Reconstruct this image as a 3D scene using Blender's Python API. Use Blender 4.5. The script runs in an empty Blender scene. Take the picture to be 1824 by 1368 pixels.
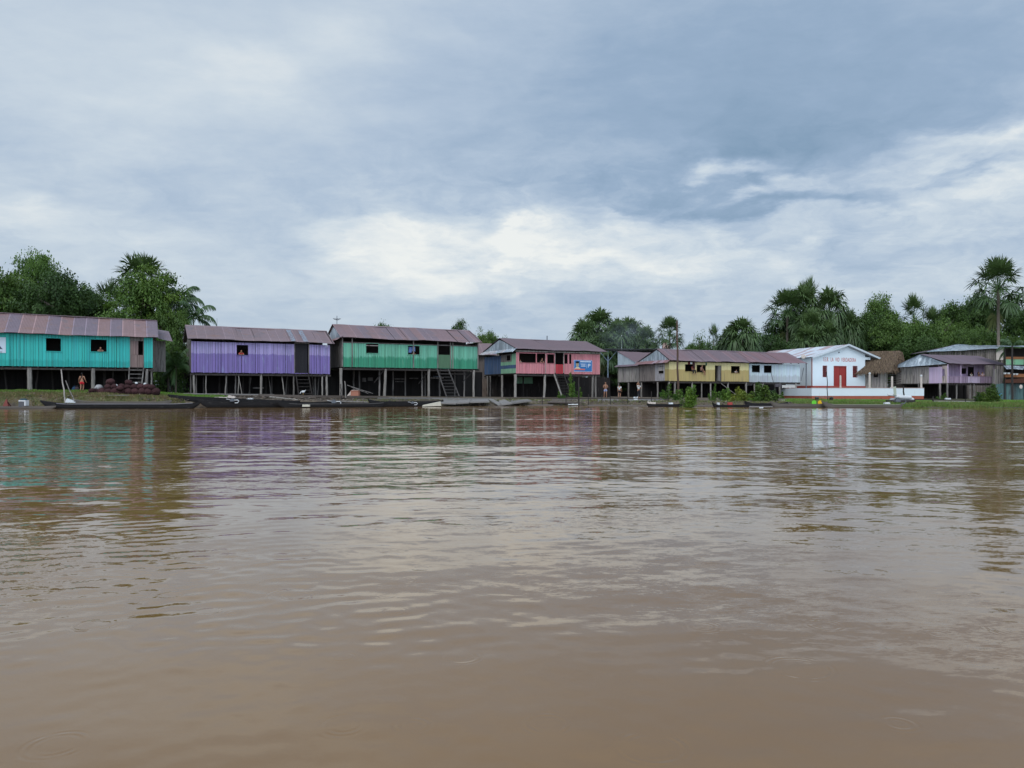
import bpy, bmesh, math, random
import numpy as np
from mathutils import Vector, Matrix
R = math.radians
SC = bpy.context.scene
COL = SC.collection
# ------------------------------------------------------------ camera, sky, sun, exposure
F = 1367.0; HZ = 701.0; CZ = 1.15            # focal length (photo pixels), horizon row, eye height over the water
cam_d = bpy.data.cameras.new("camera"); cam = bpy.data.objects.new("camera", cam_d); COL.objects.link(cam)
cam.location = (0, 0, CZ); cam.rotation_euler = (R(90), 0, 0)
cam_d.sensor_width = 36; cam_d.lens = 36 * F / 1824; cam_d.shift_y = (HZ - 684) / 1824
cam_d.clip_start = 0.1; cam_d.clip_end = 6000
SC.camera = cam
SC.view_settings.view_transform = 'Standard'; SC.view_settings.look = 'None'
SC.view_settings.gamma = 1; SC.view_settings.exposure = 0.0
SUN_EL, SUN_AZ = R(48), R(198)               # sun set behind the boat, on the side of the brightened sky
sd = bpy.data.lights.new("sun", 'SUN'); sd.energy = 1.0; sd.angle = R(25); sd.color = (1.0, .97, .92)
so = bpy.data.objects.new("sun", sd); COL.objects.link(so)
dv = Vector((math.sin(SUN_AZ) * math.cos(SUN_EL), math.cos(SUN_AZ) * math.cos(SUN_EL), math.sin(SUN_EL)))
so.rotation_euler = (-dv).to_track_quat('-Z', 'Y').to_euler(); so.location = (0, -30, 60)

class NT:
    """small node-tree writer: every call returns an output socket"""
    def __init__(s, tree): s.t = tree; s.n = tree.nodes; s.l = tree.links
    def put(s, sock, v):
        if hasattr(v, 'is_linked'): s.l.new(v, sock)
        elif v is not None: sock.default_value = v
    def m(s, op, a, b=None, c=None, clamp=False):
        n = s.n.new('ShaderNodeMath'); n.operation = op; n.use_clamp = clamp
        for i, v in enumerate((a, b, c)): s.put(n.inputs[i], v)
        return n.outputs[0]
    def v(s, op, a, b=None, sc=None):
        n = s.n.new('ShaderNodeVectorMath'); n.operation = op
        s.put(n.inputs[0], a); s.put(n.inputs[1], b)
        if sc is not None: s.put(n.inputs['Scale'], sc)
        return n.outputs['Value'] if op in ('LENGTH', 'DOT_PRODUCT', 'DISTANCE') else n.outputs[0]
    def xyz(s, a): n = s.n.new('ShaderNodeSeparateXYZ'); s.put(n.inputs[0], a); return n.outputs
    def comb(s, x, y, z):
        n = s.n.new('ShaderNodeCombineXYZ')
        for i, v in enumerate((x, y, z)): s.put(n.inputs[i], v)
        return n.outputs[0]
    def noise(s, vec, scale=1.0, detail=3.0, rough=.5, dist=0.0, col=False):
        n = s.n.new('ShaderNodeTexNoise'); s.put(n.inputs['Vector'], vec)
        n.inputs['Scale'].default_value = scale; n.inputs['Detail'].default_value = detail
        n.inputs['Roughness'].default_value = rough; n.inputs['Distortion'].default_value = dist
        return n.outputs[1] if col else n.outputs[0]
    def ramp(s, fac, stops, ease=False):
        n = s.n.new('ShaderNodeValToRGB'); e = n.color_ramp.elements
        if ease: n.color_ramp.interpolation = 'EASE'
        while len(e) < len(stops): e.new(.5)
        for el, (p, c) in zip(e, stops):
            el.position = p; el.color = (*c, 1) if len(c) == 3 else c
        s.put(n.inputs[0], fac); return n.outputs[0]
    def mapr(s, v, a, b, c=0.0, d=1.0):
        n = s.n.new('ShaderNodeMapRange'); n.interpolation_type = 'SMOOTHSTEP'
        s.put(n.inputs[0], v)
        for i, q in enumerate((a, b, c, d)): s.put(n.inputs[i + 1], q)
        return n.outputs[0]
    def mix(s, f, a, b, mode='MIX'):
        n = s.n.new('ShaderNodeMix'); n.data_type = 'RGBA'; n.blend_type = mode
        s.put(n.inputs[0], f)
        for i, q in ((6, a), (7, b)):
            if isinstance(q, tuple) and len(q) == 3: q = (*q, 1)
            s.put(n.inputs[i], q)
        return n.outputs[2]
    def geo(s): return s.n.new('ShaderNodeNewGeometry').outputs
    def tc(s): return s.n.new('ShaderNodeTexCoord').outputs

def build_world():
    w = bpy.data.worlds.new("World"); SC.world = w; w.use_nodes = True
    t = w.node_tree; t.nodes.clear(); N = NT(t)
    d = N.v('NORMALIZE', N.tc()['Generated'])
    x, y, z = N.xyz(d)
    zc = N.m('MAXIMUM', z, 0.0)
    inv = N.m('DIVIDE', 1.0, N.m('ADD', zc, .14))
    pl = N.comb(N.m('MULTIPLY', x, inv), N.m('MULTIPLY', y, inv), 0.0)
    az0 = N.m('ARCTAN2', x, y); el0 = N.m('ARCSINE', zc)
    warp = N.v('SUBTRACT', N.noise(pl, .9, 5, .55, col=True), (.5, .5, .5))
    wx, wy, _ = N.xyz(warp)
    warp2 = N.v('SUBTRACT', N.noise(pl, 3.2, 5, .6, col=True), (.5, .5, .5))
    wx2, wy2, _ = N.xyz(warp2)
    az = N.m('ADD', az0, N.m('ADD', N.m('MULTIPLY', wx, .26), N.m('MULTIPLY', wx2, .14)))
    el = N.m('ADD', el0, N.m('ADD', N.m('MULTIPLY', wy, .13), N.m('MULTIPLY', wy2, .075)))
    lum = None
    def blob(px, py, sx, sy, amp):
        nonlocal lum
        a0 = math.atan((px - 912) / F); e0 = math.atan((HZ - py) / F * math.cos(a0))
        q = N.m('ADD', N.m('POWER', N.m('ABSOLUTE', N.m('DIVIDE', N.m('SUBTRACT', az, a0), sx / F)), 2.0),
                N.m('POWER', N.m('ABSOLUTE', N.m('DIVIDE', N.m('SUBTRACT', el, e0), sy / F)), 2.0))
        g = N.m('MULTIPLY', N.m('EXPONENT', N.m('MULTIPLY', q, -1.0)), amp)
        lum = g if lum is None else N.m('ADD', lum, g)
    for b in BLOBS: blob(*b)
    fine = N.m('ADD', N.m('MULTIPLY', N.m('SUBTRACT', N.noise(pl, 1.3, 10, .56, .35), .5), .42), N.m('MULTIPLY', N.m('SUBTRACT', N.noise(N.v('MULTIPLY', pl, (.8, 1.5, 1)), 4.2, 9, .62, .2), .5), .22))
    streak = N.m('MULTIPLY', N.m('SUBTRACT', N.noise(N.comb(N.m('MULTIPLY', az0, 5.0), N.m('MULTIPLY', el0, 22.0), 3.0), 1.0, 7, .6, .6), .5), .13)
    lump = N.m('MULTIPLY', N.m('SUBTRACT', N.noise(N.comb(N.m('ADD', N.m('MULTIPLY', az0, 13.0), N.m('MULTIPLY', wx2, 1.2)), N.m('ADD', N.m('MULTIPLY', el0, 27.0), N.m('MULTIPLY', wy2, 1.2)), 7.0), 1.0, 8, .62, .4), .5),
               N.m('MULTIPLY', N.mapr(el0, .035, .12), N.m('MULTIPLY', N.mapr(el0, .36, .22, .22, .95), N.mapr(az0, -.35, .05, .45, 1.0))))
    fine = N.m('ADD', fine, lump)
    low = N.m('MULTIPLY', N.mapr(el0, 0.02, .3, .7, 1.0), 1.0)
    lum = N.m('ADD', N.m('ADD', lum, .535), N.m('MULTIPLY', N.m('ADD', fine, streak), low))
    # extra sky brightness added behind the boat to light the house fronts
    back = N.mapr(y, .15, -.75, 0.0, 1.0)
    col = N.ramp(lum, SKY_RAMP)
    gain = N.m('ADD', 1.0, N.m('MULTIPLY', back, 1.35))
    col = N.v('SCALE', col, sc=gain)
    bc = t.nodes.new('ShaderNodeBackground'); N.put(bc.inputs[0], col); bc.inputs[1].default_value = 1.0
    sky = t.nodes.new('ShaderNodeTexSky'); sky.sky_type = 'NISHITA'; sky.sun_disc = False
    sky.sun_elevation = SUN_EL; sky.sun_rotation = SUN_AZ; sky.air_density = 1.4; sky.dust_density = 2.5
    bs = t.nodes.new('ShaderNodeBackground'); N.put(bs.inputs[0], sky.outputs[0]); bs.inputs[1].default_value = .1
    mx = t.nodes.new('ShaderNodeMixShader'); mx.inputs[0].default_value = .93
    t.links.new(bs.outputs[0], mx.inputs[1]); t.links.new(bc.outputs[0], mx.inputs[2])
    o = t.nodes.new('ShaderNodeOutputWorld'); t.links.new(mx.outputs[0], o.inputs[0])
SKY_RAMP = [(0.0, (.215, .33, .47)), (.28, (.32, .435, .59)), (.5, (.455, .56, .695)), (.72, (.62, .705, .785)), (1.0, (.88, .905, .89))]
BLOBS = [(300, 150, 420, 190, .12), (430, 120, 110, 40, .22), (600, 60, 90, 50, .12), (60, 380, 190, 40, .20), (0, 120, 200, 180, .06),
         (200, 300, 260, 50, -.07), (620, 300, 300, 120, -.06), (1380, 190, 480, 210, -.32), (1350, 260, 260, 60, -.12), (1700, 60, 300, 130, -.03),
         (1215, 302, 45, 20, .55), (1310, 300, 60, 12, .42), (1330, 335, 30, 12, .35), (1430, 318, 70, 12, .40), (1110, 300, 80, 26, .14), (1650, 272, 90, 18, .36), (1760, 300, 100, 22, .34), (1740, 248, 60, 12, .3),
         (1370, 356, 200, 13, -.30), (1335, 318, 30, 9, -.3), (1720, 305, 60, 9, -.3), (980, 430, 240, 40, .22), (905, 426, 40, 16, .36), (660, 440, 90, 22, .16), (1060, 455, 120, 14, .2), (1150, 400, 260, 34, .18), (1250, 450, 280, 40, .20),
         (750, 450, 170, 34, .20), (850, 490, 420, 40, .20), (1100, 330, 200, 40, -.08), (1080, 372, 60, 8, .2), (1620, 352, 120, 14, .16), (1750, 380, 200, 60, .22), (1580, 440, 200, 26, -.10),
         (300, 500, 300, 60, .06), (1550, 500, 300, 40, .12), (800, 600, 900, 50, .05)]
build_world()

# ------------------------------------------------------------ helpers
rng = random.Random(7)
def P(px, py, d): return Vector(((px - 912) / F * d, d, CZ + (HZ - py) / F * d))
def PX(px, d): return (px - 912) / F * d
def ZY(py, d): return CZ + (HZ - py) / F * d

class MB:
    def __init__(s): s.v = []; s.f = []; s.c = []
    def add(s, vs, fs, c=(1, 1, 1)):
        b = len(s.v); s.v.extend([tuple(q) for q in vs])
        for f in fs: s.f.append([b + i for i in f]); s.c.append(c)
    def box(s, x0, x1, y0, y1, z0, z1, c=(1, 1, 1)):
        s.add([(x0, y0, z0), (x1, y0, z0), (x1, y1, z0), (x0, y1, z0), (x0, y0, z1), (x1, y0, z1), (x1, y1, z1), (x0, y1, z1)],
              [(0, 3, 2, 1), (4, 5, 6, 7), (0, 1, 5, 4), (1, 2, 6, 5), (2, 3, 7, 6), (3, 0, 4, 7)], c)
    def hexa(s, p, c=(1, 1, 1)):
        s.add(p, [(0, 3, 2, 1), (4, 5, 6, 7), (0, 1, 5, 4), (1, 2, 6, 5), (2, 3, 7, 6), (3, 0, 4, 7)], c)
    def beam(s, p, q, w, h, c=(1, 1, 1)):
        p, q = Vector(p), Vector(q); d = (q - p).normalized()
        up = Vector((0, 0, 1)) if abs(d.z) < .95 else Vector((0, 1, 0))
        a = d.cross(up).normalized() * (w / 2); b = a.cross(d).normalized() * (h / 2)
        s.hexa([p - a - b, p + a - b, q + a - b, q - a - b, p - a + b, p + a + b, q + a + b, q - a + b], c)
    def tube(s, pts, rad, n=8, c=(1, 1, 1), cap=True, jit=0):
        pts = [Vector(p) for p in pts]; b = len(s.v); m = len(pts)
        if not hasattr(rad, '__len__'): rad = [rad] * m
        for i, p in enumerate(pts):
            d = (pts[min(i + 1, m - 1)] - pts[max(i - 1, 0)]).normalized()
            up = Vector((0, 0, 1)) if abs(d.z) < .9 else Vector((0, 1, 0))
            u = d.cross(up).normalized(); w = d.cross(u)
            for k in range(n):
                a = 2 * math.pi * k / n; r = rad[i] * (1 + (rng.uniform(-jit, jit) if jit else 0))
                s.v.append(tuple(p + u * math.cos(a) * r + w * math.sin(a) * r))
        for i in range(m - 1):
            for k in range(n):
                s.f.append([b + i * n + k, b + i * n + (k + 1) % n, b + (i + 1) * n + (k + 1) % n, b + (i + 1) * n + k]); s.c.append(c)
        if cap:
            s.f.append([b + k for k in range(n)]); s.c.append(c)
            s.f.append([b + (m - 1) * n + k for k in reversed(range(n))]); s.c.append(c)
    def ball(s, o, r, c=(1, 1, 1), n=12, m=7, jit=0):
        b = len(s.v); o = Vector(o)
        if not hasattr(r, '__len__'): r = (r, r, r)
        for i in range(m + 1):
            th = math.pi * i / m
            for k in range(n):
                a = 2 * math.pi * k / n; q = 1 + (rng.uniform(-jit, jit) if jit else 0)
                s.v.append((o.x + r[0] * math.sin(th) * math.cos(a) * q, o.y + r[1] * math.sin(th) * math.sin(a) * q, o.z + r[2] * math.cos(th) * q))
        for i in range(m):
            for k in range(n):
                s.f.append([b + i * n + k, b + (i + 1) * n + k, b + (i + 1) * n + (k + 1) % n, b + i * n + (k + 1) % n]); s.c.append(c)
    def build(s, name, mat, parent=None, smooth=False, loc=None):
        me = bpy.data.meshes.new(name); me.from_pydata(s.v, [], s.f)
        at = me.attributes.new('tint', 'FLOAT_COLOR', 'FACE')
        at.data.foreach_set('color', np.array([(*c, 1) for c in s.c], dtype=np.float32).ravel())
        if smooth: me.polygons.foreach_set('use_smooth', [True] * len(me.polygons))
        if mat: me.materials.append(mat)
        me.update()
        return link(name, me, parent, loc)
def link(name, me, parent=None, loc=None):
    o = bpy.data.objects.new(name, me); COL.objects.link(o)
    if parent: o.parent = parent
    if loc is not None: o.location = loc
    return o
def np_mesh(name, V, Fq, C, mat, parent=None, loc=None):
    """fast mesh of quads (Fq: n x 4) with a colour per face"""
    me = bpy.data.meshes.new(name)
    nf = len(Fq); k = Fq.shape[1]
    me.vertices.add(len(V)); me.vertices.foreach_set('co', V.astype(np.float32).ravel())
    me.loops.add(nf * k); me.loops.foreach_set('vertex_index', Fq.astype(np.int32).ravel())
    me.polygons.add(nf); me.polygons.foreach_set('loop_start', np.arange(0, nf * k, k, dtype=np.int32))
    me.update(calc_edges=True)
    at = me.attributes.new('tint', 'FLOAT_COLOR', 'FACE')
    C4 = np.ones((nf, 4), np.float32); C4[:, :3] = C; at.data.foreach_set('color', C4.ravel())
    me.materials.append(mat)
    return link(name, me, parent, loc)
def thing(name, label, cat, loc=(0, 0, 0), rz=0, group=None):
    o = bpy.data.objects.new(name, None); COL.objects.link(o); o.location = loc; o.rotation_euler = (0, 0, rz)
    o.empty_display_size = .3
    return tag(o, label, cat, group)
def tag(o, label=None, cat=None, group=None, kind=None):
    if label: o['label'] = label
    if cat: o['category'] = cat
    if group: o['group'] = group
    if kind: o['kind'] = kind
    return o
def dup(root, loc, rz, s, label, group=None, name=None):
    r = root.copy(); COL.objects.link(r); r.location = loc; r.rotation_euler = (0, 0, rz); r.scale = s if hasattr(s, '__len__') else (s, s, s)
    r['label'] = label
    if group: r['group'] = group
    elif 'group' in r: del r['group']
    for ch in list(root.children):
        c = ch.copy(); COL.objects.link(c); c.parent = r
        for g in ch.children:
            q = g.copy(); COL.objects.link(q); q.parent = c
    return r

# ------------------------------------------------------------ materials
MATS = {}
def mat(name, col, rough=.75, streak=.25, sc=(9, 9, .9), spots=None, spec=.25, metal=0, zcol=None, stain=None, fine=0.0, trans=0, coat=0):
    """col * tint * grain; spots=(colour, scale, threshold): patches; zcol=(colour, z, blur): a lower band; stain: dark runs"""
    if name in MATS: return MATS[name]
    m = bpy.data.materials.new(name); m.use_nodes = True; t = m.node_tree; N = NT(t)
    b = t.nodes['Principled BSDF']; o = N.tc()['Object']
    c = (*col, 1)
    if zcol:
        zc, z0, bl = zcol
        x, y, z = N.xyz(o)
        e = N.noise(N.v('MULTIPLY', o, (1.6, 1.6, .5)), 1.0, 4, .6); e2 = N.noise(N.v('MULTIPLY', o, (9, 9, .8)), 1.0, 2, .5)
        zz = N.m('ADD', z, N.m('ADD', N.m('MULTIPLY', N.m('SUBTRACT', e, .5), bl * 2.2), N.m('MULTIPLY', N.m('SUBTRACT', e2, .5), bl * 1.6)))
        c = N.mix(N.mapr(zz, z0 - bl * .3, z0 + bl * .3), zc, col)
    g = N.noise(N.v('MULTIPLY', o, sc), 1.0, 5, .6)
    k = N.m('ADD', 1.0 - streak, N.m('MULTIPLY', g, 2 * streak))
    if fine:
        g2 = N.noise(o, 14.0, 3, .6); k = N.m('MULTIPLY', k, N.m('ADD', 1 - fine, N.m('MULTIPLY', g2, 2 * fine)))
    at = t.nodes.new('ShaderNodeAttribute'); at.attribute_name = 'tint'
    c = N.mix(1.0, c, at.outputs['Color'], 'MULTIPLY')
    if spots:
        for sp in (spots if isinstance(spots, list) else [spots]):
            s_ = N.noise(N.v('MULTIPLY', o, sp[1]) if hasattr(sp[1], '__len__') else o, 1.0 if hasattr(sp[1], '__len__') else sp[1], 6, .65)
            c = N.mix(N.mapr(s_, sp[2] - .05, sp[2] + .07, 0, sp[3] if len(sp) > 3 else .8), c, sp[0])
    if stain:
        s_ = N.noise(N.v('MULTIPLY', o, (5, 5, .25)), 1.0, 4, .6)
        x, y, z = N.xyz(o)
        c = N.mix(N.m('MULTIPLY', N.mapr(s_, .5, .72), stain[1]), c, stain[0])
    c = N.v('SCALE', c, sc=k)
    N.put(b.inputs['Base Color'], c); b.inputs['Roughness'].default_value = rough
    b.inputs['Specular IOR Level'].default_value = spec; b.inputs['Metallic'].default_value = metal
    if trans:
        tr = t.nodes.new('ShaderNodeBsdfTranslucent'); N.put(tr.inputs[0], N.mix(1.0, c, (1.1, 1.25, .5), 'MULTIPLY'))
        ms = t.nodes.new('ShaderNodeMixShader'); ms.inputs[0].default_value = trans
        t.links.new(b.outputs[0], ms.inputs[1]); t.links.new(tr.outputs[0], ms.inputs[2]); t.links.new(ms.outputs[0], t.nodes['Material Output'].inputs[0])
    MATS[name] = m; return m
GREYW = (.27, .245, .23)
M_wood = mat('weathered_wood', (.21, .19, .175), .85, .55, spots=((.06, .052, .05), (4, 4, .5), .55, .7))
M_wood_l = mat('pale_weathered_wood', (.36, .32, .29), .85, .5, spots=((.10, .085, .08), (5, 5, .4), .54, .7))
M_wood_d = mat('dark_damp_wood', (.040, .034, .031), .8, .4, spots=((.10, .09, .08), (5, 5, .5), .62, .6))
M_wood_p = mat('stilt_wood', (.26, .235, .21), .85, .45, spots=((.10, .085, .075), (6, 6, .6), .58, .7))
M_under = mat('painted_shade_boards', (.022, .019, .018), .9, .4)  # near-black colour stands in for the shade under the houses
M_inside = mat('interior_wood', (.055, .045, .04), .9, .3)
M_roof = mat('rusted_zinc', (.205, .145, .155), .5, .16, (3, 3, 3), spots=[((.25, .14, .10), 1.3, .6, .45), ((.15, .14, .16), (.7, .7, .7), .58, .5)], spec=.4, fine=.12)
M_roof_d = mat('dark_rusted_zinc', (.155, .112, .125), .5, .16, (3, 3, 3), spots=[((.20, .11, .09), 1.1, .62, .4)], spec=.4, fine=.12)
M_tin = mat('grey_zinc', (.27, .31, .345), .42, .16, (5, 5, .7), spots=[((.56, .62, .66), (2.2, 2.2, .5), .52, .75), ((.22, .17, .15), (1.2, 1.2, 1.2), .66, .6)], spec=.5, metal=.15)
M_ctin = mat('light_zinc_red_seams', (.56, .60, .64), .45, .12, (3, 3, 3), spots=((.36, .24, .22), (1.1, 1.1, 1.1), .63, .5), spec=.5)
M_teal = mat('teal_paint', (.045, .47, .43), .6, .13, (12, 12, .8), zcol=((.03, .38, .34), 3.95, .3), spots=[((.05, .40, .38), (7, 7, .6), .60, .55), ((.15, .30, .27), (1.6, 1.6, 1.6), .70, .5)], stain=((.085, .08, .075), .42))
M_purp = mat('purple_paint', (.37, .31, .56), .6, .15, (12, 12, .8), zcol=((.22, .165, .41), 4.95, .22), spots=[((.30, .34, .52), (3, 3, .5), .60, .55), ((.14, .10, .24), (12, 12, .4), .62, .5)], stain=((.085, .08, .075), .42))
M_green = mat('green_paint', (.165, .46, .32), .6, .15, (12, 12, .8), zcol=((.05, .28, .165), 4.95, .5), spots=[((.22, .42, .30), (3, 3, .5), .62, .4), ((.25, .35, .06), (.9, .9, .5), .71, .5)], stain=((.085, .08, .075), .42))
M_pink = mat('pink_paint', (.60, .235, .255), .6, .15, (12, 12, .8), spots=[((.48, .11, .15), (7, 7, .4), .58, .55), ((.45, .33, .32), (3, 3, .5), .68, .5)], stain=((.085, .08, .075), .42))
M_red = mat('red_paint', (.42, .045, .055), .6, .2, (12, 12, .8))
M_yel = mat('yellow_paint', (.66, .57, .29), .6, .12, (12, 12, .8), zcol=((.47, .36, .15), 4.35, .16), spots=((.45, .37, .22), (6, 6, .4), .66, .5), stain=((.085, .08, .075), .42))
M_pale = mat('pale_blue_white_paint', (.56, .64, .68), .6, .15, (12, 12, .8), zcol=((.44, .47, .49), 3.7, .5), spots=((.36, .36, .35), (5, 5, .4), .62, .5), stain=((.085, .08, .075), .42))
M_mauve = mat('mauve_paint', (.48, .35, .49), .6, .15, (12, 12, .8), spots=[((.32, .15, .34), (2, 2, .7), .56, .6), ((.36, .33, .34), (4, 4, .5), .66, .5)], stain=((.085, .08, .075), .42))
M_mauve_l = mat('pale_mauve_paint', (.60, .45, .60), .6, .12, (12, 12, .8), spots=((.42, .38, .40), (4, 4, .5), .64, .5))
M_blue = mat('faded_blue_paint', (.065, .115, .22), .65, .35, (10, 10, .6), spots=((.16, .17, .19), (6, 6, .4), .56, .6))
M_mint = mat('mint_paint', (.25, .47, .30), .65, .2, (10, 10, .6), spots=((.30, .28, .22), (3, 3, .5), .62, .5))
M_white = mat('white_limewash', (.70, .76, .79), .8, .06, (.6, .6, .6), spots=((.60, .62, .62), (1.5, 1.5, .3), .66, .4))
M_redp = mat('red_plinth', (.36, .075, .055), .8, .3, (8, 8, 8))
M_brick = mat('red_brick', (.36, .10, .06), .85, .35, (6, 6, 12), spots=((.12, .05, .04), 1.3, .62, .6))
M_door = mat('red_door_paint', (.30, .035, .03), .5, .08, (8, 8, .6))
M_cream = mat('cream_concrete', (.58, .50, .44), .8, .12, (2, 2, 2))
M_wplain = mat('white_plastic', (.64, .65, .66), .5, .05, (2, 2, 2))
M_black = mat('black_tar_paint', (.014, .013, .014), .8, .3, (2, 2, 2), spots=((.06, .055, .05), (1.5, 6, 6), .62, .6))
M_hull = mat('grey_dugout_wood', (.13, .115, .10), .7, .35, (.9, 8, 8))
M_thatch = mat('palm_thatch', (.135, .10, .073), .95, .4, (4, 4, 4), fine=.25)
M_metal = mat('dull_metal', (.14, .15, .17), .5, .1, (4, 4, 4), metal=.4)
M_maroon = mat('maroon_net_sacking', (.050, .021, .022), .95, .35, (5, 5, 5), fine=.3)
M_bark = mat('bark', (.17, .145, .12), .9, .35, (5, 5, 1.2))
M_leaf = mat('broad_leaves', (.056, .100, .027), .55, .2, (.5, .5, .5), trans=.14, spec=.3)
M_palm = mat('palm_leaves', (.052, .090, .037), .5, .2, (.6, .6, .6), trans=.08, spec=.4)
M_skin = mat('skin', (.36, .185, .115), .55, .05, (6, 6, 6))
M_hair = mat('dark_hair', (.012, .009, .008), .5, .1, (6, 6, 6))
def cloth(name, c): return mat(name, c, .85, .12, (8, 8, 8))
# ------------------------------------------------------------ ground and river
def lerp(px, xs, ys): return float(np.interp(px, xs, ys))
E_X = [-3000, -400, 0, 300, 600, 800, 1000, 1200, 1450, 1650, 1824, 5000]
E_Y = [50, 57, 58.5, 62, 66, 70.5, 72, 69, 65, 63, 61.5, 60]
D_X = [-3000, 0, 250, 340, 600, 900, 1100, 1200, 1450, 1650, 1824, 5000]
D_Y = [55, 62.3, 65.8, 70.3, 77, 86, 95, 99, 101, 104, 105, 105]
Z_Y = [1.3, 1.33, 1.30, 1.16, .95, .74, .68, .63, .48, .36, .30, .30]
def vnoise(x, y, s):
    return (math.sin(x * 1.7 * s + 1.3 * math.sin(y * 1.1 * s)) + math.sin(y * 2.3 * s + 1.7 * math.sin(x * .9 * s)) + .6 * math.sin((x + y) * 4.1 * s)) / 2.6
def gz(x, y):
    """height of the ground at a point"""
    px = 912 + F * x / max(y, 20); px = max(-3000, min(5000, px))
    e, dt, zt = lerp(px, E_X, E_Y), lerp(px, D_X, D_Y), lerp(px, D_X, Z_Y)
    e += .5 * vnoise(x, 3, .8) + .2 * vnoise(x, 9, 2.9)
    if y <= e: return -.9 * min(1, (e - y) / 3)
    if y >= dt: return zt + .02 * vnoise(x, y, .6)
    t = (y - e) / (dt - e); s = min(1, (y - e) / 1.6); s = s * s * (3 - 2 * s)
    w = .55 if dt - e < 6 else (.42 if px < 900 else .58)
    return zt * (w * s + (1 - w) * t) + .035 * vnoise(x, y, 1.6) * s * (1 - t)
def make_ground():
    pxs = list(np.arange(-3000, -200, 120)) + list(np.arange(-200, 2100, 7)) + list(np.arange(2100, 5001, 120))
    V = []; rows = []
    for px in pxs:
        e, dt = lerp(px, E_X, E_Y), lerp(px, D_X, D_Y)
        ds = [e - 6, e - 3, e - 1.2] + [e - .6 + i * .25 for i in range(14)] + [e + 3 + (dt - e - 3) * i / 14 for i in range(1, 15)] + [dt + 3, dt + 8, dt + 16, dt + 30, 200, 400, 900, 2500]
        ds = sorted(ds); rows.append(len(ds))
        for d in ds: x = PX(px, d); V.append((x, d, gz(x, d)))
    n = rows[0]; Fq = []
    for i in range(len(pxs) - 1):
        for j in range(n - 1): Fq.append((i * n + j, (i + 1) * n + j, (i + 1) * n + j + 1, i * n + j + 1))
    m = bpy.data.materials.new('riverbank_earth'); m.use_nodes = True; N = NT(m.node_tree); b = m.node_tree.nodes['Principled BSDF']
    o = N.tc()['Object']; x, y, z = N.xyz(o)
    c = N.ramp(N.noise(o, .9, 6, .65), [(.3, (.045, .032, .022)), (.5, (.105, .075, .048)), (.7, (.17, .135, .09))])
    px_ = N.m('DIVIDE', x, y)                                   # how far along the bank
    grassy = N.m('MAXIMUM', N.mapr(px_, -.42, -.46), N.mapr(px_, .36, .42))
    gcol = N.ramp(N.noise(o, 1.7, 5, .65), [(.35, (.08, .085, .03)), (.55, (.13, .14, .05)), (.72, (.22, .18, .10))])
    c = N.mix(N.m('MULTIPLY', grassy, N.mapr(N.noise(o, .5, 5, .7), .38, .55)), c, gcol)
    wet = N.mapr(z, .12, .0); c = N.mix(N.m('MULTIPLY', wet, .6), c, (.035, .026, .018))
    N.put(b.inputs['Base Color'], c); b.inputs['Roughness'].default_value = .85
    bp = m.node_tree.nodes.new('ShaderNodeBump'); bp.inputs['Distance'].default_value = .08; bp.inputs['Strength'].default_value = .8
    N.put(bp.inputs['Height'], N.noise(o, 5, 6, .65)); N.put(b.inputs['Normal'], bp.outputs[0])
    g = np_mesh('ground', np.array(V), np.array(Fq), np.ones(3), m); tag(g, kind='structure')
    g.data.polygons.foreach_set('use_smooth', [True] * len(g.data.polygons))
    for mb, nm in ((0, ''),): pass
make_ground()

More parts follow.
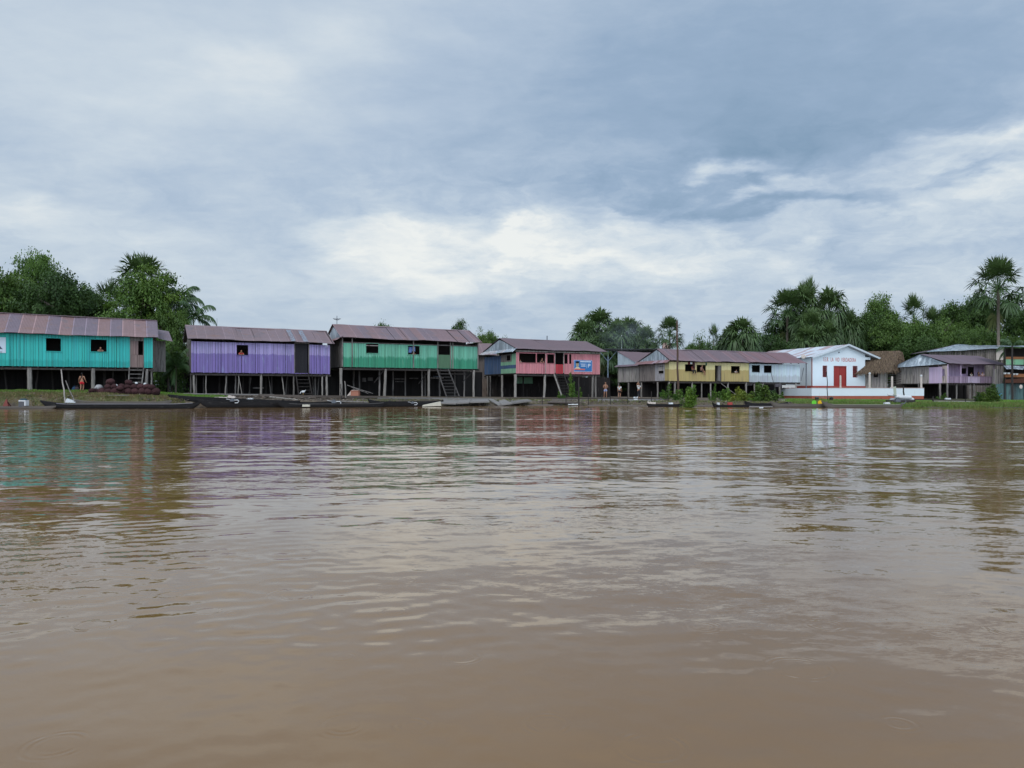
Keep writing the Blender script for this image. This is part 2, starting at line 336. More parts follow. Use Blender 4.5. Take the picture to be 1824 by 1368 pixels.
def make_water():
    m = bpy.data.materials.new('muddy_river'); m.use_nodes = True; N = NT(m.node_tree); b = m.node_tree.nodes['Principled BSDF']
    p = N.geo()['Position']; x, y, z = N.xyz(p)
    def nz(sx, sy, det, seed, rough=.55, dist=0.0):
        v = N.comb(N.m('MULTIPLY', x, sx), N.m('MULTIPLY', y, sy), seed)
        return N.v('SUBTRACT', N.noise(v, 1.0, det, rough, dist, col=True), (.5, .5, .5))
    def mask(sx, sy, seed, a, b_, det=3):
        v = N.comb(N.m('MULTIPLY', x, sx), N.m('MULTIPLY', y, sy), seed)
        return N.mapr(N.noise(v, 1.0, det, .55, .4), a, b_)
    far = N.mapr(y, 4, 30)
    big = N.m('MAXIMUM', mask(.11, .20, 2.0, .40, .62, 3), N.mapr(y, 26, 60, .0, .55))   # wind-ruffled patches against smooth boils
    strk = mask(.16, 1.5, 5.0, .44, .66, 4)
    rough = N.m('ADD', N.m('MULTIPLY', big, .75), N.m('MULTIPLY', N.m('MULTIPLY', strk, far), .45))
    rough = N.m('ADD', rough, N.mapr(y, 3, 12, .16, .30))
    s3 = N.v('SCALE', N.v('MULTIPLY', nz(5, 13, 5, 21.0, .72, .5), (.20, .34, 0)), sc=N.m('MULTIPLY', rough, N.mapr(y, 40, 6, .7, 1.0)))
    s4 = N.v('SCALE', N.v('MULTIPLY', nz(26, 60, 3, 31.0, .6, .6), (.20, .28, 0)), sc=N.m('MULTIPLY', N.m('ADD', N.m('POWER', big, 2.0), .14), N.mapr(y, 18, 3)))
    tot = N.v('ADD', s3, s4)
    # rings of single raindrops
    for cell, seed, amp, keep in ((.62, 3.0, .10, .72), (.34, 9.0, .07, .80)):
        vo = m.node_tree.nodes.new('ShaderNodeTexVoronoi'); vo.voronoi_dimensions = '2D'; vo.inputs['Randomness'].default_value = .9
        pc = N.comb(N.m('ADD', x, seed), N.m('ADD', y, seed * 2), 0.0)
        N.put(vo.inputs['Vector'], pc); vo.inputs['Scale'].default_value = 1 / cell
        ctr = N.v('SCALE', vo.outputs['Position'], sc=1.0)
        dl = N.v('SUBTRACT', pc, ctr); r = N.v('LENGTH', dl)
        rr, gg, bb = N.xyz(vo.outputs['Color'])
        R0 = N.m('MULTIPLY', N.m('ADD', rr, .35), cell * .17)
        q = N.m('DIVIDE', N.m('SUBTRACT', r, R0), .010)
        brk = N.mapr(N.noise(N.comb(x, y, seed), 9.0, 2), .38, .6)
        prof = N.m('MULTIPLY', brk, N.m('SINE', N.m('MULTIPLY', q, 2.2)))
        prof = N.m('MULTIPLY', prof, N.m('EXPONENT', N.m('MULTIPLY', N.m('MULTIPLY', q, q), -.12)))
        on = N.m('MULTIPLY', N.m('GREATER_THAN', gg, keep), N.mapr(y, 8, 4))
        tot = N.v('ADD', tot, N.v('SCALE', N.v('NORMALIZE', dl), sc=N.m('MULTIPLY', N.m('MULTIPLY', prof, on), amp)))
    nrm = N.v('NORMALIZE', N.v('ADD', tot, N.geo()['Normal']))
    N.put(b.inputs['Normal'], nrm)
    c = N.ramp(N.noise(N.comb(N.m('MULTIPLY', x, .25), N.m('MULTIPLY', y, .4), 0.0), 1.0, 4, .55, .6), [(.3, (.200, .106, .036)), (.7, (.240, .136, .052))])
    N.put(b.inputs['Base Color'], c); b.inputs['Roughness'].default_value = .04; b.inputs["IOR"].default_value = 1.5
    b.inputs['Specular IOR Level'].default_value = .5
    mb = MB(); xs = [-3000, -600, -200, -60, 60, 200, 600, 3000]; ys = [-600, -60, 0, 20, 60, 100]; zl = -.06
    for a in range(len(xs) - 1):
        for k in range(len(ys) - 1):
            mb.add([(xs[a], ys[k], zl), (xs[a + 1], ys[k], zl), (xs[a + 1], ys[k + 1], zl), (xs[a], ys[k + 1], zl)], [(0, 1, 2, 3)])
    tag(mb.build('river_water', m), kind='structure')
    # the rippled surface itself: real waves, finer towards the boat
    ys = [-3.0]
    while ys[-1] < 74: ys.append(ys[-1] + min(.085, max(.016, .0047 * abs(ys[-1]))))
    ys = np.array(ys); nx = 820; u = np.linspace(-1, 1, nx); u = u * (1 + .35 * np.abs(u) ** 3) * .80
    Y = np.repeat(ys[:, None], nx, 1); X = u[None, :] * (np.maximum(Y, 0) + 4.0)
    r = np.random.default_rng(5)
    def wnoise(sx, sy, n, seed):
        q = np.random.default_rng(seed); o = np.zeros_like(X)
        for _ in range(n):
            f = 2 ** q.uniform(-1, 1); o += np.sin(X * sx * f * q.normal() * 1.2 + Y * sy * f * q.normal() + q.uniform(0, 6.28))
        return o / math.sqrt(n / 2)
    patch = np.clip(.5 + .38 * wnoise(.16, .30, 14, 3), 0, 1); streak = np.clip(.5 + .42 * wnoise(.10, 1.1, 16, 4), 0, 1)
    calm = np.clip((Y - 1) / 11, 0, 1)
    right = np.clip((X / np.maximum(Y, 1) + .45) / .5, 0, 1)
    A = (.35 + .65 * calm) * (.26 + .62 * patch + .38 * streak) * (.62 + .38 * right)
    Zs = np.zeros_like(X); NW = 150
    for i in range(NW):
        lam = .16 * (22 ** r.random()); k = 2 * math.pi / lam; a = math.pi / 2 + r.normal() * (.36 if lam > .6 else .55)
        sl = WAVE / math.sqrt(NW) * (1.0 if lam < .8 else .62); ph = r.uniform(0, 6.28)
        res = np.clip((lam / np.maximum(.05, np.abs(Y) * .0026 + .02)) / 5 - .2, 0, 1)
        if lam > .5: ph = ph + 1.2 * patch
        Zs += (sl / k) * np.sin(k * (X * math.cos(a) + Y * math.sin(a)) + ph) * (res if lam < .4 else 1)
    Zs *= A
    near = ys < 16; Xn, Yn = X[near], Y[near]                      # fine cat's-paw ripples close to the boat
    ruf = np.clip((patch[near] - .42) * 3.2, 0, 1) * np.clip(.3 + streak[near], 0, 1) * np.clip((Yn - 2.2) / 3, .12, 1) * np.clip((16 - Yn) / 6, 0, 1) * 1.2 + .30
    Zn = np.zeros_like(Xn)
    for i in range(70):
        lam = .055 * (4.2 ** r.random()); k = 2 * math.pi / lam; a = math.pi / 2 + r.normal() * .6
        res = np.clip(lam / (np.abs(Yn) * .0047 + .016) / 3 - .7, 0, 1)
        Zn += (.085 / math.sqrt(70) / k) * np.sin(k * (Xn * math.cos(a) + Yn * math.sin(a)) + r.uniform(0, 6.28) + 2.0 * streak[near]) * res
    Zs[near] += Zn * ruf
    V = np.stack([X.ravel(), Y.ravel(), Zs.ravel()], 1); ny = len(ys)
    I = (np.arange(ny - 1)[:, None] * nx + np.arange(nx - 1)[None, :]).ravel()
    Fq = np.stack([I, I + 1, I + nx + 1, I + nx], 1)
    o = np_mesh('river_surface', V, Fq, np.ones(3), m); tag(o, kind='structure'); o.data.polygons.foreach_set('use_smooth', np.ones(len(Fq), bool))
WAVE = .073
make_water()

# ------------------------------------------------------------ grass on the banks (one mass each)
def grass_patch(name, px0, px1, band, n, hgt, cols, seed, matx):
    r = np.random.default_rng(seed); V = np.zeros((n * 4, 3)); C = np.zeros((n, 3)); k = 0
    cols = np.array(cols)
    for i in range(n):
        px = r.uniform(px0, px1); e, dt = lerp(px, E_X, E_Y), lerp(px, D_X, D_Y)
        t = r.uniform(band[0], band[1]); d = e + t * (dt - e) if band[2] else e + t
        x = PX(px, d); z = gz(x, d)
        if z < .01: z = .0
        cl = .5 + .5 * vnoise(x, d, 1.1)
        if r.random() > .35 + .65 * cl: x += r.normal() * .3
        h = hgt * (.4 + .8 * r.random()) * (.5 + cl * .8); a = r.uniform(0, 6.28); w = .018 + .02 * r.random()
        ux, uy = math.cos(a) * w, math.sin(a) * w; lx, ly = r.normal() * .35 * h, r.normal() * .35 * h
        V[4 * i] = (x - ux, d - uy, z - .02); V[4 * i + 1] = (x + ux, d + uy, z - .02)
        V[4 * i + 2] = (x + lx + ux * .3, d + ly + uy * .3, z + h); V[4 * i + 3] = (x + lx - ux * .3, d + ly - uy * .3, z + h)
        c = cols[int(min(len(cols) - 1, max(0, (cl * .6 + r.random() * .4) * len(cols))))]
        C[i] = c * (.75 + .5 * r.random()) * 1.7
    Fq = np.arange(n * 4).reshape(n, 4)
    tag(np_mesh(name, V, Fq, C, matx), kind='stuff')
M_grass = mat('grass_blades', (1, 1, 1), .6, .08, (1, 1, 1), trans=.2)
GK = 1.5
g1 = [(.06, .085, .02), (.09, .13, .03), (.13, .12, .05), (.17, .13, .07)]
g2 = [(.07, .13, .02), (.09, .17, .025), (.06, .10, .02)]
g3 = [(.15, .115, .065), (.12, .09, .045), (.08, .09, .03), (.19, .14, .08)]
grass_patch('grass', -160, 335, (1.3, 4.6, False), 26000, .13, g3, 1, M_grass)
grass_patch('grass', -160, 400, (3.2, 5.6, False), 22000, .15, g2, 2, M_grass)
grass_patch('grass', -160, 330, (.2, 1.6, False), 9000, .12, g3, 3, M_grass)
grass_patch('grass', 1415, 1990, (.1, 7, False), 42000, .20, [(.06, .09, .02), (.08, .125, .03), (.12, .12, .045)], 4, M_grass)
grass_patch('grass', 1760, 1990, (7, 30, False), 16000, .16, g2, 5, M_grass)
grass_patch('grass', 1400, 1660, (5, 24, False), 16000, .16, g2, 6, M_grass)
grass_patch('grass', 630, 1400, (.2, 6, False), 9000, .14, [(.05, .075, .02), (.09, .10, .035), (.10, .08, .04)], 8, M_grass)

# ------------------------------------------------------------ trees
def crown_np(seed, rx, ry, rz, n_clump, n_leaf, leaf, lobes=6, flat=.0, hollow=.55, tones=((.8, .9, .7), (1.25, 1.25, 1.0)), ragged=.35, drop=0):
    """leaf quads gathered in clumps over a handful of uneven lobes; centre at origin"""
    r = np.random.default_rng(seed); Vs = []; Cs = []
    L = []; LT = r.random(lobes + 2)
    for i in range(lobes):
        a = r.uniform(0, 6.28); q = r.uniform(.2, .72)
        L.append((np.array([math.cos(a) * q * rx, math.sin(a) * q * ry, r.uniform(-.45, .60) * rz]), r.uniform(.34, .62)))
    L.append((np.array([0, 0, .15 * rz]), .62)); L.append((np.array([rx * r.uniform(-.2, .2), 0, .5 * rz]), .42))
    for i in range(n_clump):
        li = r.integers(len(L)); c, s = L[li]
        d = r.normal(size=3); d /= np.linalg.norm(d); d[2] = abs(d[2]) if r.random() < .72 else d[2]
        q = (hollow + (1 - hollow) * r.random() ** .5) * (1 + ragged * (r.random() - .4))
        p = c + d * np.array([rx, ry, rz * (1 - flat)]) * s * q
        k = int(n_leaf * r.uniform(.5, 1.4)); cr = leaf * r.uniform(2.0, 4.2)
        pts = p + r.normal(size=(k, 3)) * np.array([cr, cr, cr * .55]) * .55
        if drop: pts[:, 2] -= np.abs(r.normal(size=k)) * drop
        out = pts - c; out /= np.linalg.norm(out, axis=1, keepdims=True) + 1e-6
        nrm = out * .5 + r.normal(size=(k, 3)) * .55 + np.array([0, 0, .55]); nrm /= np.linalg.norm(nrm, axis=1, keepdims=True)
        t = r.normal(size=(k, 3)); t -= nrm * (t * nrm).sum(1, keepdims=True); t /= np.linalg.norm(t, axis=1, keepdims=True)
        b = np.cross(nrm, t); sz = (leaf * r.uniform(.6, 1.3, size=(k, 1)))
        a_, b_ = t * sz * .62, b * sz * .34
        V = np.stack([pts - a_, pts + b_ - a_ * .1, pts + a_, pts - b_ - a_ * .1], axis=1).reshape(-1, 3)
        Vs.append(V); f = float(np.clip(.6 * LT[li] + .4 * r.random() + .18 * (d[2] - .3), 0, 1))
        tone = np.array(tones[0]) * (1 - f) + np.array(tones[1]) * f
        Cs.append(tone * r.uniform(.75, 1.25, size=(k, 1)))
    V = np.concatenate(Vs); C = np.concatenate(Cs); return V, C
def fit(V, rx, ry, hz):
    """scale a crown so its extent matches rx, ry and it stands between 0 and hz"""
    for i, q in ((0, rx), (1, ry)):
        lo, hi = np.percentile(V[:, i], [1, 99]); V[:, i] = (V[:, i] - (lo + hi) / 2) * (2 * q / (hi - lo))
    lo, hi = np.percentile(V[:, 2], [1, 99.7]); V[:, 2] = (V[:, 2] - lo) * (hz / (hi - lo)); return V
def quads(n): return np.arange(n * 4).reshape(n, 4)
def trunk_mb(h, r0, crown_r, seed, limbs=6, fork=.45, tint=(1, 1, 1)):
    rr = random.Random(seed); mb = MB(); lean = rr.uniform(-.06, .06) * h
    top = Vector((lean, rr.uniform(-.04, .04) * h, h * .92))
    mid = Vector((lean * .3, 0, h * fork))
    mb.tube([(0, 0, -.3), (0, 0, .3), mid, (mid + top) / 2, top], [r0 * 1.35, r0, r0 * .72, r0 * .45, r0 * .15], 9, tint, jit=.06)
    for i in range(limbs):
        a = 6.28 * i / limbs + rr.uniform(-.4, .4); z0 = h * rr.uniform(fork * .9, .8)
        s = Vector((lean * z0 / h, 0, z0)); q = crown_r * rr.uniform(.55, .9)
        e = s + Vector((math.cos(a) * q, math.sin(a) * q, crown_r * rr.uniform(.15, .6)))
        m_ = (s + e) / 2 + Vector((0, 0, -.08 * crown_r)); mb.tube([s, m_, e], [r0 * .38, r0 * .25, r0 * .07], 6, tint)
        for j in range(2):
            a2 = a + rr.uniform(-.9, .9); e2 = m_ + Vector((math.cos(a2), math.sin(a2), rr.uniform(.3, .9))) * q * .5
            mb.tube([m_, (m_ + e2) / 2 + Vector((0, 0, .1)), e2], [r0 * .2, r0 * .13, r0 * .04], 5, tint)
    return mb
PROTO = {}
def broad_proto(key, H, rx, rz, n_clump, n_leaf, leaf, **kw):
    """a tree H tall whose crown is centred rz below the top"""
    seed = abs(hash(key)) % 1000 if False else sum(ord(c) for c in key)
    V, C = crown_np(seed, rx, rx * .9, rz, n_clump, n_leaf, leaf, **kw)
    V = fit(V, rx, rx, 2 * rz); V[:, 2] += H - 2 * rz
    me = np_mesh('crown', V, quads(len(C)), C, M_leaf)
    tr = trunk_mb(H * .93, H * .028 + .05, rx * .8, seed).build('trunk', M_bark, smooth=True)
    PROTO[key] = dict(parts=[('trunk', tr.data), ('crown', me.data)], H=H, rx=rx)
    bpy.data.objects.remove(me); bpy.data.objects.remove(tr)
def place_tree(key, px, pytop, d, label, halfw=None, group=None, name='broadleaf_tree', rz=None, pybase=None, cat='tree', sx=1.0):
    """stands on the ground at distance d with its top at the photo row pytop"""
    p = PROTO[key]; x = PX(px, d); z0 = gz(x, d) if pybase is None else ZY(pybase, d)
    s = (ZY(pytop, d) - z0) / p['H']
    w = s * sx if halfw is None else (halfw / F * d) / p['rx']
    t = thing(name, label, cat, (x, d, z0), rng.uniform(0, 6.28) if rz is None else rz, group)
    t.scale = (w, w, s)
    for nm, me in p['parts']: link(nm, me, t)
    return t
# fan palm: petioles ending in round pleated fans of narrow leaflets
def fan_palm_proto(key, seed, n=24, stem=2.6, fan=1.7, H=14, leaflets=34, spiky=0.0, dead=3, r_tr=.2, droop=1.0, sweep=116):
    r = np.random.default_rng(seed); Vs = []; Cs = []; mb = MB()
    top = np.array([0, 0, H - stem * .9 - fan * .7])
    def fan_leaf(base, dirv, L, Rf, tone, limp):
        d = dirv / np.linalg.norm(dirv)
        side = np.cross(d, [0, 0, 1.0]); side /= np.linalg.norm(side) + 1e-6
        upv = np.cross(side, d)
        p1 = base + d * L * .55 + np.array([0, 0, L * .06]); p2 = base + d * L + np.array([0, 0, -.10 * L * limp])
        mb.tube([base, p1, p2], [.05, .035, .022], 4, (.9, 1.15, .6), cap=False)
        ax = (p2 - p1); ax /= np.linalg.norm(ax)
        nrm = np.cross(side, ax)
        for j in range(leaflets):
            a = (j / (leaflets - 1) - .5) * 2 * math.radians(128) + r.normal() * .03
            dd = ax * math.cos(a) + side * math.sin(a) + nrm * (.22 * r.normal() + .15)
            dd /= np.linalg.norm(dd)
            Lr = Rf * (1 - .22 * (abs(a) / 2.2) ** 2) * r.uniform(.85, 1.08)
            w = Lr * .05; wv = np.cross(dd, nrm); wv /= np.linalg.norm(wv) + 1e-6; wv = wv * w
            m1 = p2 + dd * Lr * .55; g = limp * (.10 + .10 * r.random()) * Lr
            m1[2] -= g * .4; e = p2 + dd * Lr * .95; e[2] -= g * 2.2 * (1 - spiky)
            q0 = p2 + dd * .05
            Vs.append(np.array([q0 - wv * .4, q0 + wv * .4, m1 + wv, m1 - wv])); Vs.append(np.array([m1 - wv, m1 + wv, e + wv * .15, e - wv * .15]))
            tt = np.array(tone) * r.uniform(.8, 1.2); Cs.append(tt); Cs.append(tt * 1.08)
    for i in range(n):
        a = i * 2.39996 + r.normal() * .15; f = (i + .5) / n
        el = math.radians(86 - sweep * f ** .85) + r.normal() * .06
        dirv = np.array([math.cos(a) * math.cos(el), math.sin(a) * math.cos(el), math.sin(el)])
        L = stem * r.uniform(.85, 1.1) * (.75 + .3 * f)
        fan_leaf(top + np.array([math.cos(a) * .12, math.sin(a) * .12, (1 - f) * .5]), dirv, L, fan * r.uniform(.85, 1.1), (1.0 + .4 * (1 - f), 1.05 + .25 * (1 - f), .9), (.5 + 1.2 * f) * droop)
    for i in range(dead):
        a = r.uniform(0, 6.28); dirv = np.array([math.cos(a) * .45, math.sin(a) * .45, -.9])
        fan_leaf(top + np.array([0, 0, -.2]), dirv, stem * .75, fan * .8, (2.2, 1.5, 1.1), 1.6)
    for i in range(2):
        mb.tube([top + np.array([0, 0, .3]), top + np.array([r.normal() * .2, r.normal() * .2, stem + fan * .5])], [.05, .02], 4, (1.2, 1.4, .7))
    V = np.concatenate(Vs); C = np.array(Cs)
    cr = np_mesh('crown', V, quads(len(C)), C, M_palm)
    st = mb.build('leaf_stalk', M_palm)
    tb = MB(); zt = float(top[2]) + .3
    tb.tube([(0, 0, -.3), (0, 0, .5), (.05, 0, zt * .5), (0, 0, zt)], [r_tr * 1.25, r_tr, r_tr * .92, r_tr * .95], 10, (1.3, 1.25, 1.2), jit=.03)
    tr = tb.build('trunk', M_bark, smooth=True)
    PROTO[key] = dict(parts=[('trunk', tr.data), ('crown', cr.data), ('leaf_stalk', st.data)], H=H, rx=stem + fan * .8)
    for o in (cr, st, tr): bpy.data.objects.remove(o)
def feather_palm_proto(key, seed, n=12, L=3.4, H=9, r_tr=.09, tone=(1, 1.1, .9), up=70):
    r = np.random.default_rng(seed); Vs = []; Cs = []; mb = MB(); top = np.array([0, 0, H - L * .55])
    for i in range(n):
        a = i * 2.39996 + r.normal() * .2; f = (i + .5) / n; el = math.radians(up - (up + 5) * f)
        h = np.array([math.cos(a), math.sin(a), 0]); pts = []
        for k in range(9):
            t = k / 8; g = el - t * t * 1.5
            pts.append((pts[-1] + (h * math.cos(g) + np.array([0, 0, math.sin(g)])) * L / 8) if pts else top.copy())
        mb.tube(pts, [.035 * (1 - .8 * k / 8) for k in range(9)], 4, (.9, 1.1, .6), cap=False)
        side = np.cross(h, [0, 0, 1.0])
        for k in range(1, 34):
            t = .12 + .86 * k / 34; q = t * 8; j = min(7, int(q)); p = pts[j] + (pts[j + 1] - pts[j]) * (q - j); ax = pts[j + 1] - pts[j]; ax /= np.linalg.norm(ax)
            for s in (-1, 1):
                ll = L * .26 * math.sin(math.pi * (t * .86 + .1)) ** .6 * r.uniform(.85, 1.1)
                dd = side * s * .8 + ax * .55 + np.array([0, 0, -.35 - .5 * r.random()]); dd /= np.linalg.norm(dd)
                wv = ax * L * .013; m1 = p + dd * ll * .5; e = p + dd * ll + np.array([0, 0, -.18 * ll])
                Vs.append(np.array([p - wv, p + wv, m1 + wv, m1 - wv])); Vs.append(np.array([m1 - wv, m1 + wv, e + wv * .2, e - wv * .2]))
                tt = np.array(tone) * r.uniform(.8, 1.2); Cs += [tt, tt]
    cr = np_mesh('crown', np.concatenate(Vs), quads(len(Cs)), np.array(Cs), M_palm); st = mb.build('leaf_stalk', M_palm)
    tb = MB(); tb.tube([(0, 0, -.3), (.05, 0, H * .4), (0, 0, float(top[2]) + .1)], [r_tr * 1.2, r_tr, r_tr * .8], 8, (1.2, 1.2, 1.1)); tr = tb.build('trunk', M_bark, smooth=True)
    PROTO[key] = dict(parts=[('trunk', tr.data), ('crown', cr.data), ('leaf_stalk', st.data)], H=H, rx=L * .8)
    for o in (cr, st, tr): bpy.data.objects.remove(o)

broad_proto('round_a', 13, 6.0, 5.0, 260, 80, .26, lobes=9)
broad_proto('round_b', 12, 6.0, 4.6, 270, 80, .25, lobes=10, tones=((.75, .85, .7), (1.7, 1.6, 1.0)))
broad_proto('feathery', 14, 6.0, 5.6, 240, 70, .20, lobes=8, flat=.45, ragged=.55, hollow=.35, tones=((1.0, 1.15, .8), (1.9, 1.9, 1.1)))
broad_proto('flat', 9, 6.5, 3.2, 240, 80, .24, lobes=12, flat=.35, ragged=.5, tones=((.9, 1.0, .8), (1.9, 1.8, 1.2)))
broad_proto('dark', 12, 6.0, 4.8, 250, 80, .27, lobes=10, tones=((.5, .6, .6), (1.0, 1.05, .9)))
broad_proto('mango', 12, 5.2, 5.6, 420, 95, .21, lobes=14, hollow=.7, ragged=.1, tones=((.9, 1.1, .8), (2.0, 1.8, 1.0)))
broad_proto('airy', 10, 4.5, 3.6, 60, 40, .26, lobes=9, ragged=.9, hollow=.3, tones=((1.0, 1.1, .9), (1.6, 1.6, 1.2)))
broad_proto('ball', 11, 1.6, 1.5, 70, 40, .16, lobes=5, ragged=.2, hollow=.5)
broad_proto('bush', 4, 2.6, 2.4, 90, 60, .17, lobes=8, tones=((.8, 1.0, .7), (1.6, 1.6, 1.0)))
fan_palm_proto('fan_a', 5, 26, 2.6, 1.9, 14)
fan_palm_proto('fan_b', 8, 30, 2.4, 2.0, 12, dead=5, droop=1.4)
fan_palm_proto('fan_c', 11, 18, 2.2, 1.7, 12, spiky=.6, dead=2, droop=.6)
fan_palm_proto('fan_d', 17, 34, 2.6, 2.2, 13, dead=4, droop=1.6)
fan_palm_proto('fan_t', 29, 30, 2.6, 1.8, 14, spiky=.2, dead=1, droop=.85, sweep=112)
feather_palm_proto('feather_a', 3)
feather_palm_proto('feather_b', 6, 14, 3.0, 5.2, .12, (1.1, 1.3, .8), 80)
feather_palm_proto('feather_c', 9, 16, 2.6, 3.4, .08, (1.0, 1.2, .8), 75)

T = place_tree
# behind the turquoise house
T('round_a', -70, 500, 92, 'dark rounded tree cut by the photo edge behind the turquoise house', 75)
T('round_b', 5, 478, 88, 'bright green tree over the turquoise roof nearest the photo edge', 62)
T('feathery', 62, 452, 95, 'tallest feathery pale-topped tree behind the turquoise house', 52)
T('dark', 95, 486, 86, 'dense dark tree behind the middle of the turquoise roof', 62)
T('round_a', 152, 514, 90, 'low dark tree between the feathery tree and the vine-covered tree', 40)
T('feathery', 118, 500, 100, 'small feathery tree with thin sprays above the dark tree', 34)
T('mango', 248, 478, 84, 'big cone-shaped leafy tree covered in yellow-green leaves above the turquoise roof end', 68, rz=.6)
T('fan_t', 254, 448, 91, 'fan palm peeping over the top of the big leafy tree', 60, name='fan_palm', rz=.3)
T('fan_c', 196, 497, 95, 'fan palm showing spiky fans beside the big leafy tree', 34, name='fan_palm', rz=1.1)
T('feather_a', 318, 505, 88, 'drooping feather palm tucked against the big leafy tree', 42, name='feather_palm', rz=.4)
T('feather_a', 345, 533, 84, 'drooping feather palm leaning over the purple roof', 36, name='feather_palm', rz=2.2)
T('round_b', 306, 548, 82, 'low leafy tree filling the gap before the purple house', 34)
T('bush', 300, 604, 76, 'bright green bush between the turquoise and purple houses', 26, name='bush', cat='bush')
T('feather_c', 313, 622, 74, 'young feather palm with bright fronds between the turquoise and purple houses', 34, name='young_palm', rz=.7)
T('bush', 328, 640, 80, 'shaded dark bush at the corner of the purple house', 24, name='bush', cat='bush')
T('dark', 320, 600, 92, 'dark tree filling the shade behind the feather palms', 60, rz=.2)
T('dark', 230, 560, 94, 'dark tree low behind the turquoise roof end', 70)
# small tops over the middle roofs
T('round_a', 684, 577, 150, 'small distant treetop just showing over the green house ridge', 22)
T('ball', 819, 568, 118, 'slender tree with a ball-like crown over the green house roof end', 14)
T('round_b', 868, 589, 112, 'bright bushy tree between the green and pink houses', 26)
T('airy', 895, 599, 125, 'faint small treetop over the pink house ridge', 16)
T('airy', 845, 596, 122, 'low leafy top just past the green house roof end', 14)
# palm groves
G = 'fan palms of the grove past the pink house'
T('fan_d', 1066, 545, 132, 'tallest drooping fan palm of the grove past the pink house', 50, name='fan_palm', rz=.2)
T('fan_b', 1040, 566, 128, 'drooping fan palm at the edge of the grove over the pink roof end', 36, name='fan_palm', rz=1.9)
T('fan_b', 1100, 566, 127, 'drooping fan palm in the smoke between the two tall clumps', 36, name='fan_palm', rz=2.8)
T('fan_d', 1122, 560, 134, 'bright-crowned fan palm of the grove above the open shed', 42, name='fan_palm', rz=3.9)
T('fan_b', 1150, 578, 130, 'low fan palm of the grove beside the lone palm', 30, name='fan_palm', rz=5.0)
T('fan_b', 1075, 588, 122, 'low fan palm hanging over the open shed roof', 40, name='fan_palm', rz=.9)
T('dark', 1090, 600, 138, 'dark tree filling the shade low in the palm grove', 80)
T('fan_t', 1193, 561, 122, 'lone fan palm with an open crown next to the pink tank', 30, name='fan_palm', rz=.8)
T('airy', 1246, 590, 150, 'thin airy tree between the lone palm and the next grove', 20)
T('round_a', 1248, 612, 160, 'low distant dark trees line over the yellow house ridge', 34)
T('fan_c', 1271, 576, 128, 'small spiky fan palm beside the big green fan palm', 13, name='fan_palm', rz=.1)
T('fan_d', 1322, 560, 128, 'big green fan palm over the yellow house roof', 42, name='fan_palm', rz=1.4)
T('fan_b', 1300, 580, 132, 'shaded fan palm behind the big green fan palm', 34, name='fan_palm', rz=2.4)
T('dark', 1290, 604, 138, 'dark tree low behind the big green fan palm', 44)
T('dark', 1365, 592, 136, 'dark tree between the big green fan palm and the tallest palm clump', 46)
# tall clump over the church
T('fan_t', 1402, 512, 152, 'tall fan palm with open fans at the edge of the clump over the church roof', 46, name='fan_palm', rz=.5)
T('fan_d', 1432, 499, 154, 'tall fan palm in the middle of the clump over the church roof', 44, name='fan_palm', rz=1.6)
T('fan_c', 1440, 494, 158, 'fan palm whose spear leaves rise highest in the clump over the church', 26, name='fan_palm', rz=2.6)
T('fan_d', 1478, 504, 152, 'dense dark fan palm of the clump above the church gable', 46, name='fan_palm', rz=3.3)
T('fan_b', 1512, 548, 150, 'drooping fan palm past the church gable peak', 32, name='fan_palm', rz=4.4)
T('fan_b', 1444, 548, 146, 'lower fan palm with yellowing fans in the clump over the church', 38, name='fan_palm', rz=5.2)
T('fan_b', 1472, 566, 144, 'low fan palm with a yellow hanging fan above the church ridge', 30, name='fan_palm', rz=.9)
T('fan_b', 1440, 578, 142, 'bright low fan palm right behind the church roof', 42, name='fan_palm', rz=2.0)
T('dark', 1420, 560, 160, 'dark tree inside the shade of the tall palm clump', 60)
T('dark', 1490, 568, 158, 'dark tree below the dense fan palm of the clump', 52)
T('dark', 1530, 580, 154, 'dull brownish tree above the church roof end', 40)
# forest on the far side of the church
T('mango', 1574, 527, 162, 'round-topped dark green tree next to the church clump', 40, rz=2)
T('round_a', 1548, 560, 156, 'mid-size tree below the round-topped tree', 40)
T('round_b', 1600, 566, 148, 'leafy tree over the thatched roof', 46)
T('fan_c', 1628, 524, 158, 'upright spiky fan palm beside the round-topped tree', 28, name='fan_palm', rz=1)
T('fan_c', 1660, 546, 162, 'small fan palm beyond the upright spiky one', 22, name='fan_palm', rz=2)
T('flat', 1656, 576, 144, 'spreading light green tree above the mauve house roof', 62)
T('flat', 1712, 582, 140, 'wide light green tree above the zinc roofed house', 56)
T('round_a', 1640, 598, 138, 'low dark tree beside the thatched house ridge', 40)
T('dark', 1600, 600, 152, 'deep shaded tree behind the thatched house', 50)
T('round_a', 1712, 540, 164, 'big dark tree beside the tallest palm', 46)
T('round_a', 1752, 524, 160, 'dark tree crown under the tallest palm fans', 40)
T('round_b', 1690, 570, 154, 'leafy tree below the big dark tree', 42)
T('round_b', 1740, 592, 132, 'bright green tree at the foot of the tallest palm', 40)
T('fan_t', 1778, 454, 126, 'tallest fan palm with a bare pale trunk above the forest', 54, name='fan_palm', rz=.35)
T('dark', 1812, 530, 150, 'dark leafy tree beside the trunk of the tallest palm', 44)
T('round_b', 1815, 594, 130, 'bright tree over the two-storey house roof', 34)
T('feather_a', 1800, 600, 118, 'small feather palm at the tall brown pole', 20, name='feather_palm', rz=1)
T('round_a', 1860, 540, 144, 'tree cut by the photo edge beside the two-storey house', 44)
T('dark', 1720, 600, 158, 'dark tree in the shade behind the zinc roofed house', 70)
T('dark', 1790, 612, 156, 'dark tree in the shade behind the two-storey house', 70)
